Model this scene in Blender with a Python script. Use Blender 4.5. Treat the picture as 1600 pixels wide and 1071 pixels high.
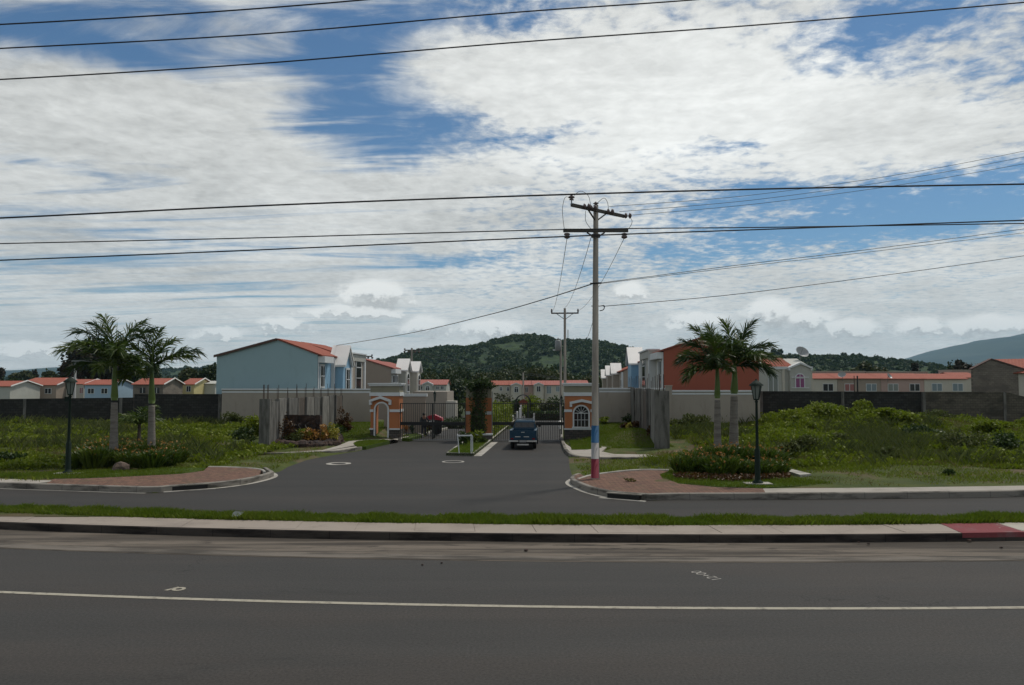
import bpy, math, random
import numpy as np
from mathutils import Vector, Matrix
# ------------------------------------------------------------------ scene, camera, sun, sky
sc = bpy.context.scene
for o in list(bpy.data.objects): bpy.data.objects.remove(o)
COL = sc.collection
rnd = random.Random(7)
FX, CH = 1200.0, 4.0                      # focal length in photo pixels, camera height (m)
TH = math.atan(60.5 / FX)                 # the camera looks up a little
cam_d = bpy.data.cameras.new('camera'); cam = bpy.data.objects.new('camera', cam_d); COL.objects.link(cam)
cam_d.lens = 27.0; cam_d.sensor_width = 36.0; cam_d.clip_start = 0.1; cam_d.clip_end = 30000
cam.location = (0, 0, CH); cam.rotation_euler = (math.pi / 2 + TH, 0, 0)
sc.camera = cam
sc.view_settings.view_transform = 'Standard'; sc.view_settings.look = 'None'
sc.view_settings.exposure = 0.0; sc.view_settings.gamma = 1.0; sc.view_settings.use_curve_mapping = False
SUN_EL, SUN_AZ = math.radians(62), math.radians(48)      # azimuth clockwise from +Y: beyond and to the right
sd = bpy.data.lights.new('sun', 'SUN'); sd.energy = 2.4; sd.angle = math.radians(6); sd.color = (1, 0.94, 0.84)
sun = bpy.data.objects.new('sun', sd); COL.objects.link(sun)
sdir = Vector((math.sin(SUN_AZ) * math.cos(SUN_EL), math.cos(SUN_AZ) * math.cos(SUN_EL), math.sin(SUN_EL)))
sun.rotation_euler = (-sdir).to_track_quat('-Z', 'Y').to_euler(); sun.location = sdir * 60
SKY_STR = 0.10

def ray(px, py):
    a = (px - 800) / FX; b = (535.5 - py) / FX
    y = math.cos(TH) - b * math.sin(TH); z = math.sin(TH) + b * math.cos(TH)
    return a / y, z / y
def at(px, py, Y):
    r = ray(px, py); return Vector((r[0] * Y, Y, CH + r[1] * Y))
def G(px, py, z=0.0):
    r = ray(px, py); Y = (z - CH) / r[1]; return (r[0] * Y, Y)

# node helper -------------------------------------------------------
class NT:
    def __init__(s, tree): s.t = tree; s.n = tree.nodes; s.l = tree.links
    def node(s, typ, **kw):
        n = s.n.new(typ)
        for k, v in kw.items(): setattr(n, k, v)
        return n
    def put(s, inp, v):
        if hasattr(v, 'is_linked') or isinstance(v, bpy.types.NodeSocket): s.l.new(v, inp)
        elif v is not None: inp.default_value = v
    def m(s, op, a, b=None, c=None, clamp=False):
        n = s.node('ShaderNodeMath', operation=op); n.use_clamp = clamp
        s.put(n.inputs[0], a)
        if b is not None: s.put(n.inputs[1], b)
        if c is not None: s.put(n.inputs[2], c)
        return n.outputs[0]
    def mix(s, f, a, b, mode='MIX'):
        n = s.node('ShaderNodeMix', data_type='RGBA', blend_type=mode)
        s.put(n.inputs[0], f); s.put(n.inputs[6], a); s.put(n.inputs[7], b); return n.outputs[2]
    def noise(s, vec, scale, detail=4, rough=0.55, dist=0.0, lac=2.0):
        n = s.node('ShaderNodeTexNoise'); n.inputs['Scale'].default_value = scale
        n.inputs['Detail'].default_value = detail; n.inputs['Roughness'].default_value = rough
        n.inputs['Distortion'].default_value = dist; n.inputs['Lacunarity'].default_value = lac
        if vec is not None: s.l.new(vec, n.inputs['Vector'])
        return n.outputs['Fac']
    def step(s, v, lo, hi, a=0.0, b=1.0):
        n = s.node('ShaderNodeMapRange', interpolation_type='SMOOTHSTEP')
        s.put(n.inputs[0], v); n.inputs[1].default_value = lo; n.inputs[2].default_value = hi
        n.inputs[3].default_value = a; n.inputs[4].default_value = b; return n.outputs[0]
    def comb(s, x, y, z):
        n = s.node('ShaderNodeCombineXYZ'); s.put(n.inputs[0], x); s.put(n.inputs[1], y); s.put(n.inputs[2], z)
        return n.outputs[0]
def rgb(r, g, b): return (r, g, b, 1.0)

def make_world():
    w = bpy.data.worlds.new('World'); sc.world = w; w.use_nodes = True
    N = NT(w.node_tree); N.n.clear()
    out = N.node('ShaderNodeOutputWorld'); bg = N.node('ShaderNodeBackground')
    bg.inputs['Strength'].default_value = SKY_STR; N.l.new(bg.outputs[0], out.inputs[0])
    sky = N.node('ShaderNodeTexSky', sky_type='NISHITA'); sky.sun_disc = False
    sky.sun_elevation = SUN_EL; sky.sun_rotation = SUN_AZ; sky.altitude = 400; sky.air_density = 1.0
    sky.dust_density = 0.6; sky.ozone_density = 2.0
    tc = N.node('ShaderNodeTexCoord'); sp = N.node('ShaderNodeSeparateXYZ'); N.l.new(tc.outputs['Generated'], sp.inputs[0])
    x, y, z = sp.outputs
    az = N.m('ARCTAN2', x, y)                                   # radians, 0 = straight along the view, + = right
    hor = N.m('SQRT', N.m('ADD', N.m('MULTIPLY', x, x), N.m('MULTIPLY', y, y)))
    el = N.m('ARCTAN2', z, hor)
    zc = N.m('ADD', N.m('MAXIMUM', z, 0.0), 0.07)
    P = N.comb(N.m('DIVIDE', x, zc), N.m('DIVIDE', y, zc), 0.0)  # plan coordinates on a cloud deck
    # angular coordinates slightly warped, for where the banks of cloud stand
    Q = N.comb(az, el, 0.0)
    w1 = N.m('SUBTRACT', N.noise(Q, 4.0, 5, 0.6), 0.5)
    w2 = N.m('SUBTRACT', N.noise(N.comb(N.m('ADD', az, 7.0), el, 3.0), 5.0, 5, 0.6), 0.5)
    azw = N.m('MULTIPLY_ADD', w1, 0.16, az); elw = N.m('MULTIPLY_ADD', w2, 0.10, el)
    def blob(px, py, rx, ry, rot, wgt):
        a0 = math.atan((px - 800) / FX); e0 = math.atan(ray(px, py)[1] * math.cos(a0))
        c, s = math.cos(math.radians(rot)), math.sin(math.radians(rot))
        dx = N.m('SUBTRACT', azw, a0); dy = N.m('SUBTRACT', elw, e0)
        u = N.m('MULTIPLY_ADD', dx, c * FX / rx, N.m('MULTIPLY', dy, s * FX / rx))
        v = N.m('MULTIPLY_ADD', dx, -s * FX / ry, N.m('MULTIPLY', dy, c * FX / ry))
        r2 = N.m('ADD', N.m('MULTIPLY', u, u), N.m('MULTIPLY', v, v))
        return N.m('MULTIPLY', N.m('EXPONENT', N.m('MULTIPLY', r2, -1.0)), wgt)
    def total(lst, start):
        acc = start
        for b in lst: acc = N.m('ADD', acc, blob(*b))
        return acc
    cover = total([
        (940, 130, 330, 75, -4, .36), (1230, 190, 300, 62, -9, .40), (1100, 110, 240, 70, 0, .16), (1400, 215, 200, 30, -8, .22),
        (230, 215, 330, 62, -7, .34), (110, 160, 150, 50, 0, .12), (360, 60, 110, 60, -60, .10), (790, 270, 200, 30, 5, .12), (520, 30, 180, 25, 0, .04),
        (520, 110, 110, 85, 10, -.46), (640, 225, 130, 30, 10, -.34), (860, 215, 70, 16, 5, -.40), (1350, 72, 170, 48, 12, -.42),
        (120, 85, 220, 26, -8, -.20), (1480, 280, 280, 40, 6, -.46), (1120, 245, 80, 12, 0, -.3), (1270, 375, 360, 26, 5, -.36), (700, 400, 120, 10, 5, -.2), (300, 395, 200, 9, 0, -.12), (1560, 320, 160, 22, 0, -.25),
        (640, 395, 160, 12, 4, -.18), (700, 20, 160, 25, 0, -.22), (1500, 130, 170, 30, 5, -.06), (250, 455, 200, 12, 0, -.10), (1180,320,150,15,8,-.2),
    ], N.step(el, 0.02, 0.42, 0.80, 0.60))
    # fine structure: puffs on the deck, streaks pulled along the horizon lower down
    puffs = N.noise(P, 3.2, 9, 0.62, 0.35)
    fine = N.noise(P, 15.0, 7, 0.62, 0.25)
    rotp = N.node('ShaderNodeMapping'); rotp.inputs['Rotation'].default_value = (0, 0, math.radians(28)); rotp.inputs['Scale'].default_value = (0.45, 2.2, 1)
    N.l.new(P, rotp.inputs[0]); wisps = N.noise(rotp.outputs[0], 1.6, 9, 0.62, 0.8)
    rightness = N.step(az, -0.20, 0.02)
    st1 = N.m('MULTIPLY_ADD', fine, 0.55, N.m('MULTIPLY', puffs, 0.45))
    struct = N.m('ADD', N.m('MULTIPLY', st1, rightness), N.m('MULTIPLY', wisps, N.m('SUBTRACT', 1.0, rightness)))
    d = N.m('ADD', cover, N.m('MULTIPLY', N.m('SUBTRACT', struct, 0.5), 1.75))
    dens = N.step(d, 0.32, 0.80)
    # cumulus heaps standing just above the horizon
    HEAPS = [(592, 458, 60, 24), (560, 486, 90, 12), (988, 456, 30, 18), (1205, 486, 36, 24), (1262, 500, 46, 18), (1330, 512, 44, 14), (1440, 508, 34, 14), (1540, 508, 70, 16), (440, 506, 46, 12), (668, 508, 44, 16), (770, 512, 60, 14), (345, 520, 38, 10), (1090, 500, 60, 14), (60, 545, 90, 10)]
    hw = N.noise(N.comb(N.m('MULTIPLY', az, 22.0), N.m('MULTIPLY', el, 30.0), 2.0), 1.0, 7, 0.55)
    hn = N.noise(N.comb(N.m('MULTIPLY', az, 46.0), N.m('MULTIPLY', el, 62.0), 8.0), 1.0, 7, 0.62)
    aw = N.m('MULTIPLY_ADD', N.m('SUBTRACT', hw, .5), .05, az); ew = N.m('MULTIPLY_ADD', N.m('SUBTRACT', hn, .5), .034, el)
    def heaps(off):
        acc = None
        for px, py, rx, ry in HEAPS:
            a0 = math.atan((px - 800) / FX); e0 = math.atan(ray(px, py)[1] * math.cos(a0)) - off
            u = N.m('MULTIPLY', N.m('SUBTRACT', aw, a0), FX / rx); v = N.m('MULTIPLY', N.m('SUBTRACT', ew, e0), FX / ry)
            g = N.m('EXPONENT', N.m('MULTIPLY', N.m('ADD', N.m('MULTIPLY', u, u), N.m('MULTIPLY', v, v)), -1.0))
            acc = g if acc is None else N.m('MAXIMUM', acc, g)
        return acc
    hb = heaps(0.0); hu = heaps(0.012); hf = N.m('MULTIPLY', N.m('SUBTRACT', hn, .5), 1.25)
    cum = N.step(N.m('ADD', hb, hf), 0.22, 0.72)
    rim = N.step(N.m('ADD', N.m('SUBTRACT', hu, hb), N.m('MULTIPLY', N.m('SUBTRACT', hn, .5), -1.2)), -0.22, 0.34, 1.0, 0.0)
    # brightness of the deck: the right bank is lit, the left is thin and duller, hollows are grey
    lit = total([(1080, 150, 480, 140, -6, .30), (350, 220, 330, 90, 0, .06), (1000, 250, 300, 60, 0, .10), (860, 330, 90, 26, 0, -.12), (90, 370, 80, 16, 0, -.12), (330, 430, 36, 14, 0, -.12)],
                N.step(el, 0.0, 0.35, 0.73, 0.60))
    shade = N.noise(P, 1.3, 6, 0.55, 0.3); shade2 = N.noise(N.comb(N.m('MULTIPLY', az, 3.0), N.m('MULTIPLY', el, 12.0), 5.0), 2.2, 8, 0.62, 0.5)
    lum = N.m('ADD', lit, N.m('MULTIPLY', N.m('SUBTRACT', shade, 0.5), -0.24))
    lum = N.m('ADD', lum, N.m('MULTIPLY', N.m('SUBTRACT', shade2, 0.5), 0.55))
    lum = N.m('ADD', lum, N.m('MULTIPLY', N.m('SUBTRACT', fine, 0.5), 0.40))
    lumc = N.m('MULTIPLY', lum, 1.0 / SKY_STR)
    vs = N.node('ShaderNodeVectorMath', operation='SCALE'); vs.inputs[0].default_value = (0.985, 1.0, 0.975); N.l.new(lumc, vs.inputs['Scale'])
    cl = N.m('MULTIPLY', N.m('MULTIPLY_ADD', rim, 0.50, 0.50), 1.0 / SKY_STR)
    vs2 = N.node('ShaderNodeVectorMath', operation='SCALE'); vs2.inputs[0].default_value = (1.0, 1.0, 0.965); N.l.new(cl, vs2.inputs['Scale'])
    gain = N.mix(1.0, sky.outputs[0], rgb(0.49, 0.67, 0.77), 'MULTIPLY')
    c1 = N.mix(dens, gain, vs.outputs[0])
    c2 = N.mix(N.m('MULTIPLY', cum, 0.85), c1, vs2.outputs[0])
    under = N.step(el, -0.03, 0.0)
    c3 = N.mix(under, rgb(1.2, 1.25, 1.1), c2)
    N.l.new(c3, bg.inputs['Color'])
make_world()

# ------------------------------------------------------------------ materials
MATS = {}
def mat(name, build):
    if name in MATS: return MATS[name]
    m = bpy.data.materials.new(name); m.use_nodes = True
    N = NT(m.node_tree); N.n.clear()
    out = N.node('ShaderNodeOutputMaterial'); p = N.node('ShaderNodeBsdfPrincipled'); N.l.new(p.outputs[0], out.inputs[0])
    p.inputs['Specular IOR Level'].default_value = 0.3
    build(N, p, out); MATS[name] = m; return m
def coords(N, kind='Object', scale=None):
    tc = N.node('ShaderNodeTexCoord'); o = tc.outputs[kind]
    if kind == 'World':
        pass
    if scale:
        mp = N.node('ShaderNodeMapping'); mp.inputs['Scale'].default_value = scale; N.l.new(o, mp.inputs[0]); o = mp.outputs[0]
    return o
def wpos(N, scale=None, rot=None):
    g = N.node('ShaderNodeNewGeometry'); o = g.outputs['Position']
    if scale or rot:
        mp = N.node('ShaderNodeMapping')
        if scale: mp.inputs['Scale'].default_value = scale
        if rot: mp.inputs['Rotation'].default_value = (0, 0, rot)
        N.l.new(o, mp.inputs[0]); o = mp.outputs[0]
    return o
def bump(N, p, h, strength=0.3, dist=0.02):
    b = N.node('ShaderNodeBump'); b.inputs['Strength'].default_value = strength; b.inputs['Distance'].default_value = dist
    N.l.new(h, b.inputs['Height']); N.l.new(b.outputs[0], p.inputs['Normal']); return b
def plain(name, c, rough=0.7, var=0.12, sc_=3.0, bumps=0.15, metal=0.0, dirt=0.25):
    """painted or plastered surface: base colour, soft blotches, streaks of dirt, fine relief"""
    def b(N, p, out):
        w = wpos(N)
        n1 = N.noise(w, sc_ * 0.35, 5, 0.6); n2 = N.noise(wpos(N, (2.2, 2.2, 0.6)), 1.1, 6, 0.65, 0.6); n3 = N.noise(w, 40, 3, 0.6)
        f = N.m('ADD', N.m('MULTIPLY', N.m('SUBTRACT', n1, .5), 2 * var), 1.0)
        f = N.m('MULTIPLY', f, N.step(n2, 0.5, 0.85, 1.0, 1.0 - dirt))
        f = N.m('MULTIPLY', f, N.m('MULTIPLY_ADD', n3, 0.12, 0.94))
        v = N.node('ShaderNodeVectorMath', operation='SCALE'); v.inputs[0].default_value = c; N.l.new(f, v.inputs['Scale'])
        N.l.new(v.outputs[0], p.inputs['Base Color']); p.inputs['Roughness'].default_value = rough; p.inputs['Metallic'].default_value = metal
        if bumps: bump(N, p, n3, bumps, 0.01)
    return mat(name, b)
def two(name, c1, c2, s1, rough=0.9, detail=8, lo=.4, hi=.6, fine=30, bs=0.3, bd=0.02, scale=None, c3=None, s3=1.0, lo3=.55, hi3=.7, joint=None):
    """two soils or stones mixed by noise, an optional third in patches"""
    def b(N, p, out):
        w = wpos(N, scale)
        n = N.noise(w, s1, detail, 0.62); f = N.step(n, lo, hi)
        col = N.mix(f, rgb(*c1), rgb(*c2))
        if c3: col = N.mix(N.step(N.noise(w, s3, 6, 0.6, 0.3), lo3, hi3), col, rgb(*c3))
        nf = N.noise(wpos(N), fine, 4, 0.65)
        g = N.m('MULTIPLY_ADD', nf, 0.5, 0.75)
        if joint:
            sx = N.node('ShaderNodeSeparateXYZ'); N.l.new(wpos(N), sx.inputs[0]); g = N.m('MULTIPLY', g, N.step(N.m('FRACT', N.m('DIVIDE', sx.outputs[0], joint)), .006, .014, .35, 1.0))
        k = N.node('ShaderNodeVectorMath', operation='SCALE')
        N.l.new(col, k.inputs[0]); N.l.new(g, k.inputs['Scale']); N.l.new(k.outputs[0], p.inputs['Base Color'])
        p.inputs['Roughness'].default_value = rough
        bump(N, p, nf, bs, bd)
    return mat(name, b)
def leafy(name, c1, c2, c3=None, trans=0.25, rough=0.55, ns=0.7, isl=0.6):
    def b(N, p, out):
        g = N.node('ShaderNodeNewGeometry'); r = N.node('ShaderNodeValToRGB')
        e = r.color_ramp.elements; e[0].color = rgb(*c1); e[1].color = rgb(*c2)
        if c3: x = r.color_ramp.elements.new(0.9); x.color = rgb(*c3); e[-1].position = 1.0
        n = N.noise(wpos(N), ns, 4, 0.6)
        f = N.m('MULTIPLY_ADD', g.outputs['Random Per Island'], isl, N.m('MULTIPLY_ADD', n, 1.4, -0.5), clamp=True)
        N.l.new(f, r.inputs[0]); N.l.new(r.outputs[0], p.inputs['Base Color']); p.inputs['Roughness'].default_value = rough
        t = N.node('ShaderNodeBsdfTranslucent'); k = N.mix(0.5, r.outputs[0], rgb(c2[0] * 1.3, c2[1] * 1.5, c2[2])); N.l.new(k, t.inputs[0])
        ms = N.node('ShaderNodeMixShader'); ms.inputs[0].default_value = trans
        N.l.new(p.outputs[0], ms.inputs[1]); N.l.new(t.outputs[0], ms.inputs[2]); N.l.new(ms.outputs[0], out.inputs[0])
    return mat(name, b)

def _asphalt(c, patch, warm):
    def b(N, p, out):
        w = wpos(N); big = N.noise(wpos(N, (0.25, 1, 1)), 0.35, 6, 0.6); mid = N.noise(wpos(N, (0.12, 1, 1)), 1.5, 6, 0.65)
        gr = N.noise(w, 90, 3, 0.7); sp = N.noise(w, 240, 2, 0.7)
        f = N.m('MULTIPLY_ADD', N.m('SUBTRACT', big, .5), patch, 1.0)
        f = N.m('MULTIPLY', f, N.m('MULTIPLY_ADD', N.m('SUBTRACT', mid, .5), 0.5 * patch, 1.0))
        f = N.m('MULTIPLY', f, N.m('MULTIPLY_ADD', N.m('SUBTRACT', gr, .5), 0.9, 1.0))
        f = N.m('MULTIPLY', f, N.step(sp, 0.62, 0.78, 1.0, 1.8))
        mid2 = N.noise(w, 22, 4, 0.7); f = N.m('MULTIPLY', f, N.m('MULTIPLY_ADD', N.m('SUBTRACT', mid2, .5), 1.9, 1.0))
        lane = N.noise(wpos(N, (.02, 1.0, 1)), .8, 3, 0.5); f = N.m('MULTIPLY', f, N.m('MULTIPLY_ADD', N.m('SUBTRACT', lane, .5), .55, 1.0))
        stain = N.noise(wpos(N, (.35, 1, 1)), .9, 7, .68, .8); f = N.m('MULTIPLY', f, N.step(stain, .60, .70, 1.0, .80))
        vo = N.node('ShaderNodeTexVoronoi', feature='DISTANCE_TO_EDGE'); vo.inputs['Scale'].default_value = .38
        wv = N.node('ShaderNodeVectorMath', operation='ADD'); nn = N.node('ShaderNodeTexNoise'); nn.inputs['Scale'].default_value = 1.7; nn.inputs['Detail'].default_value = 6
        N.l.new(w, nn.inputs['Vector']); N.l.new(w, wv.inputs[0]); N.l.new(nn.outputs['Color'], wv.inputs[1]); N.l.new(wv.outputs[0], vo.inputs['Vector'])
        crack = N.m('MULTIPLY', N.step(vo.outputs['Distance'], 0.0, .007, 1.0, 0.0), N.step(N.noise(w, .22, 3, .5), .56, .64)); f = N.m('MULTIPLY', f, N.m('MULTIPLY_ADD', crack, -.45, 1.0))
        col = N.mix(N.step(big, .42, .6), rgb(c[0], c[1], c[2]), rgb(c[0] * warm[0], c[1] * warm[1], c[2] * warm[2]))
        k = N.node('ShaderNodeVectorMath', operation='SCALE'); N.l.new(col, k.inputs[0]); N.l.new(f, k.inputs['Scale'])
        N.l.new(k.outputs[0], p.inputs['Base Color']); p.inputs['Roughness'].default_value = 0.82
        bump(N, p, gr, 0.35, 0.01)
    return b
M = {}
M['asphalt_main'] = mat('asphalt_main', _asphalt((.0415, .0395, .0365), 0.55, (1.07, 1.0, .96)))
M['asphalt_dark'] = mat('asphalt_dark', _asphalt((.030, .0285, .026), 0.7, (1.08, 1.02, 1.0)))
def _gutter(N, p, out):
    w = wpos(N); s1 = N.noise(wpos(N, (0.10, 1.6, 1)), 1.4, 8, 0.62, 0.5); s2 = N.noise(wpos(N, (0.35, 2.0, 1)), 2.4, 7, 0.65, 0.8); g = N.noise(w, 55, 4, .65)
    col = N.mix(N.step(s1, .38, .62), rgb(.055, .046, .037), rgb(.15, .125, .10)); col = N.mix(N.step(s2, .50, .68), col, rgb(.045, .038, .031))
    k = N.node('ShaderNodeVectorMath', operation='SCALE'); N.l.new(col, k.inputs[0]); N.l.new(N.m('MULTIPLY_ADD', g, .6, .7), k.inputs['Scale'])
    N.l.new(k.outputs[0], p.inputs['Base Color']); p.inputs['Roughness'].default_value = .95; bump(N, p, g, .4, .01)
M['gutter'] = mat('gutter_concrete', _gutter)
M['gutter_edge'] = two('gutter_edge', (.15, .13, .108), (.06, .052, .043), .9, fine=50, lo=.42, hi=.60, scale=(.35, 2.2, 1), bs=.3)
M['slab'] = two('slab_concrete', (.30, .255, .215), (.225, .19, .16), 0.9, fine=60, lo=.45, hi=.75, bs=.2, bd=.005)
M['slab_light'] = two('slab_light', (.34, .31, .27), (.25, .225, .19), 0.9, fine=60, lo=.45, hi=.75, bs=.2, bd=.005)
M['kerb'] = two('kerb_concrete', (.235, .215, .185), (.085, .078, .066), 1.1, fine=40, lo=.42, hi=.62, scale=(.8, .8, 3), joint=1.5)
M['kerb_dark'] = two('kerb_stained_shaded', (.055, .046, .039), (.014, .011, .010), .9, fine=40, lo=.4, hi=.62, scale=(.6, .6, 3), joint=1.56)  # kerb face turned from the sun: shade and dirt both put into the colour
M['kerb_white'] = two('kerb_pale', (.38, .36, .32), (.22, .205, .18), 1.3, fine=40, lo=.45, hi=.7)
M['red_paint'] = two('red_paint', (.20, .050, .055), (.19, .10, .10), 1.5, fine=50, lo=.45, hi=.7, c3=(.3, .26, .23), s3=5, lo3=.62, hi3=.72)
M['white_paint'] = two('white_paint', (.42, .39, .33), (.30, .28, .24), 3.0, fine=60, lo=.5, hi=.75)
M['line_paint'] = two('line_paint', (.36, .33, .265), (.19, .175, .145), 6.0, fine=80, lo=.48, hi=.72)
M['faded_paint'] = two('faded_paint', (.36, .34, .31), (.20, .19, .17), 9.0, fine=80, lo=.45, hi=.7)
def _paver(N, p, out):
    w = wpos(N, rot=math.radians(45))
    b = N.node('ShaderNodeTexBrick'); N.l.new(w, b.inputs['Vector']); b.inputs['Scale'].default_value = 1.0
    b.inputs['Brick Width'].default_value = .26; b.inputs['Row Height'].default_value = .13; b.inputs['Mortar Size'].default_value = .012
    b.inputs['Color1'].default_value = rgb(.20, .105, .070); b.inputs['Color2'].default_value = rgb(.115, .062, .045); b.inputs['Mortar'].default_value = rgb(.035, .027, .02)
    n = N.noise(wpos(N), 1.3, 6, .62); n2 = N.noise(wpos(N), 30, 4, .6)
    col = N.mix(N.step(n, .5, .75, 0, .6), b.outputs['Color'], rgb(.10, .085, .045))
    k = N.node('ShaderNodeVectorMath', operation='SCALE'); N.l.new(col, k.inputs[0]); N.l.new(N.m('MULTIPLY_ADD', n2, .6, .75), k.inputs['Scale'])
    N.l.new(k.outputs[0], p.inputs['Base Color']); p.inputs['Roughness'].default_value = .9; bump(N, p, N.m('SUBTRACT', n2, b.outputs['Fac']), .5, .01)
M['paver'] = mat('brick_paver', _paver)
M['soil_grass'] = two('soil_grass', (.042, .062, .008), (.070, .086, .012), 0.8, fine=22, lo=.35, hi=.65, bs=.7, bd=.08, c3=(.105, .080, .040), s3=.30, lo3=.50, hi3=.62)
M['verge'] = two('verge_soil', (.045, .062, .014), (.10, .076, .045), 0.7, fine=22, lo=.42, hi=.58, bs=.7, bd=.05)
M['lawn'] = two('lawn_turf', (.052, .088, .005), (.042, .070, .006), 0.9, fine=35, lo=.4, hi=.6, bs=.8, bd=.05)
M['far_ground'] = two('far_ground', (.035, .055, .015), (.055, .065, .022), .02, fine=1.5, lo=.4, hi=.6, bs=.5, bd=.5)
def blockwall(name, c1, c2, cm, stain, bw=.4, rh=.2, bscale=1.0):
    def b(N, p, out):
        tc = coords(N); mp = N.node('ShaderNodeMapping'); mp.inputs['Rotation'].default_value = (math.radians(90), 0, 0); N.l.new(tc, mp.inputs[0])
        br = N.node('ShaderNodeTexBrick'); N.l.new(mp.outputs[0], br.inputs['Vector']); br.inputs['Scale'].default_value = 1
        br.inputs['Brick Width'].default_value = bw; br.inputs['Row Height'].default_value = rh; br.inputs['Mortar Size'].default_value = .014; br.inputs['Mortar Smooth'].default_value = .2
        br.inputs['Color1'].default_value = rgb(*c1); br.inputs['Color2'].default_value = rgb(*c2); br.inputs['Mortar'].default_value = rgb(*cm)
        n = N.noise(wpos(N, (.6, .6, 1.6)), .9, 7, .65, .4); n2 = N.noise(wpos(N), 18, 4, .6)
        col = N.mix(N.step(n, .42, .66, 0, .8), br.outputs['Color'], rgb(*stain))
        k = N.node('ShaderNodeVectorMath', operation='SCALE'); N.l.new(col, k.inputs[0]); N.l.new(N.m('MULTIPLY_ADD', n2, .7, .65), k.inputs['Scale'])
        N.l.new(k.outputs[0], p.inputs['Base Color']); p.inputs['Roughness'].default_value = .95
        bump(N, p, N.m('SUBTRACT', N.m('MULTIPLY', n2, .5), br.outputs['Fac']), .8, .02)
    return mat(name, b)
M['block_dark'] = blockwall('dark_blocks', (.050, .049, .044), (.028, .027, .025), (.014, .014, .013), (.024, .025, .021))
M['block_brown'] = blockwall('brown_blocks', (.13, .115, .09), (.10, .09, .07), (.06, .055, .045), (.04, .036, .03))
M['block_grey'] = blockwall('grey_blocks', (.22, .19, .155), (.18, .155, .13), (.12, .105, .09), (.12, .105, .09))
M['precast'] = two('precast_concrete', (.17, .165, .15), (.085, .082, .072), 1.6, fine=25, lo=.38, hi=.66, scale=(3, 3, .55), c3=(.05, .048, .04), s3=.8, lo3=.6, hi3=.75)
M['precast_sunlit'] = two('precast_sunlit', (.25, .24, .215), (.13, .125, .11), 1.6, fine=25, lo=.38, hi=.66, scale=(3, 3, .55), c3=(.07, .065, .055), s3=.8, lo3=.6, hi3=.75)  # paler slab tone, with the brightness of sunlit panel edges painted in
M['precast_brown'] = two('precast_brown', (.15, .125, .105), (.09, .078, .065), 1.6, fine=25, lo=.38, hi=.66, scale=(3, 3, .55))
M['pole_concrete'] = two('pole_concrete', (.165, .158, .14), (.10, .095, .085), 1.2, fine=30, lo=.4, hi=.7, scale=(3, 3, .4), bs=.2, bd=.005)
M['blue_wall'] = plain('blue_plaster', (.30, .42, .45), var=.05, dirt=.12)
M['blue_front'] = plain('blue_front_plaster', (.25, .42, .56), dirt=.1)
M['white_trim'] = plain('white_trim', (.60, .62, .62), dirt=.15)
M['gable_white'] = plain('white_gable_cap', (.78, .76, .73), dirt=.1, rough=.5)
M['beige'] = plain('beige_plaster', (.36, .315, .26), var=.07, dirt=.15)
M['taupe'] = plain('taupe_plaster', (.32, .265, .215), var=.07, dirt=.12)
M['cream'] = plain('cream_plaster', (.50, .47, .40), dirt=.15)
M['greycream'] = plain('grey_cream_plaster', (.42, .42, .38), dirt=.15)
M['olive'] = plain('olive_plaster', (.25, .235, .17), dirt=.15)
M['orange'] = plain('orange_plaster', (.40, .15, .06), dirt=.12)
M['salmon'] = plain('lit_orange_plaster', (.55, .23, .12), dirt=.08)  # orange plaster brightened in colour to show the sunlit passage wall
M['brick_red'] = plain('brick_red_plaster', (.30, .085, .05), var=.06, dirt=.1)
M['pink_wall'] = plain('pink_plaster', (.42, .30, .26), dirt=.15)
M['yellow_wall'] = plain('yellow_plaster', (.52, .45, .22), dirt=.2)
M['sky_wall'] = plain('sky_blue_plaster', (.30, .42, .52), dirt=.1)
M['perimeter'] = plain('perimeter_plaster', (.34, .30, .25), var=.08, dirt=.25)
M['tile'] = plain('red_roof_tile', (.29, .088, .058), var=.25, sc_=4, dirt=.3, rough=.8)
M['tile_pink'] = plain('pink_roof_tile', (.31, .11, .09), var=.2, sc_=4, dirt=.25, rough=.8)
M['roof_edge'] = plain('roof_edge', (.10, .06, .05))
M['stone'] = blockwall('base_stone', (.12, .10, .085), (.07, .065, .058), (.03, .028, .025), (.05, .045, .04), .3, .16)
M['lava'] = two('volcanic_rock', (.07, .045, .035), (.03, .022, .02), 3, fine=25, bs=.9, bd=.04)
M['rock'] = two('boulder', (.16, .115, .09), (.08, .06, .05), 3, fine=25, bs=.9, bd=.04)
M['lamp_green'] = plain('dark_green_metal', (.004, .014, .008), rough=.75, var=.1, bumps=.05)
M['black_metal'] = plain('black_metal', (.012, .012, .012), rough=.5, bumps=0)
M['gate_grey'] = plain('gate_bar_paint', (.035, .034, .032), rough=.5, bumps=0)
M['galv'] = plain('galvanised', (.17, .18, .18), rough=.55, metal=.0, bumps=0)
M['dark_wood'] = plain('weathered_arm', (.07, .065, .055), bumps=.1)
M['rust'] = plain('rusty_bar', (.06, .035, .025), bumps=0)
M['porcelain'] = plain('insulator', (.13, .10, .095), rough=.3, bumps=0)
M['wire'] = plain('wire_black', (.018, .017, .016), rough=.6, bumps=0)
M['wire_grey'] = plain('wire_grey', (.11, .11, .11), rough=.6, bumps=0)
M['pole_blue'] = plain('blue_pole_paint', (.012, .085, .19), dirt=.3)
M['pole_white'] = plain('white_pole_paint', (.33, .32, .31), dirt=.3)
M['pole_red'] = plain('red_pole_paint', (.17, .014, .03), dirt=.3)
M['grey_tank'] = plain('transformer_paint', (.22, .23, .23), rough=.4, bumps=0)
M['person_dark'] = plain('dark_cloth', (.02, .028, .035)); M['trouser'] = plain('trouser_cloth', (.03, .03, .045)); M['skin'] = plain('skin', (.22, .11, .07), dirt=0)
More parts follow.
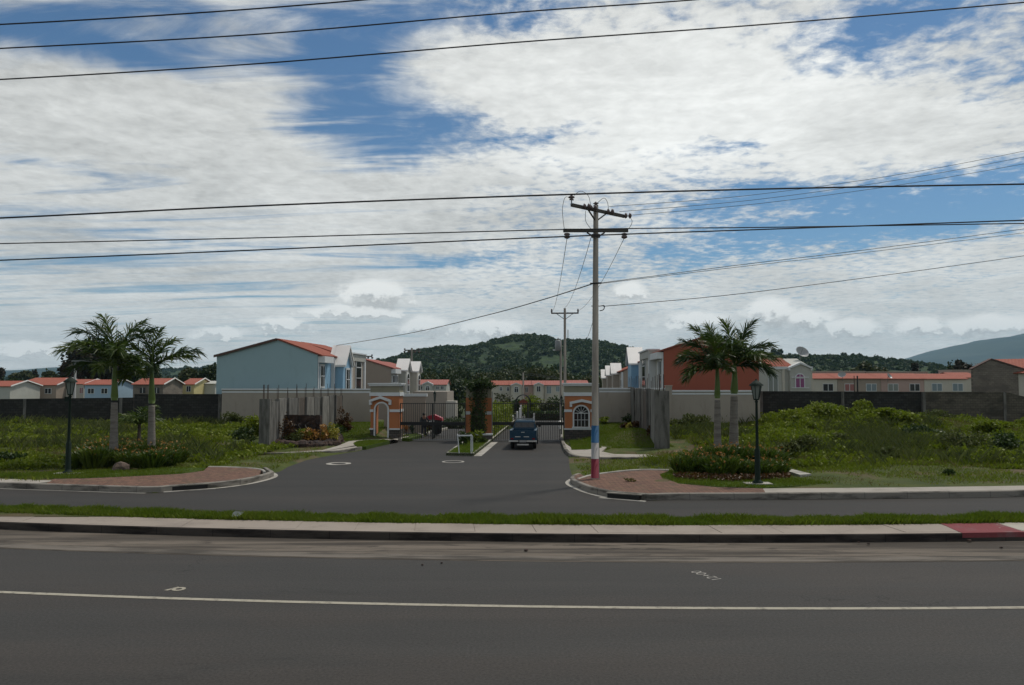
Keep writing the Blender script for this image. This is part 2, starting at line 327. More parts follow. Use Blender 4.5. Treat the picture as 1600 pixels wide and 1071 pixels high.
M['truck_blue'] = plain('truck_blue_paint', (.006, .036, .068), rough=.3, var=.1, bumps=0, dirt=.3)
M['rubber'] = plain('rubber', (.012, .012, .012), rough=.9); M['chrome'] = plain('chrome', (.55, .54, .52), rough=.3, metal=.6, bumps=0)
M['tail_red'] = plain('tail_lamp', (.16, .01, .012), rough=.2, bumps=0, dirt=0); M['car_red'] = plain('red_car_paint', (.42, .02, .04), rough=.3, bumps=0, dirt=.1)
M['plate'] = plain('plate', (.3, .3, .3), bumps=0)
def glass(name, c, rough=.08):
    def b(N, p, out):
        p.inputs['Base Color'].default_value = rgb(*c); p.inputs['Roughness'].default_value = rough; p.inputs['Specular IOR Level'].default_value = .6
    return mat(name, b)
M['glass'] = glass('dark_glass', (.02, .022, .026)); M['curtain_blue'] = glass('blue_curtain_pane', (.17, .22, .24), .4)
M['curtain_pale'] = glass('pale_curtain_pane', (.20, .22, .20), .4); M['curtain_pink'] = glass('pink_curtain_pane', (.28, .10, .09), .4); M['curtain_purple'] = glass('purple_curtain_pane', (.22, .05, .16), .4)
M['lamp_glass'] = glass('lamp_glass', (.16, .19, .17), .25)
M['dish'] = plain('dish_metal', (.35, .36, .36), rough=.4, bumps=0)
M['bark_grey'] = two('palm_trunk', (.21, .19, .165), (.13, .115, .10), 1.2, fine=20, lo=.4, hi=.65, scale=(1, 1, 9), bs=.4, bd=.02)
M['crownshaft'] = plain('crownshaft', (.085, .13, .022), rough=.4, var=.2, bumps=0)
M['bark'] = two('tree_bark', (.07, .055, .04), (.035, .028, .02), 5, fine=30)
M['frond'] = leafy('palm_leaflets', (.018, .048, .008), (.055, .105, .014), (.10, .13, .02), .2, .42)
M['frond_dark'] = leafy('palm_leaflets_dark', (.010, .028, .010), (.028, .060, .016), (.05, .08, .02), .18, .42)
M['grass'] = leafy('grass_blades', (.070, .125, .004), (.125, .195, .008), (.15, .17, .02), .3, .6)
M['dry'] = leafy('dry_grass', (.085, .090, .018), (.16, .14, .04), (.20, .15, .07), .2, .8)
M['weed'] = leafy('weed_leaves', (.065, .10, .006), (.145, .195, .010), (.21, .24, .02), .3, .6)
M['olive_leaf'] = leafy('olive_weed_leaves', (.042, .060, .014), (.085, .105, .026), (.12, .13, .04), .25, .7)
M['croton'] = leafy('bed_leaves', (.014, .040, .006), (.048, .095, .010), (.11, .14, .02), .2, .4)
M['hill_leaf'] = leafy('hill_tree_leaves', (.018, .038, .010), (.034, .060, .014), (.060, .085, .018), .15, .7, .012, .25)
M['flower'] = leafy('orange_bracts', (.26, .07, .02), (.36, .15, .04), (.40, .24, .05), .2, .5)
M['flower_y'] = leafy('yellow_leaves', (.22, .20, .03), (.35, .30, .05), None, .25, .5)
M['red_leaf'] = leafy('red_brown_leaves', (.030, .012, .006), (.075, .028, .010), (.12, .06, .015), .2, .5)
M['hedge'] = leafy('hedge_leaves', (.014, .032, .008), (.035, .065, .012), (.06, .09, .02), .2, .5)
M['tree_leaf'] = leafy('tree_leaves', (.008, .020, .006), (.026, .046, .010), (.045, .065, .014), .15, .6)
M['tree_leaf2'] = leafy('tree_leaves_olive', (.016, .026, .006), (.040, .052, .010), (.07, .075, .016), .15, .6)
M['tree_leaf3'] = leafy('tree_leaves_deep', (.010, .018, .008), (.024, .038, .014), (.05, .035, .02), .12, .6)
def _hill(N, p, out):
    w = wpos(N, (1, .6, 1)); n = N.noise(w, .006, 7, .6, .4); n2 = N.noise(wpos(N), .045, 6, .65); n3 = N.noise(wpos(N), .15, 4, .6)
    col = N.mix(N.step(n2, .40, .60), rgb(.012, .028, .008), rgb(.030, .055, .012))
    col = N.mix(N.m('MULTIPLY', N.step(n, .54, .62), N.step(n2, .36, .56)), col, rgb(.046, .072, .014))
    k = N.node('ShaderNodeVectorMath', operation='SCALE'); N.l.new(col, k.inputs[0]); N.l.new(N.m('MULTIPLY_ADD', n3, 1.0, .5), k.inputs['Scale'])
    N.l.new(k.outputs[0], p.inputs['Base Color']); p.inputs['Roughness'].default_value = .95; bump(N, p, N.m('ADD', n3, n2), .8, 4)
M['hill'] = mat('hill_cover', _hill)
def _mtn(N, p, out):
    n = N.noise(wpos(N), .0016, 8, .62, .5); col = N.mix(N.step(n, .4, .62), rgb(.010, .024, .018), rgb(.030, .045, .030))
    N.l.new(col, p.inputs['Base Color']); p.inputs['Roughness'].default_value = .95
M['mountain'] = mat('mountain_cover', _mtn)

# ------------------------------------------------------------------ mesh helpers
class MB:
    def __init__(s): s.v = []; s.f = []
    def add(s, vs, fs):
        k = len(s.v); s.v.extend(tuple(v) for v in vs); s.f.extend(tuple(i + k for i in f) for f in fs); return s
    def bx(s, x0, x1, y0, y1, z0, z1):
        return s.add([(x, y, z) for z in (z0, z1) for y in (y0, y1) for x in (x0, x1)],
                     [(0, 2, 3, 1), (4, 5, 7, 6), (0, 1, 5, 4), (2, 6, 7, 3), (0, 4, 6, 2), (1, 3, 7, 5)])
    def obox(s, p0, p1, w, h, up=(0, 0, 1)):
        """bar of section w x h from p0 to p1"""
        p0 = Vector(p0); p1 = Vector(p1); d = (p1 - p0).normalized(); u = Vector(up)
        if abs(d.dot(u)) > .99: u = Vector((0, 1, 0))
        a = d.cross(u).normalized() * w / 2; b = a.cross(d).normalized() * h / 2
        return s.add([p + i * a + j * b for p in (p0, p1) for i, j in ((-1, -1), (1, -1), (1, 1), (-1, 1))],
                     [(0, 1, 2, 3), (7, 6, 5, 4), (0, 4, 5, 1), (1, 5, 6, 2), (2, 6, 7, 3), (3, 7, 4, 0)])
    def prism(s, poly, axis, a, b):
        """extrude a 2-D outline along an axis ('x','y','z') from a to b"""
        def P(q, t): return {'x': (t, q[0], q[1]), 'y': (q[0], t, q[1]), 'z': (q[0], q[1], t)}[axis]
        n = len(poly)
        return s.add([P(q, a) for q in poly] + [P(q, b) for q in poly],
                     [tuple(range(n))[::-1], tuple(range(n, 2 * n))] + [(i, (i + 1) % n, n + (i + 1) % n, n + i) for i in range(n)])
    def tube(s, pts, rs, n=8, cap=True):
        pts = [Vector(p) for p in pts]
        if not hasattr(rs, '__len__'): rs = [rs] * len(pts)
        k = len(s.v); ref = None
        for i, p in enumerate(pts):
            d = (pts[min(i + 1, len(pts) - 1)] - pts[max(i - 1, 0)]).normalized()
            u = Vector((0, 0, 1)) if abs(d.z) < .9 else Vector((1, 0, 0))
            a = d.cross(u).normalized()
            if ref is not None and a.dot(ref) < 0: a = -a
            ref = a; b = d.cross(a)
            for j in range(n):
                t = 2 * math.pi * j / n; s.v.append(tuple(p + rs[i] * (math.cos(t) * a + math.sin(t) * b)))
        for i in range(len(pts) - 1):
            for j in range(n):
                s.f.append((k + i * n + j, k + i * n + (j + 1) % n, k + (i + 1) * n + (j + 1) % n, k + (i + 1) * n + j))
        if cap:
            s.f.append(tuple(k + j for j in range(n))); s.f.append(tuple(k + (len(pts) - 1) * n + j for j in range(n)))
        return s
    def lathe(s, prof, n=12, c=(0, 0, 0)):
        k = len(s.v)
        for r, z in prof:
            for j in range(n):
                t = 2 * math.pi * j / n; s.v.append((c[0] + r * math.cos(t), c[1] + r * math.sin(t), c[2] + z))
        for i in range(len(prof) - 1):
            for j in range(n): s.f.append((k + i * n + j, k + i * n + (j + 1) % n, k + (i + 1) * n + (j + 1) % n, k + (i + 1) * n + j))
        s.f.append(tuple(k + j for j in range(n))); s.f.append(tuple(k + (len(prof) - 1) * n + j for j in range(n)))
        return s
    def build(s, name, m, parent=None, smooth=False, **props):
        me = bpy.data.meshes.new(name); me.from_pydata(s.v, [], s.f); me.materials.append(m)
        if smooth: me.polygons.foreach_set('use_smooth', [True] * len(me.polygons))
        me.update()
        o = bpy.data.objects.new(name, me); COL.objects.link(o)
        if parent is not None: o.parent = parent
        for k, v in props.items(): o[k] = v
        return o
def npmesh(name, V, F, m, parent=None, smooth=False, **props):
    """mesh from numpy arrays, F of shape (n,3) or (n,4)"""
    me = bpy.data.meshes.new(name); nf, k = F.shape
    me.vertices.add(len(V)); me.vertices.foreach_set('co', V.astype(np.float32).ravel())
    me.loops.add(nf * k); me.loops.foreach_set('vertex_index', F.astype(np.int32).ravel())
    me.polygons.add(nf); me.polygons.foreach_set('loop_start', np.arange(0, nf * k, k, dtype=np.int32))
    try: me.polygons.foreach_set('loop_total', np.full(nf, k, dtype=np.int32))
    except Exception: pass
    if smooth: me.polygons.foreach_set('use_smooth', np.ones(nf, dtype=bool))
    me.materials.append(m); me.update(calc_edges=True)
    o = bpy.data.objects.new(name, me); COL.objects.link(o)
    if parent is not None: o.parent = parent
    for kk, v in props.items(): o[kk] = v
    return o
def thing(name, label, cat, loc=(0, 0, 0), rotz=0.0, group=None):
    o = bpy.data.objects.new(name, None); COL.objects.link(o); o.empty_display_size = .3
    o.location = loc; o.rotation_euler = (0, 0, rotz); o['label'] = label; o['category'] = cat
    if group: o['group'] = group
    return o
def tag(o, label, cat, group=None):
    o['label'] = label; o['category'] = cat
    if group: o['group'] = group
    return o
def copy_tree(o, parent=None):
    c = o.copy(); COL.objects.link(c)
    if parent is not None: c.parent = parent
    for ch in [x for x in KIDS.get(o.name, [])]: copy_tree(ch, c)
    return c
KIDS = {}
def kids_refresh(root):
    KIDS.clear()
    for x in bpy.data.objects:
        if x.parent: KIDS.setdefault(x.parent.name, []).append(x)

# value noise in numpy ------------------------------------------------
_rs = np.random.RandomState(3); _tab = _rs.rand(256, 256)
def vnoise(x, y):
    xi = np.floor(x).astype(int); yi = np.floor(y).astype(int); fx = x - xi; fy = y - yi
    fx = fx * fx * (3 - 2 * fx); fy = fy * fy * (3 - 2 * fy)
    a = _tab[xi & 255, yi & 255]; b = _tab[(xi + 1) & 255, yi & 255]; c = _tab[xi & 255, (yi + 1) & 255]; d = _tab[(xi + 1) & 255, (yi + 1) & 255]
    return (a * (1 - fx) + b * fx) * (1 - fy) + (c * (1 - fx) + d * fx) * fy
def fbm(x, y, o=4):
    s = 0; a = .5
    for i in range(o): s = s + a * vnoise(x * 2 ** i + 17 * i, y * 2 ** i + 5 * i); a *= .5
    return s / (1 - .5 ** o)
def inpoly(X, Y, poly):
    ins = np.zeros(X.shape, bool); n = len(poly)
    for i in range(n):
        x0, y0 = poly[i]; x1, y1 = poly[(i + 1) % n]
        c = ((y0 > Y) != (y1 > Y)); t = (x1 - x0) * (Y - y0) / ((y1 - y0) if y1 != y0 else 1e-9) + x0
        ins ^= c & (X < t)
    return ins
def sdist(X, Y, poly):
    """distance to the outline, positive outside"""
    d = np.full(X.shape, 1e9); n = len(poly)
    for i in range(n):
        x0, y0 = poly[i]; x1, y1 = poly[(i + 1) % n]; dx, dy = x1 - x0, y1 - y0; L = dx * dx + dy * dy + 1e-12
        t = np.clip(((X - x0) * dx + (Y - y0) * dy) / L, 0, 1); d = np.minimum(d, np.hypot(X - x0 - t * dx, Y - y0 - t * dy))
    return np.where(inpoly(X, Y, poly), -d, d)

# leaf clouds and blades ------------------------------------------------
def leaves(P, size, rs, aspect=1.6, flat=0.0, jit=.4):
    """one four-cornered leaf at each point, tilted at random"""
    n = len(P); a = rs.normal(size=(n, 3)); a[:, 2] *= (1 - flat); a /= np.linalg.norm(a, axis=1)[:, None] + 1e-9
    b = rs.normal(size=(n, 3)); b[:, 2] *= (1 - flat); b -= (a * b).sum(1)[:, None] * a; b /= np.linalg.norm(b, axis=1)[:, None] + 1e-9
    s = size * (1 + jit * rs.uniform(-1, 1, n))[:, None]
    V = np.empty((n, 4, 3)); V[:, 0] = P - a * s * aspect / 2; V[:, 1] = P + b * s * .5; V[:, 2] = P + a * s * aspect / 2; V[:, 3] = P - b * s * .5
    return V.reshape(-1, 3), np.arange(4 * n).reshape(-1, 4)
def crown_points(n, rx, ry, rz, rs, blobs=9, shell=.55):
    """points spread through a crown of several overlapping lumps"""
    C = rs.normal(size=(blobs, 3)); C /= np.linalg.norm(C, axis=1)[:, None]; C *= rs.uniform(.25, .68, blobs)[:, None]; R = rs.uniform(.32, .55, blobs)
    k = rs.randint(0, blobs, n); d = rs.normal(size=(n, 3)); d /= np.linalg.norm(d, axis=1)[:, None]
    r = R[k] * rs.uniform(shell, 1.0, n) * (1 + .15 * rs.normal(size=n))
    P = C[k] + d * r[:, None]; P[:, 2] = np.maximum(P[:, 2], -.75 - .2 * rs.rand(n)); return P * np.array([rx, ry, rz])
def blades(X, Y, Z, h, w, rs, lean=.35):
    """bent grass blades: a quad and a pointed tip each"""
    n = len(X); t = rs.uniform(0, 2 * np.pi, n); dx, dy = np.cos(t), np.sin(t); u = rs.uniform(0, 2 * np.pi, n); L = h * rs.uniform(0, lean, n) * 1.5
    lx, ly = np.cos(u) * L, np.sin(u) * L; V = np.empty((n, 4, 3))
    V[:, 0] = np.c_[X - dx * w, Y - dy * w, Z]; V[:, 1] = np.c_[X + dx * w, Y + dy * w, Z]
    V[:, 2] = np.c_[X + dx * w * .7 + lx * .4, Y + dy * w * .7 + ly * .4, Z + h * .6]; V[:, 3] = np.c_[X + lx, Y + ly, Z + h]
    return V.reshape(-1, 3), np.arange(4 * n).reshape(-1, 4)
def join(parts):
    V = []; F = []; k = 0
    for v, f in parts: V.append(v); F.append(f + k); k += len(v)
    return np.vstack(V), np.vstack(F)
# ------------------------------------------------------------------ layout
def fc(x):
    ax = abs(x)
    if ax <= 22: return -.05 * x + .0046 * x * x
    return -.05 * x + .0046 * 484 + (ax - 22) * 2 * .0046 * 22
AL = math.radians(3.7); CA, SA = math.cos(AL), math.sin(AL); OX, OY = -1.9, 51.5
def C(u, v): return (OX + u * CA + v * SA, OY - u * SA + v * CA)      # gated street: u across, v along
def ufp(px, v):
    a = ray(px, 596)[0]; return (a * (OY + v * CA) - OX - v * SA) / (CA + a * SA)
def gz(Y):
    pts = [(-100, 0), (64, 0), (78, -.7), (140, -2.0), (200, -2.45), (9000, -2.5)]
    for (a, za), (b, zb) in zip(pts, pts[1:]):
        if Y <= b:
            t = (Y - a) / (b - a); return za + (zb - za) * t
    return -2.5
gzv = np.vectorize(gz)
XR = 64
def offset(pts, d):
    out = []
    for i, p in enumerate(pts):
        a = pts[max(i - 1, 0)]; b = pts[min(i + 1, len(pts) - 1)]; t = Vector((b[0] - a[0], b[1] - a[1])).normalized()
        out.append((p[0] - t.y * d, p[1] + t.x * d))
    return out
def smooth_line(pts, k=3):
    for _ in range(k):
        q = [pts[0]]
        for a, b in zip(pts, pts[1:]): q += [(a[0] * .75 + b[0] * .25, a[1] * .75 + b[1] * .25), (a[0] * .25 + b[0] * .75, a[1] * .25 + b[1] * .75)]
        pts = q + [pts[-1]]
    return pts
def line_pts(c, x0, x1, n=40): return [(x0 + (x1 - x0) * i / n, c + fc(x0 + (x1 - x0) * i / n)) for i in range(n + 1)]
KL = G(268, 768)[0]; KR = G(1020, 783)[0]
nose_l = [G(*p) for p in ((268, 768), (340, 763), (385, 757), (415, 750), (428, 745), (425, 741), (417, 738))]
nose_r = [G(*p) for p in ((1020, 783), (960, 779), (925, 772), (900, 762), (890, 756), (893, 751), (902, 748))]
diag_l = [G(*p) for p in ((434, 739), (450, 730), (480, 719), (517, 712))]
kerb2_l = [G(*p) for p in ((360, 713.5), (430, 713.5), (517, 711), (560, 705), (592, 697), (625, 689))]
kerb2_r = [G(*p) for p in ((876, 690), (880, 705), (888, 714), (905, 719.5), (960, 721), (1048, 719.5))]
inner_l = [G(*p) for p in ((660, 681), (690, 674))]; e = G(700, 671); inner_l += [e, (e[0] + SA * 70, e[1] + CA * 70)]
r0 = G(876, 690); inner_r = [(r0[0] + SA * 80, r0[1] + CA * 80), r0]
asph = (line_pts(26.3, -XR, KL - .4, 30) + nose_l + diag_l + kerb2_l[3:] + inner_l + inner_r + kerb2_r[1:3] +
        [G(890, 730), G(893, 742)] + nose_r[::-1][1:] + line_pts(26.3, KR + .4, XR, 30) + line_pts(21.7, XR, -XR, 60))
m0 = G(697, 712); m1 = G(740, 713); m2 = G(768, 691); m3 = G(728, 690)
MEDL = 26.0
median = [m0, m1, m2, (m2[0] + SA * MEDL, m2[1] + CA * MEDL), (m3[0] + SA * MEDL, m3[1] + CA * MEDL), m3]

def grid(name, xs, ys, zf, m, **props):
    X, Y = np.meshgrid(xs, ys); Z = zf(X, Y); V = np.c_[X.ravel(), Y.ravel(), Z.ravel()]; nx = len(xs)
    i = np.arange(len(ys) - 1)[:, None] * nx + np.arange(nx - 1)[None, :]; i = i.ravel()
    return npmesh(name, V, np.c_[i, i + 1, i + nx + 1, i + nx], m, smooth=True, **props)
S = dict(kind='structure')
gx = np.unique(np.r_[-9000, -3000, -1200, -500, -200, np.arange(-100, 101, 10), 200, 500, 1200, 3000, 9000].astype(float))
gy = np.unique(np.r_[-3000, -200, -40, 0, 20, np.arange(40, 210, 6), 260, 400, 800, 1500, 3000, 9000].astype(float))
grid('ground', gx, gy, lambda X, Y: gzv(Y) - .16, M['far_ground'], **S)

footL = offset(smooth_line(kerb2_l, 2), .15)[4:] + [G(a, b, .17) for a, b in [(622, 688), (604, 686), (575, 687), (545, 690), (528, 697), (505, 703.5), (470, 706), (443, 707)]]
footR = offset(smooth_line(kerb2_r, 2), .15)[2:22] + [G(a, b, .17) for a, b in [(1012, 710.5), (960, 710), (940, 706), (948, 699), (925, 697), (893, 700), (884, 694)]]
islL = [G(a, b, .17) for a, b in [(552, 694), (560, 690.5), (575, 689), (600, 688.5), (609, 690), (590, 694), (572, 698.5), (558, 699)]]
islR = [G(a, b, .17) for a, b in [(890, 690), (921, 690), (940, 700), (918, 703), (893, 703.5)]]
def field_z(X, Y, want_sd=False):
    s = sdist(X, Y, asph); k = np.clip((s - .8) / 4, 0, 1)
    n = (fbm(X * .35, Y * .35) - .5) * .35 * k
    def g(cx, cy, rx, ry, h): return h * np.exp(-((X - cx) / rx) ** 2 - ((Y - cy) / ry) ** 2)
    lawn_r = ((X > 4.8) & (X < 9.0) & (Y > 44)); lawn_l = ((X > -14.0) & (X < -9.2) & (Y > 46))
    r = np.clip((Y - 50) / 9, 0, 1) * .62 * np.clip(s / 2, 0, 1)
    z = np.clip(s * .35, -.14, .19) + np.where(lawn_r | lawn_l, r, np.clip((Y - 40) / 20, 0, 1) * .35 * k + n)
    z = z + np.where(lawn_r, g(8.0, 49.5, 1.9, 3.0, .75), 0)
    far_r = np.where(X > 10, g(27, 56, 8, 4.5, .9) + g(14, 47, 5, 5, .25) + g(32, 44, 8, 5, .35), 0)
    z = z + far_r * np.clip(s / 3, 0, 1)
    # low verge strips in front of the inner kerbs
    low = ((Y < kerb2_l[1][1] - .1) & (X < diag_l[-1][0] + .5) & (X > -17)) & (Y > 31.5)
    z = np.where((s > 0) & low, np.minimum(z, .09 + n * .3), z)
    low2 = ((Y < 39.0) & (X > 2.0) & (X < 6.5)) & (Y > 31)
    z = np.where((s > 0) & low2, np.minimum(z, .07 + n * .3), z)
    for f_ in (footL, footR): z = np.where(sdist(X, Y, f_) < .35, np.minimum(z, .08), z)
    return (z, s) if want_sd else z
grid('field', np.arange(-XR, XR + .01, .4), np.arange(21.9, 66, .3), lambda X, Y: np.where(Y > 64.5, field_z(X, Y) - .3, field_z(X, Y)), M['soil_grass'], **S)

# asphalt: the through road in front, the access road and forecourt behind the median strip
def strip(name, ca, cb, m, za=0.0, zb=None, x0=-XR, x1=XR, n=90, **props):
    zb = za if zb is None else zb
    A = line_pts(ca, x0, x1, n); B = line_pts(cb, x0, x1, n); mb = MB()
    mb.add([(p[0], p[1], za) for p in A] + [(p[0], p[1], zb) for p in B], [(i, i + 1, n + 2 + i, n + 1 + i) for i in range(n)])
    return mb.build(name, m, **props)
strip('main_road', -26, 17.36, M['asphalt_main'], **S)
strip('road_edge_gutter', 17.30, 19.62, M['gutter'], .004, -.03, **S)
strip('road_edge_lip', 17.37, 17.80, M['gutter_edge'], .009, **S)
strip('edge_line', 13.81, 13.945, M['line_paint'], .006, x0=-44, x1=44, **S)
ax_ = np.arange(-XR, XR + .1, 2.0); 
grid('access_road', ax_, np.arange(21.5, 130, 2.0), lambda X, Y: gzv(Y) + np.where(Y > 66, -.02, 0) - np.where((Y > 66) & ((X < -16) | (X > 14)), .3, 0), M['asphalt_dark'], **S)

def sweep(name, pts, w, z0, z1, m, side=1, parent=None, bevel=.025, **props):
    """kerb of width w along pts; side=+1 puts its body to the left of the line"""
    A = pts; A2 = offset(pts, side * bevel); B = offset(pts, side * w); n = len(pts); mb = MB(); V = []
    for a, a2, b in zip(A, A2, B): V += [(a[0], a[1], z0), (a[0], a[1], z1 - bevel), (a2[0], a2[1], z1), (b[0], b[1], z1), (b[0], b[1], z0)]
    F = []
    for i in range(n - 1):
        for j in range(5): F.append((i * 5 + j, i * 5 + (j + 1) % 5, (i + 1) * 5 + (j + 1) % 5, (i + 1) * 5 + j))
    F += [tuple(range(5)), tuple((n - 1) * 5 + j for j in range(5))]
    mb.add(V, F); return mb.build(name, m, parent, **props)
def flat(name, poly, z1, m, z0=None, parent=None, **props):
    mb = MB()
    if z0 is None: mb.add([(p[0], p[1], z1) for p in poly], [tuple(range(len(poly)))])
    else: mb.prism(poly, 'z', z0, z1)
    return mb.build(name, m, parent, **props)

# median strip: kerb, pavement of cast slabs, grass verge, kerb on the far side
pav = strip('median_pavement', 19.70, 20.82, M['slab'], .158, **S)
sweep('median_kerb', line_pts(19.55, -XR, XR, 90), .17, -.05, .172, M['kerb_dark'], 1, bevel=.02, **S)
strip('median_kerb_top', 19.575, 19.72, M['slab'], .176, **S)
strip('median_verge', 20.8, 21.75, M['lawn'], .15, .15, **S)
strip('median_far_kerb', 21.7, 21.85, M['kerb'], .14, .14, **S)
strip('median_far_kerb_face', 21.849, 21.851, M['kerb'], .14, -.02, **S)
SL = 1.56
for k in range(-16, 17):
    x0 = k * SL + .58; x1 = x0 + SL - (.014 if k > -4 else .006); sk = .05
    def q(x, c): return (x, c + fc(x))
    colr = 'slab'; prop = {}
    if abs(x0 - 11.5) < .0: pass
    mm = M['slab']
    s = MB().prism([q(x0 + sk, 19.725), q(x1 + sk, 19.725), q(x1 - sk, 20.80), q(x0 - sk, 20.80)], 'z', .12, .176 + .004 * math.sin(k * 2.3)).build('paving_slab', mm, pav)
# red slab and white slab painted at the right-hand end of the strip
def topx(px, c): # x where the sheet line c passes the pixel column, on the slab top
    x = (px - 800) / FX * (c + 0); 
    for _ in range(8): x = ray(px, 820)[0] * (c + fc(x))
    return x
rl0, rl1 = topx(1497, 19.725), topx(1470, 20.8); rr0, rr1 = topx(1595, 19.725), topx(1557, 20.8)
Q = lambda x, c: (x, c + fc(x))
MB().prism([Q(rl0, 19.722), Q(rr0, 19.722), Q(rr1, 20.802), Q(rl1, 20.802)], 'z', .13, .188).build('paving_slab', M['red_paint'], pav)['label'] = 'paving slab painted red'
MB().prism([Q(rr0 + .01, 19.722), Q(rr0 + 1.6, 19.722), Q(rr1 + 1.6, 20.802), Q(rr1 + .01, 20.802)], 'z', .13, .188).build('paving_slab', M['white_paint'], pav)['label'] = 'paving slab painted white'
MB().prism([Q(rl0, 19.545), Q(rr0, 19.545), Q(rr0, 19.72), Q(rl0, 19.72)], 'z', .06, .186).build('painted_kerb_edge', M['red_paint'], pav)

# far kerb of the access road with its concrete pavement, both sides, and the brick-paved corners
KH = .22
kl = line_pts(26.3, -XR, KL - .4, 30) + nose_l[:-2]; kl = smooth_line(kl, 2)
sweep('left_access_kerb', kl + [nose_l[-1]], .16, -.03, KH, M['kerb'], 1, **S)
tl = offset(kl, .155)
kr = [nose_r[-1]] + nose_r[::-1][1:] + line_pts(26.3, KR + .4, XR, 30); kr = smooth_line(kr, 2)
sweep('right_access_kerb', kr, .16, -.03, KH, M['kerb'], 1, **S)
def px_poly(pp, z): return [G(a, b, z) for a, b in pp]
kt = .012
def along(ptsline, xa, xb): return [p for p in ptsline if xa <= p[0] <= xb]
xsl = G(85, 752, KH)[0]
flat('left_pavement', along(tl, -XR, xsl) + [Q(xsl, 27.25)] + line_pts(27.25, xsl - .5, -XR, 20), KH - .004, M['slab_light'], .02, **S)
isl = along(tl, xsl + .02, 99)
backl = px_poly([(408, 734.5), (395, 732.5), (360, 730.5), (325, 730), (318, 736), (280, 741), (200, 745), (130, 748), (85, 748.5)], KH)
flat('left_brick_paving', [p for p in isl if p[0] < G(412, 740, KH)[0]] + backl, KH + .001, M['paver'], .02, **S)
tr = offset(kr, .155); xsr = G(1192, 768, KH)[0]
flat('right_pavement', line_pts(26.46, xsr, XR, 30) + line_pts(27.45, XR, xsr, 20), KH - .004, M['slab_light'], .02, **S)
backr = px_poly([(1192, 763.5), (1120, 761.5), (1060, 756), (1035, 748), (1031, 742), (1045, 736), (1010, 735), (975, 737), (940, 741), (915, 745)], KH)
flat('right_brick_paving', [p for p in tr[2:] if p[0] < xsr] + [(xsr, 26.46 + fc(xsr))] + backr, KH + .001, M['paver'], .02, **S)
sweep('left_paving_edging', smooth_line(px_poly([(412, 738), (408, 734.5), (395, 732.5), (360, 730.5), (325, 730)], KH), 1), .09, .02, KH + .03, M['kerb_white'], -1, **S)
sweep('right_paving_edging', smooth_line(px_poly([(905, 749), (925, 742.5), (975, 736), (1010, 734), (1045, 735)], KH), 1), .09, .02, KH + .03, M['kerb_white'], 1, **S)
# pale concrete aprons at the noses and the storm drain mouths
def apron(name, ln, w0, zz=.008):
    B = offset(ln, -w0); flat(name, ln + B[::-1], zz, M['kerb_white'], **S)
apron('left_kerb_apron', smooth_line([G(*p) for p in ((258, 768.5), (340, 763), (385, 757), (415, 750), (428, 745), (425, 741), (417, 738))], 2), .2)
apron('right_kerb_apron', smooth_line([G(*p) for p in ((902, 748), (893, 751), (890, 756), (900, 762), (925, 772), (960, 779), (985, 781.5))], 2), .2)
def drain(pa, pb, label):
    a = Vector((*G(*pa), 0)); b = Vector((*G(*pb), 0)); d = (b - a).normalized(); nrm = Vector((d.y, -d.x, 0))
    t = thing('storm_drain', label, 'drain', (a + b) / 2, math.atan2(d.y, d.x), 'storm drain mouths in the corner kerbs')
    L = (b - a).length
    MB().bx(-L / 2, L / 2, -.06, .1, .02, .165).build('opening', M['black_metal'], t)
    MB().bx(-L / 2 - .05, L / 2 + .05, -.075, .12, .168, .20).build('lintel', M['kerb'], t)
    MB().bx(-L / 2 - .25, L / 2 + .25, -.24, -.07, .0, .02).build('sill', M['kerb_white'], t)
drain((266, 768), (324, 764), 'black storm drain slot in the left corner kerb')
drain((950, 778.5), (1000, 782.5), 'black storm drain slot in the right corner kerb')

# kerbs and footpaths at the foot of the gatehouses
k2l = smooth_line(kerb2_l, 2); k2r = smooth_line(kerb2_r, 2)
sweep('left_gate_kerb', k2l, .16, -.03, .19, M['kerb'], 1, **S)
sweep('right_gate_kerb', k2r, .16, -.03, .19, M['kerb'], 1, **S)
inl = [G(625, 689)] + smooth_line(inner_l[:3], 1); sweep('left_inner_kerb', inl, .14, -.03, .16, M['kerb_white'], 1, **S)
inr = [(r0[0] + SA * 30, r0[1] + CA * 30), r0]; sweep('right_inner_kerb', inr, .14, -.03, .16, M['kerb_white'], 1, **S)
flat('left_footpath', footL, .178, M['slab_light'], .0, **S)
flat('left_lawn_island', px_poly([(552, 694), (560, 690.5), (575, 689), (600, 688.5), (609, 690), (590, 694), (572, 698.5), (558, 699)], .17), .20, M['lawn'], .0, **S)
flat('right_footpath', footR, .178, M['slab_light'], .0, **S)
flat('right_lawn_island', px_poly([(890, 690), (921, 690), (940, 700), (918, 703), (893, 703.5)], .17), .20, M['lawn'], .0, **S)
# gate island
flat('gate_island', median, .15, M['lawn'], -.8, **S)
sweep('gate_island_kerb', [m3, m0, m1, m2, (m2[0] + SA * MEDL, m2[1] + CA * MEDL)], .14, -.05, .165, M['kerb_white'], 1, **S)
g1 = [m1, m2]; g2 = offset(g1, -.42); flat('gate_island_gutter', g1 + g2[::-1], .006, M['kerb_white'], **S)
# white-edged parterre inside the left gate
for i, pp in enumerate([((628, 678), (668, 672), (676, 674), (640, 684)), ((628, 687), (645, 683.5), (668, 679), (640, 688))]):
    flat('lawn_bed', px_poly(pp, .1), .20, M['lawn'], 0, **S)
for pp in [((628, 681), (650, 677), (672, 671)), ((634, 672), (660, 681)), ((648, 669), (680, 676)), ((628, 676), (655, 671))]:
    sweep('bed_edging', px_poly(pp, .16), .10, 0, .24, M['kerb_white'], 1, **S)

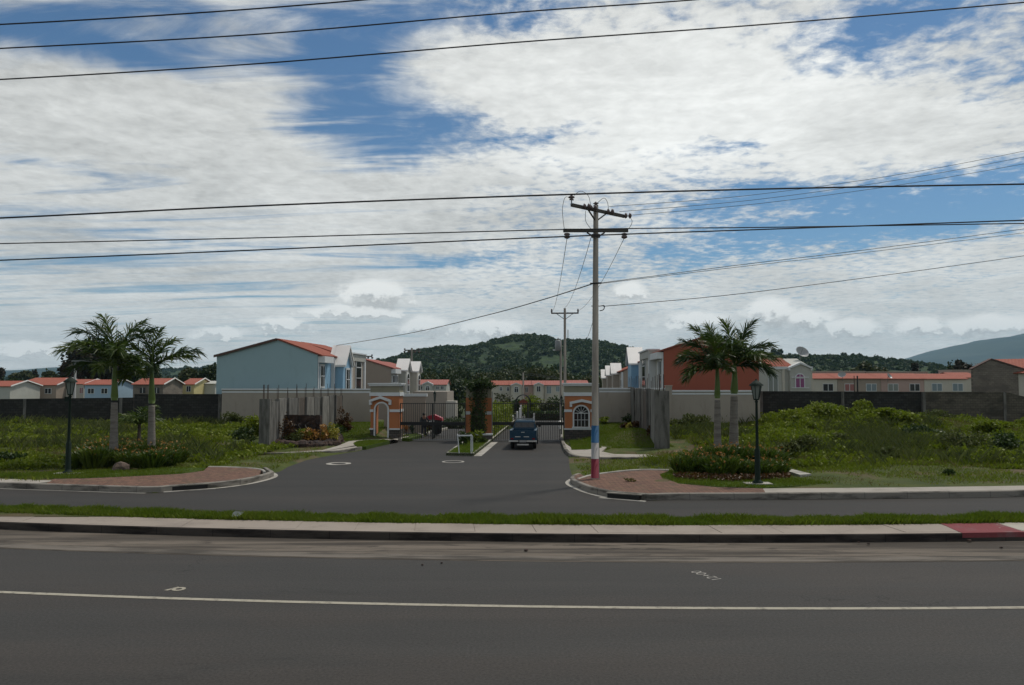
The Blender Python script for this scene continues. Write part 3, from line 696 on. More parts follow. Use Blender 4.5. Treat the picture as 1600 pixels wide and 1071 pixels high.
# paint and covers on the roads
strip('left_gutter_line', 26.16, 26.30, M['kerb_white'], .008, x0=-XR, x1=KL - .7, **S)
t = thing('manhole_cover', 'manhole with a bright ring and dark lid on the left of the forecourt', 'manhole', (*G(529, 725), 0), 0, 'manholes in the forecourt')
MB().lathe([(.36, .004), (.36, .014), (.60, .014), (.60, .004)], 32).build('ring', M['kerb_white'], t); MB().lathe([(.0, .008), (.36, .010), (.36, .004)], 32).build('lid', M['asphalt_dark'], t)
t = thing('manhole_cover', 'thin pale-rimmed manhole near the tip of the gate island', 'manhole', (*G(708, 722), 0), 0, 'manholes in the forecourt')
MB().lathe([(.44, .004), (.44, .012), (.56, .012), (.56, .004)], 32).build('ring', M['kerb_white'], t); MB().lathe([(.0, .007), (.44, .009), (.44, .004)], 32).build('lid', M['asphalt_dark'], t)
def text(body, size, loc, rot, name, m, z=.006, sx=1.0, extr=0.0):
    cu = bpy.data.curves.new(name, 'FONT'); cu.body = body; cu.size = size; cu.extrude = extr; cu.align_x = 'CENTER'; cu.align_y = 'CENTER'
    o = bpy.data.objects.new(name, cu); COL.objects.link(o); bpy.context.view_layer.update()
    dg = bpy.context.evaluated_depsgraph_get(); me = bpy.data.meshes.new_from_object(o.evaluated_get(dg)); bpy.data.objects.remove(o)
    n = bpy.data.objects.new(name, me); COL.objects.link(n); me.materials.clear(); me.materials.append(m); me.name = name
    n.location = (*loc, z); n.rotation_euler = rot; n.scale = (sx, 1, 1); return n
pa = G(1083, 892); pb = G(1127, 908); ang = math.atan2(pa[1] - pb[1], pa[0] - pb[0])
o = text('12+00', .34, ((pa[0] + pb[0]) / 2, (pa[1] + pb[1]) / 2), (0, 0, ang), 'road_number', M['faded_paint'], sx=.92)
o['kind'] = 'structure'
# small looped white paint mark by the edge line
mb = MB(); c = G(277, 921); 
mb.lathe([(.06, .007), (.13, .007)], 20, (c[0] + .03, c[1], 0)); del mb.f[-2:]
mb.add([(c[0] - .22, c[1] - .09, .0072), (c[0] - .14, c[1] - .11, .0072), (c[0] + .0, c[1] + .10, .0072), (c[0] - .05, c[1] + .16, .0072)], [(0, 1, 2, 3)])
o = mb.build('paint_mark', M['line_paint']); o['kind'] = 'structure'
# ------------------------------------------------------------------ walls
def cbox(u0, u1, v0, v1, z0, z1): return (u0, u1, v0, v1, z0, z1)
PV = 8.5
def perimeter(px0, px1, label, top_px, z0=-.2, thick=.2):
    u0, u1 = ufp(px0, PV), ufp(px1, PV); x, y = C((u0 + u1) / 2, PV); h = (u1 - u0) / 2
    t = thing('perimeter_wall', label, 'wall', (x, y, 0), -AL, 'rendered walls of the housing estate')
    zt = at((px0 + px1) / 2, top_px, y).z
    MB().bx(-h, h, 0, thick, z0, zt - .34).build('wall_panel', M['perimeter'], t)
    MB().bx(-h, h, -.02, thick + .02, zt - .34, zt - .20).build('band', M['white_trim'], t)
    MB().bx(-h, h, 0, thick, zt - .20, zt - .12).build('frieze', M['olive'], t)
    MB().bx(-h - .02, h + .02, -.07, thick + .07, zt - .12, zt).build('coping', M['white_trim'], t)
    return t
perimeter(347, 583, 'long beige estate wall with pale coping left of the arched gatehouse', 607.5)
perimeter(926, 1040, 'beige estate wall right of the window gatehouse, behind the painted pole', 606.5)
perimeter(1049, 1187, 'beige estate wall below the brick-red house, behind the right palms', 610)
u = ufp(1044.5, PV); x, y = C(u, PV); t = thing('wall_pier', 'plain beige pier between two stretches of estate wall', 'wall', (x, y, 0), -AL)
MB().bx(-.24, .24, -.15, .25, -.2, at(1044, 604, y).z).build('shaft', M['perimeter'], t); MB().bx(-.28, .28, -.19, .29, at(1044, 604, y).z, at(1044, 604, y).z + .08).build('cap', M['perimeter'], t)

def block_wall(px0, px1, Y, y0, y1, label, m, pill=None, zb=-.3):
    a = at(px0, y0, Y); b = at(px1, y1, Y); t = thing('block_wall', label, 'wall', (a.x, Y, 0), 0, 'unrendered block walls of the empty lots'); L = b.x - a.x
    MB().prism([(0, zb), (L, zb), (L, b.z - .12), (0, a.z - .12)], 'y', 0, .18).build('block_face', m, t)
    MB().prism([(0, a.z - .12), (L, b.z - .12), (L, b.z), (0, a.z)], 'y', -.02, .20).build('top_course', m, t)
    for p in pill or []:
        x = at(p, 600, Y).x - a.x; MB().bx(x - .11, x + .11, -.05, .23, zb, a.z + (b.z - a.z) * x / L - .005).build('post', M['precast'] if p != px1 else m, t)
    return t
block_wall(-60, 209, 62.3, 624.5, 621.5, 'low dark block wall behind the left palms and lamp', M['block_dark'], [40, 190])
block_wall(210, 346, 62.1, 616, 616, 'raised dark block wall ending at the blue house', M['block_dark'], [344])
block_wall(1187, 1441, 62.1, 611.5, 612.5, 'dark block wall behind the right lamp post', M['block_dark'], [1189, 1316])
block_wall(1442, 1571, 61.9, 612.5, 612.5, 'brownish block wall in front of the unfinished gable', M['block_brown'], [1443, 1569])
block_wall(1572, 1680, 62.0, 613, 640, 'brownish block wall sloping down at the right edge', M['block_brown'], [])

# precast fences beside the forecourt: an end pillar, slabs between posts, steel bars left standing on top
def precast(px_n, yn_base, px_f, Yf, ytop_n, side, n, label, pn_w, step=0):
    Yn = G(px_n, yn_base, .15)[1]; a = Vector((at(px_n, 600, Yn).x, Yn, 0)); b = Vector((at(px_f, 600, Yf).x, Yf, 0))
    d = (b - a); L = d.length; d.normalize(); ang = math.atan2(d.y, d.x)
    t = thing('precast_fence', label, 'fence', a, ang, 'grey slab fences flanking the forecourt')
    zt = at(px_n, ytop_n, Yn).z; r = random.Random(side)
    w = L / n
    MB().bx(-.30, .06, -pn_w / 2, pn_w / 2, -.1, zt).build('end_pillar', M['precast'], t)
    for i in range(n):
        x0 = .08 + i * w; zz = zt - .06 + r.uniform(-.03, .05) + (.10 if (i % 3) else 0) * step
        off = (.05 if i % 2 else -.05)
        MB().bx(x0 + .05, x0 + w - .06, off - .05, off + .05, -.1, zz - (.12 if i == 0 else 0)).build('slab', M[['precast', 'precast_sunlit', 'precast', 'precast_brown', 'precast_sunlit'][i % 5]], t)
        MB().bx(x0 + w - .07, x0 + w + .07, -.13, .13, -.1, zz + .02).build('post', M['precast'], t)
        for s in (-.05, .05):
            hh = r.uniform(.45, .95); q = x0 + w + s; MB().tube([(q, s, zz), (q + r.uniform(-.03, .03), s + r.uniform(-.03, .03), zz + hh)], .016, 5).build('rebar', M['rust'], t)
    for s in (-.2, -.06):
        for k in (-.12, .12): MB().tube([(s, k, zt), (s + r.uniform(-.04, .04), k, zt + r.uniform(.7, .95))], .018, 5).build('rebar', M['rust'], t)
    return t
precast(417, 700, 533, 59.8, 623.5, 1, 9, 'stained grey slab fence behind the rock sign, left of the forecourt', .62)
precast(1033, 704, 984, 59.8, 611, 2, 9, 'stained grey slab fence beside the green mound, right of the forecourt', .80, 1)

# ------------------------------------------------------------------ gatehouses
def arch_wall(mb, x0, x1, z0, z1, ax0, ax1, zs, y0, y1, n=14, sill=None):
    """wall with a round-headed opening; sill = bottom of the opening (None: down to z0)"""
    sb = z0 if sill is None else sill; r = (ax1 - ax0) / 2; cx = (ax0 + ax1) / 2
    mb.bx(x0, ax0, y0, y1, z0, z1); mb.bx(ax1, x1, y0, y1, z0, z1)
    if sill is not None: mb.bx(ax0, ax1, y0, y1, z0, sb)
    pts = [(cx - r * math.cos(math.pi * i / n), zs + r * math.sin(math.pi * i / n)) for i in range(n + 1)]
    for (xa, za), (xb, zb) in zip(pts, pts[1:]): mb.prism([(xa, za), (xb, zb), (xb, z1), (xa, z1)], 'y', y0, y1)
def arch_band(mb, ax0, ax1, zb, zs, w, y0, y1, n=14, sill=False):
    """frame round an arched opening"""
    r = (ax1 - ax0) / 2; cx = (ax0 + ax1) / 2
    mb.bx(ax0 - w, ax0, y0, y1, zb, zs); mb.bx(ax1, ax1 + w, y0, y1, zb, zs)
    for i in range(n):
        t0, t1 = math.pi * i / n, math.pi * (i + 1) / n
        mb.prism([(cx - rr * math.cos(t), zs + rr * math.sin(t)) for rr, t in ((r, t0), (r, t1), (r + w, t1), (r + w, t0))], 'y', y0, y1)
    if sill: mb.bx(ax0 - w - .05, ax1 + w + .05, y0 - .03, y1, zb - w, zb)
def pediment(mb, x0, x1, ze, zp, y0, y1, th=.16):
    cx = (x0 + x1) / 2
    mb.prism([(x0, ze), (cx, zp - th * 1.1), (cx, zp), (x0, ze + th)], 'y', y0, y1); mb.prism([(cx, zp - th * 1.1), (x1, ze), (x1, ze + th), (cx, zp)], 'y', y0, y1)
    mb.bx(x0, x0 + .16, y0 + .01, y1, ze - .16, ze + .01); mb.bx(x1 - .16, x1, y0 + .01, y1, ze - .16, ze + .01)
def gatehouse(px0, px1, label, arch, passage, ped, depth):
    u0, u1 = ufp(px0, 0), ufp(px1, 0); x, y = C(u0, 0); W = u1 - u0
    t = thing('gatehouse', label, 'gatehouse', (x, y, 0), -AL, 'orange gatehouses of the estate')
    Z = lambda py: at((px0 + px1) / 2, py, y).z
    U = lambda px: ufp(px, 0) - u0
    zc, zc0, zf, zb, zl, zs0 = Z(599), Z(603.5), Z(613.5), Z(619), Z(669.5), Z(671.5)
    ax0, ax1, zsp, sill = U(arch[0]), U(arch[1]), Z(arch[2]), (Z(arch[3]) if arch[3] else None)
    zb_ = -.05
    # stone base
    mb = MB()
    if passage:
        MB().bx(0, ax0, 0, .32, zb_, zs0).bx(0, .22, .319, depth, zb_, zs0).build('stone_base', M['stone'], t)
        mb.bx(ax1, W, 0, .32, zb_, zs0); mb.bx(W - .22, W, .319, depth, zb_, zs0)
    else: mb.bx(0, W, 0, depth, zb_, zs0)
    mb.build('stone_base', M['stone'], t)
    mb = MB(); arch_wall(mb, .02, W - .02, zs0, zb - .002, ax0, ax1, zsp, .02, .30, sill=sill)
    mb.build('front_wall', M['orange'], t)
    MB().bx(.02, .20, .30, depth, zs0, zb - .002).build('side_wall', M['salmon'] if passage else M['orange'], t)
    MB().bx(W - .20, W - .02, .30, depth, zs0, zb - .002).build('side_wall', M['orange'], t)
    if passage: MB().bx(.20, .24, .31, depth - .02, 0, zb - .01).build('jamb_lining', M['salmon'], t)  # inner passage face, sunlight painted in by the brighter plaster
    mb = MB()
    for a, b in ((-.03, ax0 - .14), (ax1 + .14, W + .03)): mb.bx(a, b, -.03, .05, Z(644), Z(640))
    mb.bx(W - .05, W + .03, .05, depth, Z(644), Z(640)); mb.build('string_course', M['white_trim'], t)
    mb = MB()
    for a, b in ((-.05, ax0 - .14), (ax1 + .14, W + .05)) if passage else ((-.05, W + .05),): mb.bx(a, b, -.05, .05, zs0 - .01, zl)
    mb.build('ledge', M['white_trim'], t)
    mb = MB(); arch_band(mb, ax0, ax1, sill if sill else 0, zsp, .10, -.05, .04, sill=bool(sill)); mb.build('arch_surround', M['white_trim'], t)
    mb = MB(); pediment(mb, U(ped[0]), U(ped[2]), Z(ped[3] + 1), Z(ped[4]), -.22, .02); mb.build('pediment', M['white_trim'], t)
    MB().bx(-.06, W + .06, -.06, depth + .04, zb, zf).build('white_band', M['white_trim'], t)
    MB().bx(0, W, 0, depth, zf, zc0).build('frieze', M['olive'], t)
    MB().bx(-.10, W + .10, -.10, depth + .1, zc0, zc - .09).build('cornice', M['white_trim'], t)
    MB().bx(-.16, W + .16, -.16, depth + .14, zc - .09, zc).build('coping', M['white_trim'], t)
    if not passage:
        r = (ax1 - ax0) / 2; cx = (ax0 + ax1) / 2; g = MB().prism([(ax0, sill), (ax1, sill)] + [(cx + r * math.cos(math.pi * i / 14), zsp + r * math.sin(math.pi * i / 14)) for i in range(15)], 'y', .20, .22).build('window_pane', M['glass'], t)
        mb = MB()
        for i in range(1, 4): xx = ax0 + (ax1 - ax0) * i / 4; mb.bx(xx - .014, xx + .014, .12, .17, sill, zsp)
        mb.bx(ax0, ax1, .115, .175, zsp - .025, zsp + .025); mb.bx(ax0, ax1, .12, .17, (sill + zsp) / 2 - .014, (sill + zsp) / 2 + .014)
        for i in range(1, 6): tt = math.pi * i / 6; mb.obox((cx, .145, zsp), (cx + r * math.cos(tt), .145, zsp + r * math.sin(tt)), .024, .03)
        mb.build('window_bars', M['white_trim'], t)
    return t
gatehouse(579, 624, 'orange gatehouse with a narrow walk-through arch, left of the gates', (587, 606, 640, None), True, (578, 594.5, 612, 628, 619), 1.3)
gatehouse(882, 932, 'orange gatehouse with a barred arched window, right of the gates', (897, 919, 646, 667), False, (890, 909, 928, 631, 624), 2.2)

# middle pillar of the gate
u0, u1 = ufp(728, .3), ufp(768, .3); x, y = C(u0, .3); W = u1 - u0
t = thing('gate_pillar', 'orange middle gate pillar smothered by a climbing plant', 'gate pillar', (x, y, 0), -AL)
Z = lambda py: at(748, py, y).z
mb = MB(); arch_wall(mb, 0, W, .02, Z(622), .32, W - .46, Z(650), 0, .5); mb.build('shaft', M['orange'], t)
MB().bx(.02, W - .02, .02, .48, Z(622), Z(606)).build('head', M['olive'], t); MB().bx(-.05, W + .05, -.05, .55, Z(606), Z(603)).build('coping', M['white_trim'], t)
MB().bx(.3, W - .44, .42, .49, .02, Z(626)).build('niche_back', M['dark_wood'], t)
mb = MB(); mb.bx(-.03, .31, -.03, .04, Z(648), Z(643)); mb.bx(W - .45, W + .03, -.03, .04, Z(648), Z(643)); mb.bx(W - .02, W + .03, .04, .5, Z(648), Z(643)); mb.build('string_course', M['white_trim'], t)
MB().bx(-.05, W + .08, -.75, 0, .0, Z(679)).build('planter_wall', M['stone'], t)
MB().bx(-.08, W + .11, -.78, -.02, Z(679), Z(677)).build('planter_coping', M['white_trim'], t)
MB().tube([(W + .06, -.2, .1), (W + .06, -.2, Z(612))], .035, 8).build('downpipe', M['galv'], t)

# steel gates: every bar a part
def gate(px0, px1, label, yb0, ztop=630):
    u0, u1 = ufp(px0, .15), ufp(px1, .15); x, y = C(u0, .15); W = u1 - u0
    t = thing('steel_gate', label, 'gate', (x, y, 0), -AL, 'steel gates closing the estate street')
    zt, zm0, zm1, zb = at(px0, ztop, y).z, at(px0, 664.5, y).z, at(px0, 659.5, y).z, .10
    MB().bx(0, W, -.03, .03, zt - .05, zt).build('top_rail', M['gate_grey'], t); MB().bx(0, W, -.035, .035, zm0, zm1).build('lock_rail', M['black_metal'], t)
    MB().bx(0, W, -.03, .03, zb - .05, zb).build('bottom_rail', M['galv'], t)
    n = int(round(W / .148)); me = None
    for i in range(n + 1):
        xx = W * i / n
        if me is None: b = MB().bx(-.014, .014, -.014, .014, zb, zt - .04).build('bar', M['gate_grey'], t); me = b.data; b.location = (xx, 0, 0)
        else: b = bpy.data.objects.new('bar', me); COL.objects.link(b); b.parent = t; b.location = (xx, 0, 0)
    for xx in (0, W / 2 - .03, W / 2 + .03, W): MB().bx(xx - .03, xx + .03, -.025, .035, zb, zt + .0).build('stile', M['gate_grey'], t)
    return t
gate(626, 727, 'left grey bar gate with a black lock rail', 689); gate(769, 881, 'right grey bar gate that the blue pickup waits at', 692)

# garden walls seen through the left gate
def gwall(px0, px1, Y, ytop, m, label, cop=None, dep=.2, name='garden_wall', zb=-1.2):
    a = at(px0, ytop, Y); b = at(px1, ytop, Y); t = thing(name, label, 'wall', ((a.x + b.x) / 2, Y, 0), -AL, 'low yard walls inside the estate'); h = (b.x - a.x) / 2
    MB().bx(-h, h, 0, dep, zb, a.z - (.2 if cop else 0)).build('face', m, t)
    if cop: MB().bx(-h - .04, h + .12, -.06, dep + .06, a.z - .2, a.z).build('coping', M[cop], t)
    return t
gwall(600, 665, 56.5, 615.5, M['taupe'], 'brown yard wall with white coping right behind the arched gatehouse', 'white_trim')
gwall(645, 699, 84, 612, M['beige'], 'pale yard wall seen above the left gate bars', None, 5)
gwall(697, 712, 82, 627, M['cream'], 'bright low end wall at the right of the left gate', None, 1.5)

# ------------------------------------------------------------------ houses
def rib_slab(mb, A, B, C_, D, n, th=.07, amp=.035):
    """ribbed tile slope: A-B is the eave, D-C_ the ridge; n tile rows across"""
    A, B, C_, D = map(Vector, (A, B, C_, D)); N_ = (B - A).cross(D - A).normalized(); 
    if N_.z < 0: N_ = -N_
    k = 4; m = n * k; V = []
    for i in range(m + 1):
        s = i / m; h = amp * (1 + math.cos(2 * math.pi * i / k)) * .5
        V += [tuple(A.lerp(B, s) + N_ * h), tuple(D.lerp(C_, s) + N_ * h)]
    F = [(2 * i, 2 * i + 2, 2 * i + 3, 2 * i + 1) for i in range(m)]
    mb.add(V, F); q = [A, B, C_, D]; mb.add([tuple(p) for p in q] + [tuple(p - N_ * th) for p in q], [(4, 5, 6, 7), (0, 1, 5, 4), (1, 2, 6, 5), (2, 3, 7, 6), (3, 0, 4, 7)])
def street_house(side, uf, v0, L, dep, wall, front, eave, ridge, ro, beave, label, feats, tile='tile', roof_side_dark=True):
    x, y = C(uf, v0); g0 = gz(y) - .1; t = thing('terraced_house', label, 'house', (x, y, 0), -AL, 'two-storey houses along the gated street')
    s = side
    O = lambda o: s * o
    prof = [(O(0), g0), (O(0), eave), (O(-ro), ridge), (O(-dep), beave), (O(-dep), g0)]
    MB().prism(prof, 'y', 0, L).build('wall', M[wall], t)
    mb = MB().bx(min(O(0), O(.03)), max(O(0), O(.03)), .15, L - .02, g0, eave - .12); mb.build('street_front', M[front], t)
    mb = MB(); sl = (ridge - eave) / ro
    rib_slab(mb, (O(.35), -.12, eave - sl * .35 + .1), (O(.35), L + .05, eave - sl * .35 + .1), (O(-ro), L + .05, ridge + .1), (O(-ro), -.12, ridge + .1), max(int(L / .26), 4))
    sb = (ridge - beave) / (dep - ro); rib_slab(mb, (O(-dep - .15), -.12, beave - sb * .15 + .08), (O(-dep - .15), L + .05, beave - sb * .15 + .08), (O(-ro - .02), L + .05, ridge + .02), (O(-ro - .02), -.12, ridge + .02), max(int(L / .26), 4))
    mb.build('roof', M[tile], t)
    MB().prism([(O(-ro), ridge - .06), (O(-dep - .2), beave - sb * .2 - .06), (O(-dep - .2), beave - sb * .2 + .14), (O(-ro), ridge + .14)], 'y', -.16, -.125).build('verge_board', M['roof_edge'], t)
    def wbox(m_, name, o0, o1, ya, yb, za, zb, parent=t):
        a, b = sorted((O(o0), O(o1))); return MB().bx(a, b, ya, yb, za, zb).build(name, M[m_], parent)
    for f in feats:
        k = f[0]
        if k == 'fascia': wbox('white_trim', 'eave_box', .03, .55, f[1], f[2], eave - .62, eave - .10)
        if k == 'pilaster': wbox('white_trim', 'pilaster', .031, f[3] if len(f) > 3 else .14, f[1], f[2], g0, eave - .14)
        if k == 'bay': wbox(f[4], 'bay', .031, f[3], f[1], f[2], g0, eave - .15)
        if k == 'parapet':
            wbox('greycream', 'parapet', -.3, f[3], f[1], f[2], eave - .4, eave + .25); wbox('white_trim', 'parapet_coping', -.36, f[3] + .12, f[1] - .06, f[2] + .06, eave + .25, eave + .37)
        if k == 'win':
            _, ya, yb, za, zb, o = f
            fr = wbox('white_trim', 'window', o, o + .07, ya - .16, yb + .16, za - .16, zb + .16)
            wbox('glass', 'pane', o + .07, o + .085, ya, yb, za, zb, fr)
            mb = MB(); a, b = sorted((O(o + .085), O(o + .11)))
            mb.bx(a, b, ya, yb, (za + zb) / 2 - .035, (za + zb) / 2 + .035); mb.bx(a, b, (ya + yb) / 2 - .03, (ya + yb) / 2 + .03, za, zb); mb.build('glazing_bar', M['white_trim'], fr)
        if k == 'archwin':
            _, ya, yb, za, zs, o = f; r = (yb - ya) / 2; cy = (ya + yb) / 2
            a, b = sorted((O(o), O(o + .06))); fr = MB().prism([(ya - .15, za - .12), (yb + .15, za - .12)] + [(cy + (r + .15) * math.cos(math.pi * i / 10), zs + (r + .15) * math.sin(math.pi * i / 10)) for i in range(11)], 'x', a, b).build('window', M['white_trim'], t)
            a, b = sorted((O(o + .06), O(o + .075))); MB().prism([(ya, za), (yb, za)] + [(cy + r * math.cos(math.pi * i / 10), zs + r * math.sin(math.pi * i / 10)) for i in range(11)], 'x', a, b).build('pane', M['glass'], fr)
            a, b = sorted((O(o + .075), O(o + .1))); MB().bx(a, b, ya, yb, zs - .04, zs + .04).build('glazing_bar', M['white_trim'], fr); MB().bx(a, b, ya, yb, (za + zs) / 2 - .03, (za + zs) / 2 + .03).build('glazing_bar', M['white_trim'], fr)
        if k == 'gable':      # steep white-capped gable over a bay, seen edge-on
            _, yc, hw, pr, zl, zp = f; bk = -.25
            a, b = sorted((O(bk), O(pr))); MB().prism([(yc - hw + .12, g0), (yc + hw - .12, g0), (yc + hw - .12, zl), (yc, zp - .15), (yc - hw + .12, zl)], 'x', a, b).build('gable_bay', M[front], t)
            mb = MB(); a, b = sorted((O(bk - .1), O(pr + .28)))
            for q in (-1, 1):
                mb.prism([(yc, zp), (yc + q * (hw + .05), zl - .05), (yc + q * (hw + .05), zl - .22), (yc, zp - .18)], 'x', a, b)
            mb.build('gable_cap', M['gable_white'], t)
            a, b = sorted((O(pr + .02), O(pr + .2))); mb = MB()
            for q in (-1, 1): mb.prism([(yc, zp - .2), (yc + q * (hw - .1), zl - .2), (yc + q * (hw - .35), zl - .2), (yc, zp - .55)], 'x', a, b)
            mb.build('bargeboard', M['white_trim'], t)
    return t
ul = ufp(496, 9.6)
e1 = at(496, 555, 62.2).z; rd = at(430, 531.5, 62.4).z; be = at(337, 557, 62.8).z
ub = ufp(338, 9.6); ur = ufp(432, 9.6)
street_house(1, ul, 9.6, 6.9, ul - ub, 'blue_wall', 'blue_front', e1, rd, ul - ur, be, 'light blue house with a stepped red roof on the left, behind the estate wall',
    [('fascia', .1, 2.6), ('win', .55, 1.45, 3.6, 5.25, .05), ('pilaster', .02, .2, .08), ('pilaster', 3.55, 3.75, .32),
     ('gable', 5.25, 1.45, .95, 5.45, 7.15), ('win', 4.8, 5.7, 3.3, 5.0, .97)])
street_house(1, ul, 16.55, 6.4, ul - ub, 'taupe', 'taupe', e1 + .15, at(472, 536.5, 69).z, ul - ufp(472, 16.55), be, 'taupe house with a tall arched window beside the light blue house',
    [('parapet', .3, 6.3, .5), ('bay', 1.5, 6.3, .35, 'beige'), ('pilaster', 1.4, 1.8, .45), ('archwin', 3.2, 4.9, 3.3, 5.3, .37), ('pilaster', 6.0, 6.4, .5), ('pilaster', .0, .3, .2)])
e3 = at(610, 575.5, 88.6).z; r3 = at(566, 562, 89).z; u3r = ufp(566, 36.2)
street_house(1, ul, 36.2, 7.2, 9.0, 'taupe', 'greycream', e3, r3, ul - u3r, 4.8, 'brown-sided house with a white gable cap behind the arched gatehouse',
    [('fascia', .1, 3.2), ('win', .7, 1.9, 3.0, 4.6, .05), ('win', 2.6, 3.3, 3.0, 4.6, .05), ('gable', 5.4, 1.4, .9, e3 - .1, e3 + 1.25), ('archwin', 4.8, 6.0, 2.8, 4.3, .92)], 'tile_pink')
street_house(1, ul, 43.5, 7.3, 9.0, 'taupe', 'cream', e3 - .1, r3 - .1, ul - u3r, 4.8, 'white-fronted house with a gable cap at the far end of the left row',
    [('win', .8, 1.9, 3.2, 4.8, .05), ('win', 2.5, 3.2, 3.2, 4.8, .05), ('gable', 5.3, 1.4, .9, e3 - .15, e3 + 1.1), ('archwin', 4.7, 5.9, 2.8, 4.2, .92)], 'tile_pink')
# right row, facing left
uR = ufp(1037.5, 10.4); e4 = at(1038, 548.5, 61.2).z; ridge_u = ufp(1104, 10.4); r4 = at(1104, 527, 61).z; bu = ufp(1186, 10.4); b4 = at(1186, 555, 60.6).z
street_house(-1, uR, 10.4, 14.2, bu - uR, 'brick_red', 'greycream', e4, r4, ridge_u - uR, b4, 'brick-red house on the right, behind the palms',
    [('fascia', .1, 5.0), ('win', .9, 2.1, 3.4, 5.6, .05), ('pilaster', .05, .35, .1), ('pilaster', 3.0, 3.4, .12), ('bay', 5.2, 12.8, .45, 'greycream'), ('parapet', 5.2, 12.8, .62), ('pilaster', 5.1, 5.6, .6), ('archwin', 9.0, 11.2, 3.4, 5.4, .47), ('pilaster', 12.4, 12.9, .6)])
street_house(-1, uR, 24.8, 10.2, bu - uR, 'cream', 'blue_front', e4 - .5, r4 - 1.2, ridge_u - uR, b4, 'house with a blue front and tall white gable cap in the right row',
    [('pilaster', .0, .6, .5), ('gable', 5.2, 2.1, 1.0, e4 - .55, e4 + 1.15), ('pilaster', 9.4, 9.9, .5)])
e5 = 5.35; u5 = uR
for i, (v0, L, zz, lab) in enumerate([(50.5, 12, 0, 'taupe-sided house with a white gable cap, nearest of the far right row'), (62.6, 13, -.1, 'middle house of the far right row with a white gable cap'), (75.8, 14, -.5, 'last house of the far right row with a white gable cap')]):
    street_house(-1, u5, v0, L, 9, 'taupe', 'beige', e5 + zz, 7.0 + zz, 4.2, 5 + zz, lab, [('gable', L * .72, 1.5, .9, e5 + zz - .2, e5 + zz + 1.25), ('pilaster', .0, .4, .25), ('win', 2, 3.4, 2.4, 4.2, .05)], 'tile')

def front_house(name, label, px0, px1, Y, ye, yr, wall, wins, D=7, tile='tile', group=None, gab=(), zb=None, side_gable=True, roof_in=0, hip=.25, trim=True, lip=.25):
    """house whose long front faces the camera, with a ridge along its length"""
    a = at(px0, ye, Y); b = at(px1, ye, Y); zr = at(px0, yr, Y + D / 2).z; ze = a.z; x0 = a.x; W = b.x - a.x
    g0 = (gz(Y) - .2) if zb is None else zb
    t = thing(name, label, 'house', (x0, Y, 0), 0, group)
    MB().prism([(0, g0), (0, ze), (D / 2, zr - .05), (D, ze), (D, g0)], 'x', 0, W).build('wall', M[wall], t)
    mb = MB(); n = max(int(W / .3), 4); s = (zr - ze) / (D / 2)
    rib_slab(mb, (-hip, -lip, ze - s * lip + .06), (W + hip, -lip, ze - s * lip + .06), (W + hip, D / 2, zr + .06), (-hip, D / 2, zr + .06), n)
    rib_slab(mb, (-hip, D + lip, ze - s * lip + .06), (W + hip, D + lip, ze - s * lip + .06), (W + hip, D / 2 + .01, zr + .06), (-hip, D / 2 + .01, zr + .06), n)
    mb.build('roof', M[tile], t)
    if group and 'left block' in group: MB().prism([(-lip, ze - s * lip + .02), (D / 2, zr + .02), (D / 2, zr + .20), (-lip, ze - s * lip + .20)], 'x', W + hip + .005, W + hip + .12).prism([(D + lip, ze - s * lip + .02), (D / 2, zr + .02), (D / 2, zr + .20), (D + lip, ze - s * lip + .20)], 'x', W + hip + .005, W + hip + .12).build('bargeboard', M['gable_white'], t)
    U = lambda p: at(p, ye, Y).x - x0; Zp = lambda q: at((px0 + px1) / 2, q, Y).z
    for w in wins:
        k, p0, p1, y0, y1 = w[:5]; pane = w[5] if len(w) > 5 else 'glass'; xa, xb, zt, zo = U(p0), U(p1), Zp(y0), Zp(y1); f = .07
        if k == 'w':
            fr = MB().bx(xa - f, xb + f, -.05, 0.01, zo - f, zt + f).build('window', M['white_trim'] if trim else M[wall], t)
            MB().bx(xa, xb, -.065, -.051, zo, zt).build('pane', M[pane], fr); MB().bx((xa + xb) / 2 - .04, (xa + xb) / 2 + .04, -.08, -.066, zo, zt).build('glazing_bar', M['white_trim'], fr)
        if k == 'a':
            r = (xb - xa) / 2; cx = (xa + xb) / 2; zs = zt - r
            arc = lambda rr, n=12: [(cx + rr * math.cos(math.pi * i / n), zs + rr * math.sin(math.pi * i / n)) for i in range(n + 1)]
            fr = MB().prism([(xa - .12, zo - .08), (xb + .12, zo - .08)] + arc(r + .12), 'y', -.06, .01).build('window', M['white_trim'], t)
            MB().prism([(xa, zo), (xb, zo)] + arc(r), 'y', -.075, -.061).build('pane', M[pane], fr)
            MB().bx(cx - .035, cx + .035, -.09, -.076, zo, zt).bx(xa, xb, -.09, -.076, zs - .03, zs + .03).build('glazing_bar', M['white_trim'], fr)
    for g in gab:
        p0, p1, yp, ye2, proj = g; xa, xb, zp, z2 = U(p0), U(p1), Zp(yp), Zp(ye2); cx = (xa + xb) / 2
        MB().prism([(xa, g0), (xb, g0), (xb, z2), (cx, zp - .1), (xa, z2)], 'y', -proj, .02).build('gable_front', M[wall], t)
        mb = MB(); pediment(mb, xa - .15, xb + .15, z2, zp + .12, -proj - .18, .3, .2); mb.build('pediment', M['white_trim'], t)
    for g in gab:
        xa, xb = U(g[0]), U(g[1])
        for ch in [c for c in bpy.data.objects if c.parent == t and c.name.startswith('window')]:
            xs_ = [v.co.x for v in ch.data.vertices]; xm = (max(xs_) + min(xs_)) / 2
            if xa < xm < xb: ch.location.y = -g[4] - .02
    return t, x0, ze, zr, W

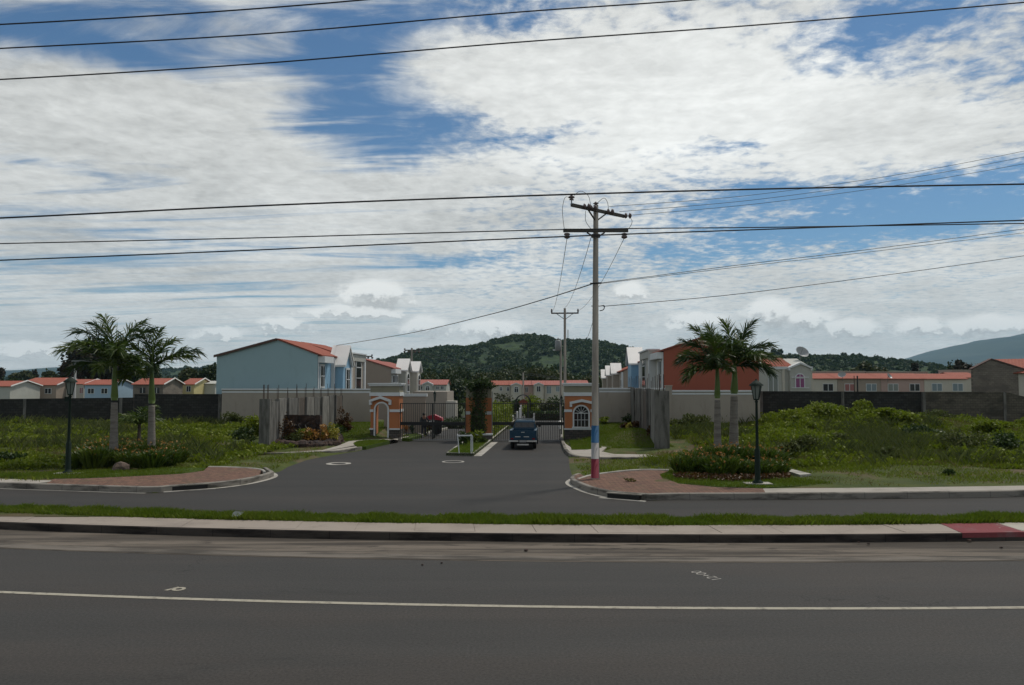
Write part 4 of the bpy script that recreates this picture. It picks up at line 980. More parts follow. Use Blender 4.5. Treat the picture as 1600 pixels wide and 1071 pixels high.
# far row across the end of the street
GRP = 'far pale houses across the end of the street'
front_house('far_house', 'far pale house with pediment and arched window, left of the middle gate pillar', 652, 697, 150, 601.5, 594, 'greycream',
    [('w', 656, 659.5, 604, 609), ('a', 666, 671.5, 603.5, 610), ('w', 682, 685.5, 604, 608.5), ('w', 689, 693, 604, 608.5)], 9, 'tile_pink', GRP, [(661, 676, 597, 602, .6)])
front_house('far_house', 'far cream house with two small arched windows, just right of the middle gate pillar', 757, 797, 165, 602, 595.5, 'cream', [('a', 781, 784.5, 605, 610.5), ('a', 792, 795.5, 605, 611)], 9, 'tile', GRP)
front_house('far_house', 'far cream house with a big arched window under a pediment', 797.5, 817, 164, 602, 595.5, 'cream', [('a', 804, 809.5, 604.5, 613)], 9, 'tile', GRP, [(799, 814, 599, 603, .6)])
front_house('far_house', 'far pink-grey house with a tall narrow window and lamp pole in front', 817.5, 833, 165, 602, 595.5, 'pink_wall', [('w', 821, 824.5, 605.5, 613)], 9, 'tile_pink', GRP)
front_house('far_house', 'far cream house with one square window under a small pediment', 833.5, 850.5, 164, 602, 595.5, 'cream', [('w', 839, 844, 604, 612)], 9, 'tile_pink', GRP, [(835, 848, 598.5, 602.5, .5)])
front_house('far_house', 'far cream house with a blue-shaded balcony', 851, 882, 165, 602, 595.5, 'cream', [('w', 854.5, 861, 604, 615, 'curtain_blue'), ('w', 869, 874, 604, 612, 'curtain_blue')], 9, 'tile_pink', GRP)
front_house('far_house', 'far pink-roofed house showing above the right gatehouse', 882.5, 919, 166, 602, 595, 'pink_wall', [('w', 890, 894, 606, 613)], 9, 'tile_pink', GRP)

# single-storey houses beyond the left block wall
GL = 'small red-roofed houses beyond the left block wall'
H = front_house
H('small_house', 'grey-walled small house at the left edge with an orange roof corner', -60, 16, 126, 604, 596, 'greycream', [('w', -30, -18, 606, 614)], 8, 'tile', GL)
H('small_house', 'taupe small house with two dark windows, left of the left lamp', 43, 88, 135, 602, 593.5, 'taupe', [('w', 50.5, 59.5, 607.5, 615), ('w', 71, 80, 607.5, 615)], 8, 'tile', GL)
H('small_house', 'cream small house with one red-curtained window between lamp and palm', 100, 131, 138, 600.5, 593.5, 'cream', [('w', 125, 130, 606, 615, 'curtain_pink')], 8, 'tile', GL)
H('small_house', 'bright blue small house with two windows behind the left palm', 132.5, 174, 135, 601.5, 594, 'sky_wall', [('w', 138, 147, 607.5, 615), ('w', 159, 168, 607.5, 615)], 8, 'tile', GL)
H('small_house', 'bare block small house with two black windows behind the second palm', 208, 255, 135, 601, 592, 'block_grey', [('w', 219, 227.5, 606, 614.5), ('w', 241, 249.5, 606, 614.5)], 8, 'tile', GL, trim=False)
H('small_house', 'yellow small house with a red roof near the blue house', 284, 303, 145, 601, 592, 'yellow_wall', [('w', 292, 298, 604, 612)], 9, 'tile', GL)
H('small_house', 'grey shed with a dull roof behind the yellow house', 319, 336, 150, 600, 596, 'greycream', [], 6, 'greycream', GL)
H('small_house', 'second row orange roof behind the taupe small house', 40, 92, 160, 596.5, 591, 'cream', [], 8, 'tile', GL)
# row beyond the right block wall
GR = 'row houses beyond the right block wall'
H('row_house', 'yellowish row house with a dark purple window, first right of the two-storey cream house', 1271, 1308, 110, 592, 584.5, 'cream', [('w', 1286, 1301, 600.5, 611)], 7, 'tile', GR)
H('row_house', 'pinkish row house with red and light blue curtains behind two thin posts', 1308.5, 1376, 110, 592, 584.5, 'taupe', [('w', 1320, 1334, 600.5, 611, 'curtain_pink'), ('w', 1353.5, 1368.5, 600.5, 611, 'curtain_blue')], 7, 'tile', GR)
H('row_house', 'salmon row house with half-drawn pale curtains', 1376.5, 1443.5, 110, 592.3, 584.5, 'pink_wall', [('w', 1387.5, 1402.5, 600.5, 611, 'curtain_pale'), ('w', 1421.5, 1436, 600.5, 611)], 7, 'tile', GR)
H('row_house', 'cream row house with two blue-grey windows at the right end of the row', 1444, 1509, 110, 592.5, 585, 'cream', [('w', 1456, 1471, 600, 611, 'curtain_blue'), ('w', 1488.5, 1503.5, 600, 611, 'curtain_blue')], 7, 'tile', GR)
H('row_house', 'set-back cream row house with a lower red roof beside the unfinished gable', 1496, 1530, 116, 590.5, 583, 'cream', [], 7, 'tile', GR)
for i, (p0, p1, yt, lab) in enumerate([(1268, 1352, 580, 'long pinkish parapet wall behind the right row roofs'), (1353, 1450, 580.7, 'paler parapet wall behind the row house roofs'), (1487, 1523, 578, 'short pale parapet behind the set-back roof')]):
    a = at(p0, yt, 128); b = at(p1, yt, 128); t = thing('parapet_wall', lab, 'wall', (a.x, 128, 0), 0, 'parapets behind the right row'); MB().bx(0, b.x - a.x, 0, 4, -1.8, a.z - .15).build('face', M['pink_wall'], t); MB().bx(-.05, b.x - a.x + .05, -.1, 4.1, a.z - .15, a.z).build('coping', M['beige'], t)
# two-storey cream house
t, x0, ze, zr, W = H('two_storey_house', 'two-storey cream house with pediment, arched window and roof dish right of the palms', 1174, 1268, 88, 574.5, 560, 'greycream',
    [('w', 1200.5, 1214.5, 586, 620, 'curtain_pale'), ('a', 1240.5, 1253, 585, 605.5, 'curtain_purple')], 9, 'tile', None, [(1232, 1264, 568, 577, .5)], hip=-2.0, lip=-.1)
U = lambda p: at(p, 600, 88).x - x0; Zc = lambda q: at(1230, q, 88).z
MB().bx(-.1, U(1230), -.14, .05, ze - .22, ze + .1).bx(U(1265), W + .1, -.14, .05, ze - .22, ze + .1).build('cornice', M['white_trim'], t)
MB().bx(-.1, .35, -.14, .0, -.8, ze - .2).bx(U(1222), U(1226), -.14, 0, -.8, ze - .2).bx(W - .45, W + .02, -.14, 0, -.8, ze - .2).build('pilaster', M['cream'], t)
mb = MB(); x1, x2 = U(1234), U(1261)
for zz in (Zc(590.5), Zc(607)): mb.bx(x1, x2, -.62, -.56, zz, zz + .1)
mb.build('balcony_rail', M['white_trim'], t)
def dish(px, py, Y, r, label, az=.5):
    p = at(px, py, Y); t = thing('satellite_dish', label, 'satellite dish', p, az, 'roof dishes')
    mb = MB(); n = 16; rings = 4; V = [(0, 0, 0)]
    for i in range(1, rings + 1):
        for j in range(n): a = 2 * math.pi * j / n; rr = r * i / rings; V.append((rr * math.cos(a), -.5 * rr * rr / r, rr * math.sin(a) * .9))
    F = [(0, 1 + j, 1 + (j + 1) % n) for j in range(n)] + [(1 + (i - 1) * n + j, 1 + i * n + j, 1 + i * n + (j + 1) % n, 1 + (i - 1) * n + (j + 1) % n) for i in range(1, rings) for j in range(n)]
    mb.add(V, F); d = mb.build('reflector', M['dish'], t, True); d.rotation_euler = (-.6, 0, 0)
    MB().tube([(0, -.02, 0), (0, -.55 * r, r * .75)], .03 * max(r, .5), 6).build('feed_arm', M['galv'], t); MB().tube([(0, .05, 0), (0, .1, -r * 1.5)], .06 * max(r, .6), 6).build('mast', M['galv'], t)
dish(1251, 553, 92, .85, 'large round dish on the two-storey cream house roof', .3)
dish(1316, 587, 109.5, .55, 'small pale dish on the pinkish row house roof', -.6); dish(1388, 589, 109.5, .5, 'small white dish on the salmon row house eave', .7)
# unfinished block gable and the red roof behind it
a = at(1520, 577, 80); b = at(1600, 578, 80); pk = at(1549, 562.5, 80); t = thing('block_gable', 'tall bare block gable wall at the right edge of the picture', 'gable wall', (a.x, 80, 0))
W = b.x - a.x; xp = pk.x - a.x
MB().prism([(0, -.8), (0, a.z), (xp, pk.z), (W, b.z), (W, -.8)], 'y', 0, .35).build('wall', M['block_grey'], t)
mb = MB()
for (xa, za), (xb, zb) in (((-.15, a.z - .08), (xp, pk.z)), ((xp, pk.z), (W + .15, b.z - .05))): mb.prism([(xa, za + .02), (xb, zb + .02), (xb, zb + .14), (xa, za + .14)], 'y', -.1, .45)
mb.build('coping', M['roof_edge'], t)
pr_ = at(1550, 561.8, 84.6); z2 = pr_.z; W = 11.0; rz_ = math.radians(-32); a2 = Vector((pr_.x - 4 * math.sin(-rz_), pr_.y - 4 * math.cos(rz_), z2 - 1.5)); t = thing('red_roofed_house', 'house with a broad red roof rising behind the bare block gable', 'house', (a2.x, a2.y, 0), rz_)
MB().prism([(0, -1), (0, a2.z), (4, z2 - .1), (8, a2.z), (8, -1)], 'x', 0, W).build('wall', M['cream'], t)
mb = MB(); rib_slab(mb, (-.3, -.3, a2.z - .05), (W, -.3, a2.z - .05), (W, 4, z2), (-.3, 4, z2), 36); rib_slab(mb, (-.3, 8.3, a2.z - .05), (W, 8.3, a2.z - .05), (W, 4, z2), (-.3, 4, z2), 36); mb.build('roof', M['tile'], t)
for px, lab in ((1334.5, 'thin rusty post in front of the pinkish row house'), (1339.5, 'black post right of the thin rusty post')):
    p = at(px, 587.5, 100); o = MB().tube([(p.x, 100, -1.2), (p.x, 100, p.z)], .09 if px > 1338 else .05, 6).build('steel_post', M['black_metal'] if px > 1338 else M['rust']); tag(o, lab, 'post', 'posts before the right row')
# ------------------------------------------------------------------ power poles and cables
px0, py0 = 929.5, 748.5; bx_, by_ = G(px0, py0, .22); YP = by_
PT = lambda px, py, Y=YP: at(px, py, Y)
t = thing('power_pole', 'tall concrete power pole with red, white and blue painted bands at its foot', 'power pole', (bx_, by_, .22))
ztop = PT(931, 322).z - .22; tilt = (PT(931, 322).x - bx_) / ztop
def shaft(name, za, zb, m, par=None, ra=0.0):
    R = lambda z: .150 - .052 * z / ztop + ra
    return MB().tube([(tilt * za, 0, za), (tilt * zb, 0, zb)], [R(za), R(zb)], 14).build(name, m, par or t, True)
zz = lambda py: PT(930, py).z - .22
shaft('shaft', -.1, ztop, M['pole_concrete']); shaft('red_band', zz(747), zz(717), M['pole_red'], ra=.004); shaft('white_band', zz(716.8), zz(692), M['pole_white'], ra=.003); shaft('blue_band', zz(691.8), zz(665), M['pole_blue'], ra=.004)
L0 = lambda p: Vector((p.x - bx_, p.y - by_, p.z - .22))
arm = lambda px, py, Y=YP: L0(PT(px, py, Y))
# lower cross-arm
a, b = arm(880, 360.5, YP - .2), arm(981.5, 360.5, YP - .2)
MB().obox(a, b, .11, .13).build('crossarm', M['dark_wood'], t)
mb = MB(); mb.obox(arm(917, 363.5, YP - .2), arm(930, 372, YP - .17), .05, .05).obox(arm(945, 363.5, YP - .2), arm(932, 372, YP - .17), .05, .05); mb.build('brace', M['dark_wood'], t)
mb = MB(); c_ = arm(931, 369, YP); mb.lathe([(.175, -.06), (.175, .06)], 14, c_); mb.build('clamp', M['black_metal'], t)
for px in (886, 975.5):
    mb = MB(); c_ = arm(px, 366.5, YP - .2); mb.lathe([(.03, .06), (.11, .03), (.125, -.02), (.07, -.05), (.115, -.07), (.12, -.13), (.06, -.16), (.02, -.18)], 12, c_); mb.build('insulator', M['porcelain'], t, True)
# upper cross-arm runs away from the camera to the right
YA, YB = YP - 1.25, YP + 1.15
a, b = arm(893, 320.5, YA), arm(976, 338.5, YB); MB().obox(a, b, .10, .12).build('crossarm', M['dark_wood'], t)
mid = a.lerp(b, .46); MB().obox(a.lerp(b, .28), (tilt * (ztop - .5), 0, ztop - .62), .045, .045).obox(a.lerp(b, .66), (tilt * (ztop - .5), 0, ztop - .62), .045, .045).build('brace', M['dark_wood'], t)
def bell_string(p, d, n=2, r=.12):
    mb = MB(); d = Vector(d).normalized(); p = Vector(p)
    for i in range(n):
        q = p + d * (.05 + .17 * i); mb.tube([q, q + d * .04, q + d * .10, q + d * .13], [.03, r, r * .8, .025], 10)
    mb.build('insulator', M['porcelain'], t, True); return p + d * (.05 + .17 * n)
ends = []
for f, dd in ((.18, (1, .15, .05)), (.30, (1, .1, .05)), (.62, (1, .1, .03)), (.97, (1, .05, 0))): ends.append(bell_string(a.lerp(b, f) + Vector((0, 0, .02)), dd))
MB().tube([a, a + Vector((0, 0, .22))], .025, 6).build('insulator_pin', M['galv'], t)
MB().lathe([(.03, .0), (.10, .02), (.04, .06), (.12, .09), (.12, .13), (.04, .17), (.07, .21), (.02, .24)], 12, a + Vector((0, 0, .18))).build('insulator', M['porcelain'], t, True)
MB().lathe([(.03, .0), (.10, .02), (.04, .06), (.12, .09), (.05, .14), (.02, .17)], 12, (tilt * ztop, 0, ztop)).build('insulator', M['porcelain'], t, True)
def curve(pts, n=12):
    pts = [Vector(p) for p in pts]; out = []
    for i in range(len(pts) - 1):
        p0, p1, p2, p3 = pts[max(i - 1, 0)], pts[i], pts[i + 1], pts[min(i + 2, len(pts) - 1)]
        for k in range(n):
            u = k / n; out.append(.5 * ((2 * p1) + (-p0 + p2) * u + (2 * p0 - 5 * p1 + 4 * p2 - p3) * u * u + (-p0 + 3 * p1 - 3 * p2 + p3) * u ** 3))
    return out + [pts[-1]]
for pp in ([(896, 314), (884, 308), (879, 325), (880, 345), (883, 366)], [(897, 306), (907, 299), (919, 306), (923, 322)], [(933, 318), (943, 310), (949, 316), (951, 330)], [(977, 337), (986, 342), (987, 350), (979, 362)], [(915, 330), (915, 345), (921, 355), (927, 362)]):
    MB().tube(curve([arm(x, y, YP - .4) for x, y in pp], 6), .010, 5).build('jumper_wire', M['wire'], t)
MB().obox(arm(922, 443.5, YP - .1), arm(940, 442.5, YP - .1), .05, .06).build('cable_clamp', M['black_metal'], t)
MB().tube(curve([arm(924, 478.5), arm(938, 478.5), arm(944, 478), arm(943, 484), arm(937, 486)], 5), .018, 5).build('bracket', M['black_metal'], t)
MB().tube([arm(936.2, 750, YP - .22), arm(936, 700, YP - .2), arm(935.5, 600, YP - .18)], .014, 6).build('ground_wire_pipe', M['galv'], t)

def cable(pts, r, label, m='wire', group='overhead cables', n=14):
    """pts: (px, py, Y) along the cable"""
    o = MB().tube(curve([at(*p) for p in pts], n), r, 6).build('overhead_cable', M[m]); tag(o, label, 'cable', group); return o
def sag(p0, p1, s, n=10):
    """sagging span between two (px,py,Y)"""
    A, B = at(*p0), at(*p1); out = []
    for i in range(n + 1):
        u = i / n; q = A.lerp(B, u); q.z -= 4 * s * u * (1 - u); out.append(q)
    return out
def span(pts3, r, label, m='wire', group='overhead cables'):
    o = MB().tube(pts3, r, 6).build('overhead_cable', M[m]); tag(o, label, 'cable', group); return o
cable([(-150, 43, 17), (0, 38.5, 17), (300, 21, 17), (570, 0, 17), (900, -32, 17)], .016, 'highest black cable, crossing the top left corner of the sky')
cable([(-150, 82, 18), (0, 76, 18), (400, 54, 18), (800, 20, 18), (1085, 0, 18), (1400, -28, 18)], .016, 'second black cable from the top, leaving the sky above the pole')
cable([(-150, 128, 19), (0, 124.5, 19), (400, 100, 19), (800, 67, 19), (1200, 38, 19), (1600, 4, 19), (1760, -12, 19)], .017, 'long black cable running from left edge to the top right corner')
cable([(-150, 346, 24), (0, 341, 24), (400, 322, 24), (800, 307, 24), (1200, 295.5, 24), (1600, 288, 24), (1760, 286, 24)], .027, 'thick black cable passing just in front of the pole top')
cable([(-150, 384, 25), (0, 381, 25), (400, 372, 25), (880, 359, 25), (1200, 355.5, 25), (1600, 349.5, 25), (1760, 348, 25)], .019, 'thin black cable level with the lower cross-arm')
cable([(-150, 411, 24.5), (0, 407, 24.5), (400, 391, 24.5), (880, 370, 24.5), (1200, 358.5, 24.5), (1600, 344.5, 24.5), (1760, 340, 24.5)], .022, 'black cable just below the lower cross-arm')
for k, (x, y, xe, ye) in enumerate([(952, 323, 1700, 216), (968, 331, 1700, 226), (980, 337, 1700, 238)]):
    e = (x - 800) / FX
    cable([(x, y, YP + [-.6, .1, 1.1][k]), (x + (xe - x) * .3, y + (ye - y) * .3 + 14 - 2 * k, 31), (x + (xe - x) * .65, y + (ye - y) * .65 + 14 - 2 * k, 32), (xe, ye, 33)], .010, ['upper', 'middle', 'lower'][k] + ' of three thin cables rising right from the pole top', 'wire_grey')
cable([(934, 443, YP), (1150, 415, 31), (1350, 391, 32), (1600, 358, 34), (1760, 335, 35)], .013, 'grey service cable rising right from the pole clamp', 'wire_grey')
cable([(934, 444, YP), (1150, 418, 31), (1350, 395, 32), (1600, 364, 34), (1760, 341, 35)], .011, 'grey service cable just below its twin, right of the pole clamp', 'wire_grey')
cable([(942, 479, YP), (1150, 460, 31), (1400, 428, 33), (1600, 400, 35), (1760, 375, 36)], .014, 'lowest cable on the right, from the pole bracket', 'wire')
cable([(925, 444, YP), (850, 468, 34), (760, 493, 42), (640, 521, 55), (520, 541, 68)], .022, 'grey service cable dropping left from the pole to the light blue house', 'wire_grey')

def small_pole(px, pyt, pyb, Y, label, armw, zb=None, r=.12, cat='power pole', ends=True, group='slim power poles inside the estate', ak=1.0):
    p = at(px, pyt, Y); g = gz(Y) if zb is None else zb; t = thing('slim_power_pole', label, cat, (p.x, Y, g), -AL, group); h = p.z - g
    MB().tube([(0, 0, 0), (0, 0, h)], [r * 1.35, r], 10).build('shaft', M['pole_concrete'], t, True)
    if armw:
        za = h - .45; MB().bx(-armw / 2, armw / 2, -.06, .06, za - .06 * ak, za + .06 * ak).build('crossarm', M['dark_wood'], t)
        MB().obox((-.75, 0, za - .04), (0, 0, za - .6), .04, .05).obox((.75, 0, za - .04), (0, 0, za - .6), .04, .05).build('brace', M['dark_wood'], t)
        for s in (-1, 1):
            MB().lathe([(.03 * ak, .0), (.10 * ak, .05), (.05 * ak, .1), (.11 * ak, .15), (.04 * ak, .24), (.09 * ak, .28), (.03 * ak, .34)], 10, (s * (armw / 2 - .05), 0, za + .06)).build('insulator', M['porcelain'], t, True)
    return t
t2 = small_pole(882.5, 482, 0, 70, 'slim power pole with one cross-arm behind the painted pole', 2.5, r=.11)
MB().tube([(.28, 0, 8.1), (.28, 0, 9.0)], .035, 6).build('fuse', M['black_metal'], t2)
p = at(874, 532, 71); t3 = thing('transformer_pole', 'pole carrying a grey transformer can beside the slim power pole', 'power pole', (p.x, 71, gz(71)), -AL); h = p.z - gz(71)
MB().tube([(.12, 0, 0), (.12, 0, h)], .11, 10).build('shaft', M['pole_concrete'], t3, True)
MB().lathe([(.0, .02), (.20, .0), (.28, -.08), (.28, -.95), (.24, -1.0)], 16, (-.12, -.12, h)).build('transformer_can', M['grey_tank'], t3, True)
MB().tube([(-.12, -.12, h), (-.12, -.12, h + .22)], .05, 8).build('bushing', M['porcelain'], t3); MB().bx(-.62, -.3, -.1, .1, h - .95, h - .85).build('arrester', M['white_trim'], t3)
for px, pyt, w, lab in ((643.5, 544, 2.9, 'distant power pole with a double cross-arm above the left row gables'), (571, 553.5, 2.7, 'distant power pole just above the brown-sided house roof')):
    tp_ = small_pole(px, pyt, 0, 150, lab, w, r=.19, group='distant power poles above the roofs', ak=1.9)
    for sx in (-w / 2, -w / 2 + .8, w / 2 - .8, w / 2): MB().lathe([(.05, .0), (.22, -.08), (.22, -.3), (.05, -.38)], 8, (sx, 0, at(px, pyt, 150).z - gz(150) - .55)).build('insulator', M['porcelain'], tp_, True)
small_pole(817.5, 582, 0, 158, 'distant grey pole rising before the far row of houses', 0, r=.16, group='distant power poles above the roofs')
# cables between the painted pole and the slim pole
for k, (x, y, xe, ye) in enumerate([(886, 372, 863.5, 486), (925, 366, 882.5, 481), (975.5, 372, 903, 486)]):
    span(sag((x, y, YP - .2), (xe, ye, 70), .55), .012, ['left', 'middle', 'right'][k] + ' of three thin cables dropping to the slim pole', 'wire_grey', 'cables to the slim pole')
span(sag((935, 470, YP), (910, 530, 95), .8), .012, 'thin cable slanting down behind the painted pole', 'wire_grey')
for k, yy in enumerate((553, 560)):
    span(sag((643, 546 + k * 6, 150), (870, 590 + k * 2, 150), .4), .03, ['upper', 'lower'][k] + ' faint cable in front of the wooded hill', 'wire_grey', 'faint cables before the hill')

# street lighting
def lamp_post(px, pyb, pyt, zb, label, base=True, Y=None, fat=1.0, grp='green lamp posts beside the palms'):
    if Y is None: x, Y = G(px, pyb, zb)
    else: x = at(px, pyb, Y).x
    t = thing('lamp_post', label, 'lamp post', (x, Y, zb), 0, grp); H = at(px, pyt, Y).z - zb; fat *= .8
    mg = M['lamp_green']; k = fat
    if base: MB().bx(-.48, .48, -.28, .28, -.15, .05).build('footing', M['kerb_white'], t)
    MB().lathe([(.24 * k, .04), (.24 * k, .10), (.15 * k, .14), (.13 * k, .22), (.125 * k, 1.25), (.085 * k, 1.32), (.075 * k, 1.4), (.055 * k, H - .85), (.085 * k, H - .80), (.05 * k, H - .76), (.10 * k, H - .70)], 12).build('post', mg, t, True)
    k = fat * 1.3
    lt = bpy.data.objects.new('lantern', None); COL.objects.link(lt); lt.parent = t; lt.location = (0, 0, H - .72)
    MB().lathe([(.09 * k, .0), (.18 * k, .50)], 6).build('lantern_glass', M['lamp_glass'], lt)
    mb = MB()
    for j in range(6): a = math.pi / 3 * j; mb.obox((.095 * k * math.cos(a), .095 * k * math.sin(a), 0), (.19 * k * math.cos(a), .19 * k * math.sin(a), .51), .022, .022)
    mb.lathe([(.10 * k, -.03), (.11 * k, .02)], 6).build('lantern_frame', mg, lt)
    MB().lathe([(.25 * k, .50), (.25 * k, .54), (.16 * k, .62), (.09 * k, .68), (.03 * k, .72), (.035 * k, .75), (.0, .76)], 12).build('lantern_hood', mg, lt, True)
    return t
l1 = lamp_post(106, 741, 589.5, .20, 'dark green lamp post left of the left palms')
MB().bx(-.20, -.06, -.05, .05, 2.98, 3.16).build('control_box', M['lamp_green'], l1)
lamp_post(1184, 757, 594, .20, 'dark green lamp post right of the right palms')
lamp_post(679, 690, 611, 0, 'thin black lamp post just inside the left gate', False, 54, .42, 'lamp posts inside the gates')
lamp_post(877.5, 690, 618, 0, 'thin dark lamp post beside the right gate stile', False, 56, .42, 'lamp posts inside the gates')
p = at(118, 565, 80); t = thing('street_light', 'slim grey street light rising behind the left lamp post', 'street light', (p.x, 80, -.3))
h = p.z + .3; MB().tube([(0, 0, 0), (0, 0, h)], [.14, .11], 8).build('pole', M['galv'], t, True)
MB().bx(-.35, .75, -.12, .12, h - .02, h + .12).build('luminaire', M['galv'], t)

# ------------------------------------------------------------------ things near the gate
# white frame on the island
x0, y0 = G(718, 708, .17); x1 = at(736, 708, y0).x; t = thing('sign_frame', 'empty white metal sign frame on the gate island', 'sign frame', ((x0 + x1) / 2, y0, .15), -AL); w = (x1 - x0) / 2; hh = at(716, 680, y0).z - .15
mb = MB().tube([(-w - .02, 0, 0), (-w - .12, 0, hh + .06)], .026, 8); mb.build('post', M['white_trim'], t); MB().tube([(w, 0, 0), (w, 0, hh + .05)], .026, 8).build('post', M['white_trim'], t)
MB().bx(-w - .14, w + .06, -.03, .03, hh - .06, hh + .0).build('crossbar', M['white_trim'], t)
MB().tube([(w, 0, hh), (w + .02, .5, hh - .1), (w + .02, .5, 0)], .03, 8).build('rear_leg', M['white_trim'], t)

# blue pickup, seen from behind
def pickup():
    x, y = G(817, 703); t = thing('pickup_truck', 'old dark blue pickup with chrome bumper waiting at the right gate', 'pickup truck', (x, y, 0), -AL)
    B = M['truck_blue']; W = .76
    def side(pts): return [(y_, z_) for y_, z_ in pts]
    # bed: two sides, floor, front bulkhead, tailgate
    bedz, railz = .62, 1.08
    for s in (-1, 1):
        prof = [(0.0, .52), (.0, railz), (1.95, railz + .03), (1.95, .45), (1.15, .45), (1.12, .60), (1.0, .72), (.82, .78), (.62, .74), (.48, .62), (.44, .45), (.05, .45)]
        a, b = sorted((s * (W - .03), s * W)); a2, b2 = sorted((s * (W - .10), s * W))
        MB().prism(prof, 'x', a - .02, b + .02).build('bed_side', B, t)
        MB().bx(min(s * (W - .12), s * (W + .03)), max(s * (W - .12), s * (W + .03)), .0, 1.96, railz, railz + .045).build('bed_rail', B, t)
    MB().bx(-W + .05, W - .05, .05, 1.9, .56, bedz).build('bed_floor', B, t); MB().bx(-W + .05, W - .05, 1.88, 1.93, .6, 1.1).build('bulkhead', B, t)
    tg = MB().bx(-W + .02, W - .02, -.03, .03, .56, railz + .02).build('tailgate', B, t)
    MB().bx(-W + .12, W - .12, -.045, -.028, .92, .99).bx(-W + .12, W - .12, -.045, -.028, .64, .68).build('pressed_rib', B, tg)
    MB().bx(-.10, .10, -.05, -.029, 1.0, 1.035).build('handle', M['chrome'], tg)
    MB().bx(-.46, -.14, -.05, -.03, .735, .775).bx(.05, .36, -.05, -.03, .735, .775).build('badge', M['chrome'], tg)
    # cab
    cabp = [(1.97, .45), (1.97, 1.12), (3.75, 1.10), (4.75, 1.0), (4.85, .85), (4.85, .42), (4.6, .40), (4.5, .62), (4.28, .74), (4.05, .72), (3.9, .6), (3.84, .40)]
    MB().prism(cabp, 'x', -W + .02, W - .02).build('cab', B, t)
    lo, hi = [(1.97, 1.12), (3.72, 1.10)], [(2.06, 1.56), (3.1, 1.57)]
    gh = MB(); w0, w1 = W - .04, W - .17
    gh.add([(-w0, lo[0][0], 1.115), (w0, lo[0][0], 1.115), (w0, lo[1][0], 1.095), (-w0, lo[1][0], 1.095), (-w1, 2.05, 1.53), (w1, 2.05, 1.53), (w1, 3.12, 1.53), (-w1, 3.12, 1.53), (-w1 + .07, 2.16, 1.60), (w1 - .07, 2.16, 1.60), (w1 - .07, 3.02, 1.60), (-w1 + .07, 3.02, 1.60)],
           [(0, 1, 5, 4), (1, 2, 6, 5), (2, 3, 7, 6), (3, 0, 4, 7), (4, 5, 9, 8), (5, 6, 10, 9), (6, 7, 11, 10), (7, 4, 8, 11), (8, 9, 10, 11)]); gh.build('cab_top', B, t)
    rw = [(-.60, 1.18), (.60, 1.18), (.55, 1.48), (-.55, 1.48)]
    g = MB(); g.add([(a, 1.97 + (z - 1.12) * .195 - .014, z) for a, z in rw], [(0, 1, 2, 3)]); g.build('rear_window', M['glass'], t)
    mb = MB()
    for xx in (-.20, .20): mb.obox((xx, 1.965, 1.18), (xx * .95, 2.025, 1.48), .02, .02)
    mb.build('window_bar', M['black_metal'], t)
    for s in (-1, 1):
        MB().add([(s * (W - .035), 2.2, 1.15), (s * (W - .035), 3.5, 1.15), (s * (W - .148), 3.04, 1.50), (s * (W - .148), 2.25, 1.50)], [(0, 1, 2, 3)]).build('side_window', M['glass'], t)
        MB().obox((s * W, 3.35, 1.2), (s * (W + .16), 3.3, 1.24), .03, .03).bx(s * (W + .10) - .06, s * (W + .10) + .10, 3.24, 3.28, 1.14, 1.34).build('mirror', M['black_metal'], t)
        lamp = MB().bx(s * (W - .13) - .08, s * (W - .13) + .08, -.055, -.03, .60, .68).build('tail_lamp', M['tail_red'] if s > 0 else M['tail_red'], t)
        for wy in (.80, 4.18):
            wh = MB().tube([(s * (W - .20), wy, .33), (s * (W - .165), wy, .33), (s * (W - .03), wy, .33), (s * (W - .0), wy, .33)], [.26, .33, .33, .28], 20).build('wheel', M['rubber'], t, True)
            MB().tube([(s * (W - .015), wy, .33), (s * (W + .01), wy, .33)], [.18, .15], 14).build('rim', M['galv'], wh)
    MB().bx(-.82, -.26, -.17, -.09, .47, .55).build('bumper', M['chrome'], t); MB().bx(.22, .82, -.17, -.09, .47, .55).build('bumper', M['chrome'], t)
    MB().bx(-.30, .30, -.12, -.05, .42, .58).build('tow_plate', M['black_metal'], t)
    MB().bx(-.20, .20, -.13, -.121, .44, .56).build('number_plate', M['plate'], t)
    MB().bx(-.34, .34, -.05, .05, .26, .34).build('rear_step', M['chrome'], t)
    MB().tube([(-.6, .8, .33), (.6, .8, .33)], .05, 8).lathe([(.0, -.12), (.11, -.05), (.11, .05), (0, .12)], 10, (0, .8, .33)).build('axle', M['black_metal'], t)
    MB().bx(-.55, .55, .0, 4.4, .38, .50).build('chassis', M['black_metal'], t)
    # roof rack
    mb = MB()
    for yy in (2.2, 2.6, 3.0): mb.obox((-.5, yy, 1.68), (.5, yy, 1.68), .03, .03)
    for s in (-1, 1): mb.obox((s * .5, 2.15, 1.72), (s * .5, 3.05, 1.72), .03, .03); [mb.obox((s * .5, yy, 1.58), (s * .5, yy, 1.72), .025, .025) for yy in (2.2, 3.0)]
    mb.build('roof_rack', M['galv'], t)
    return t
pickup()

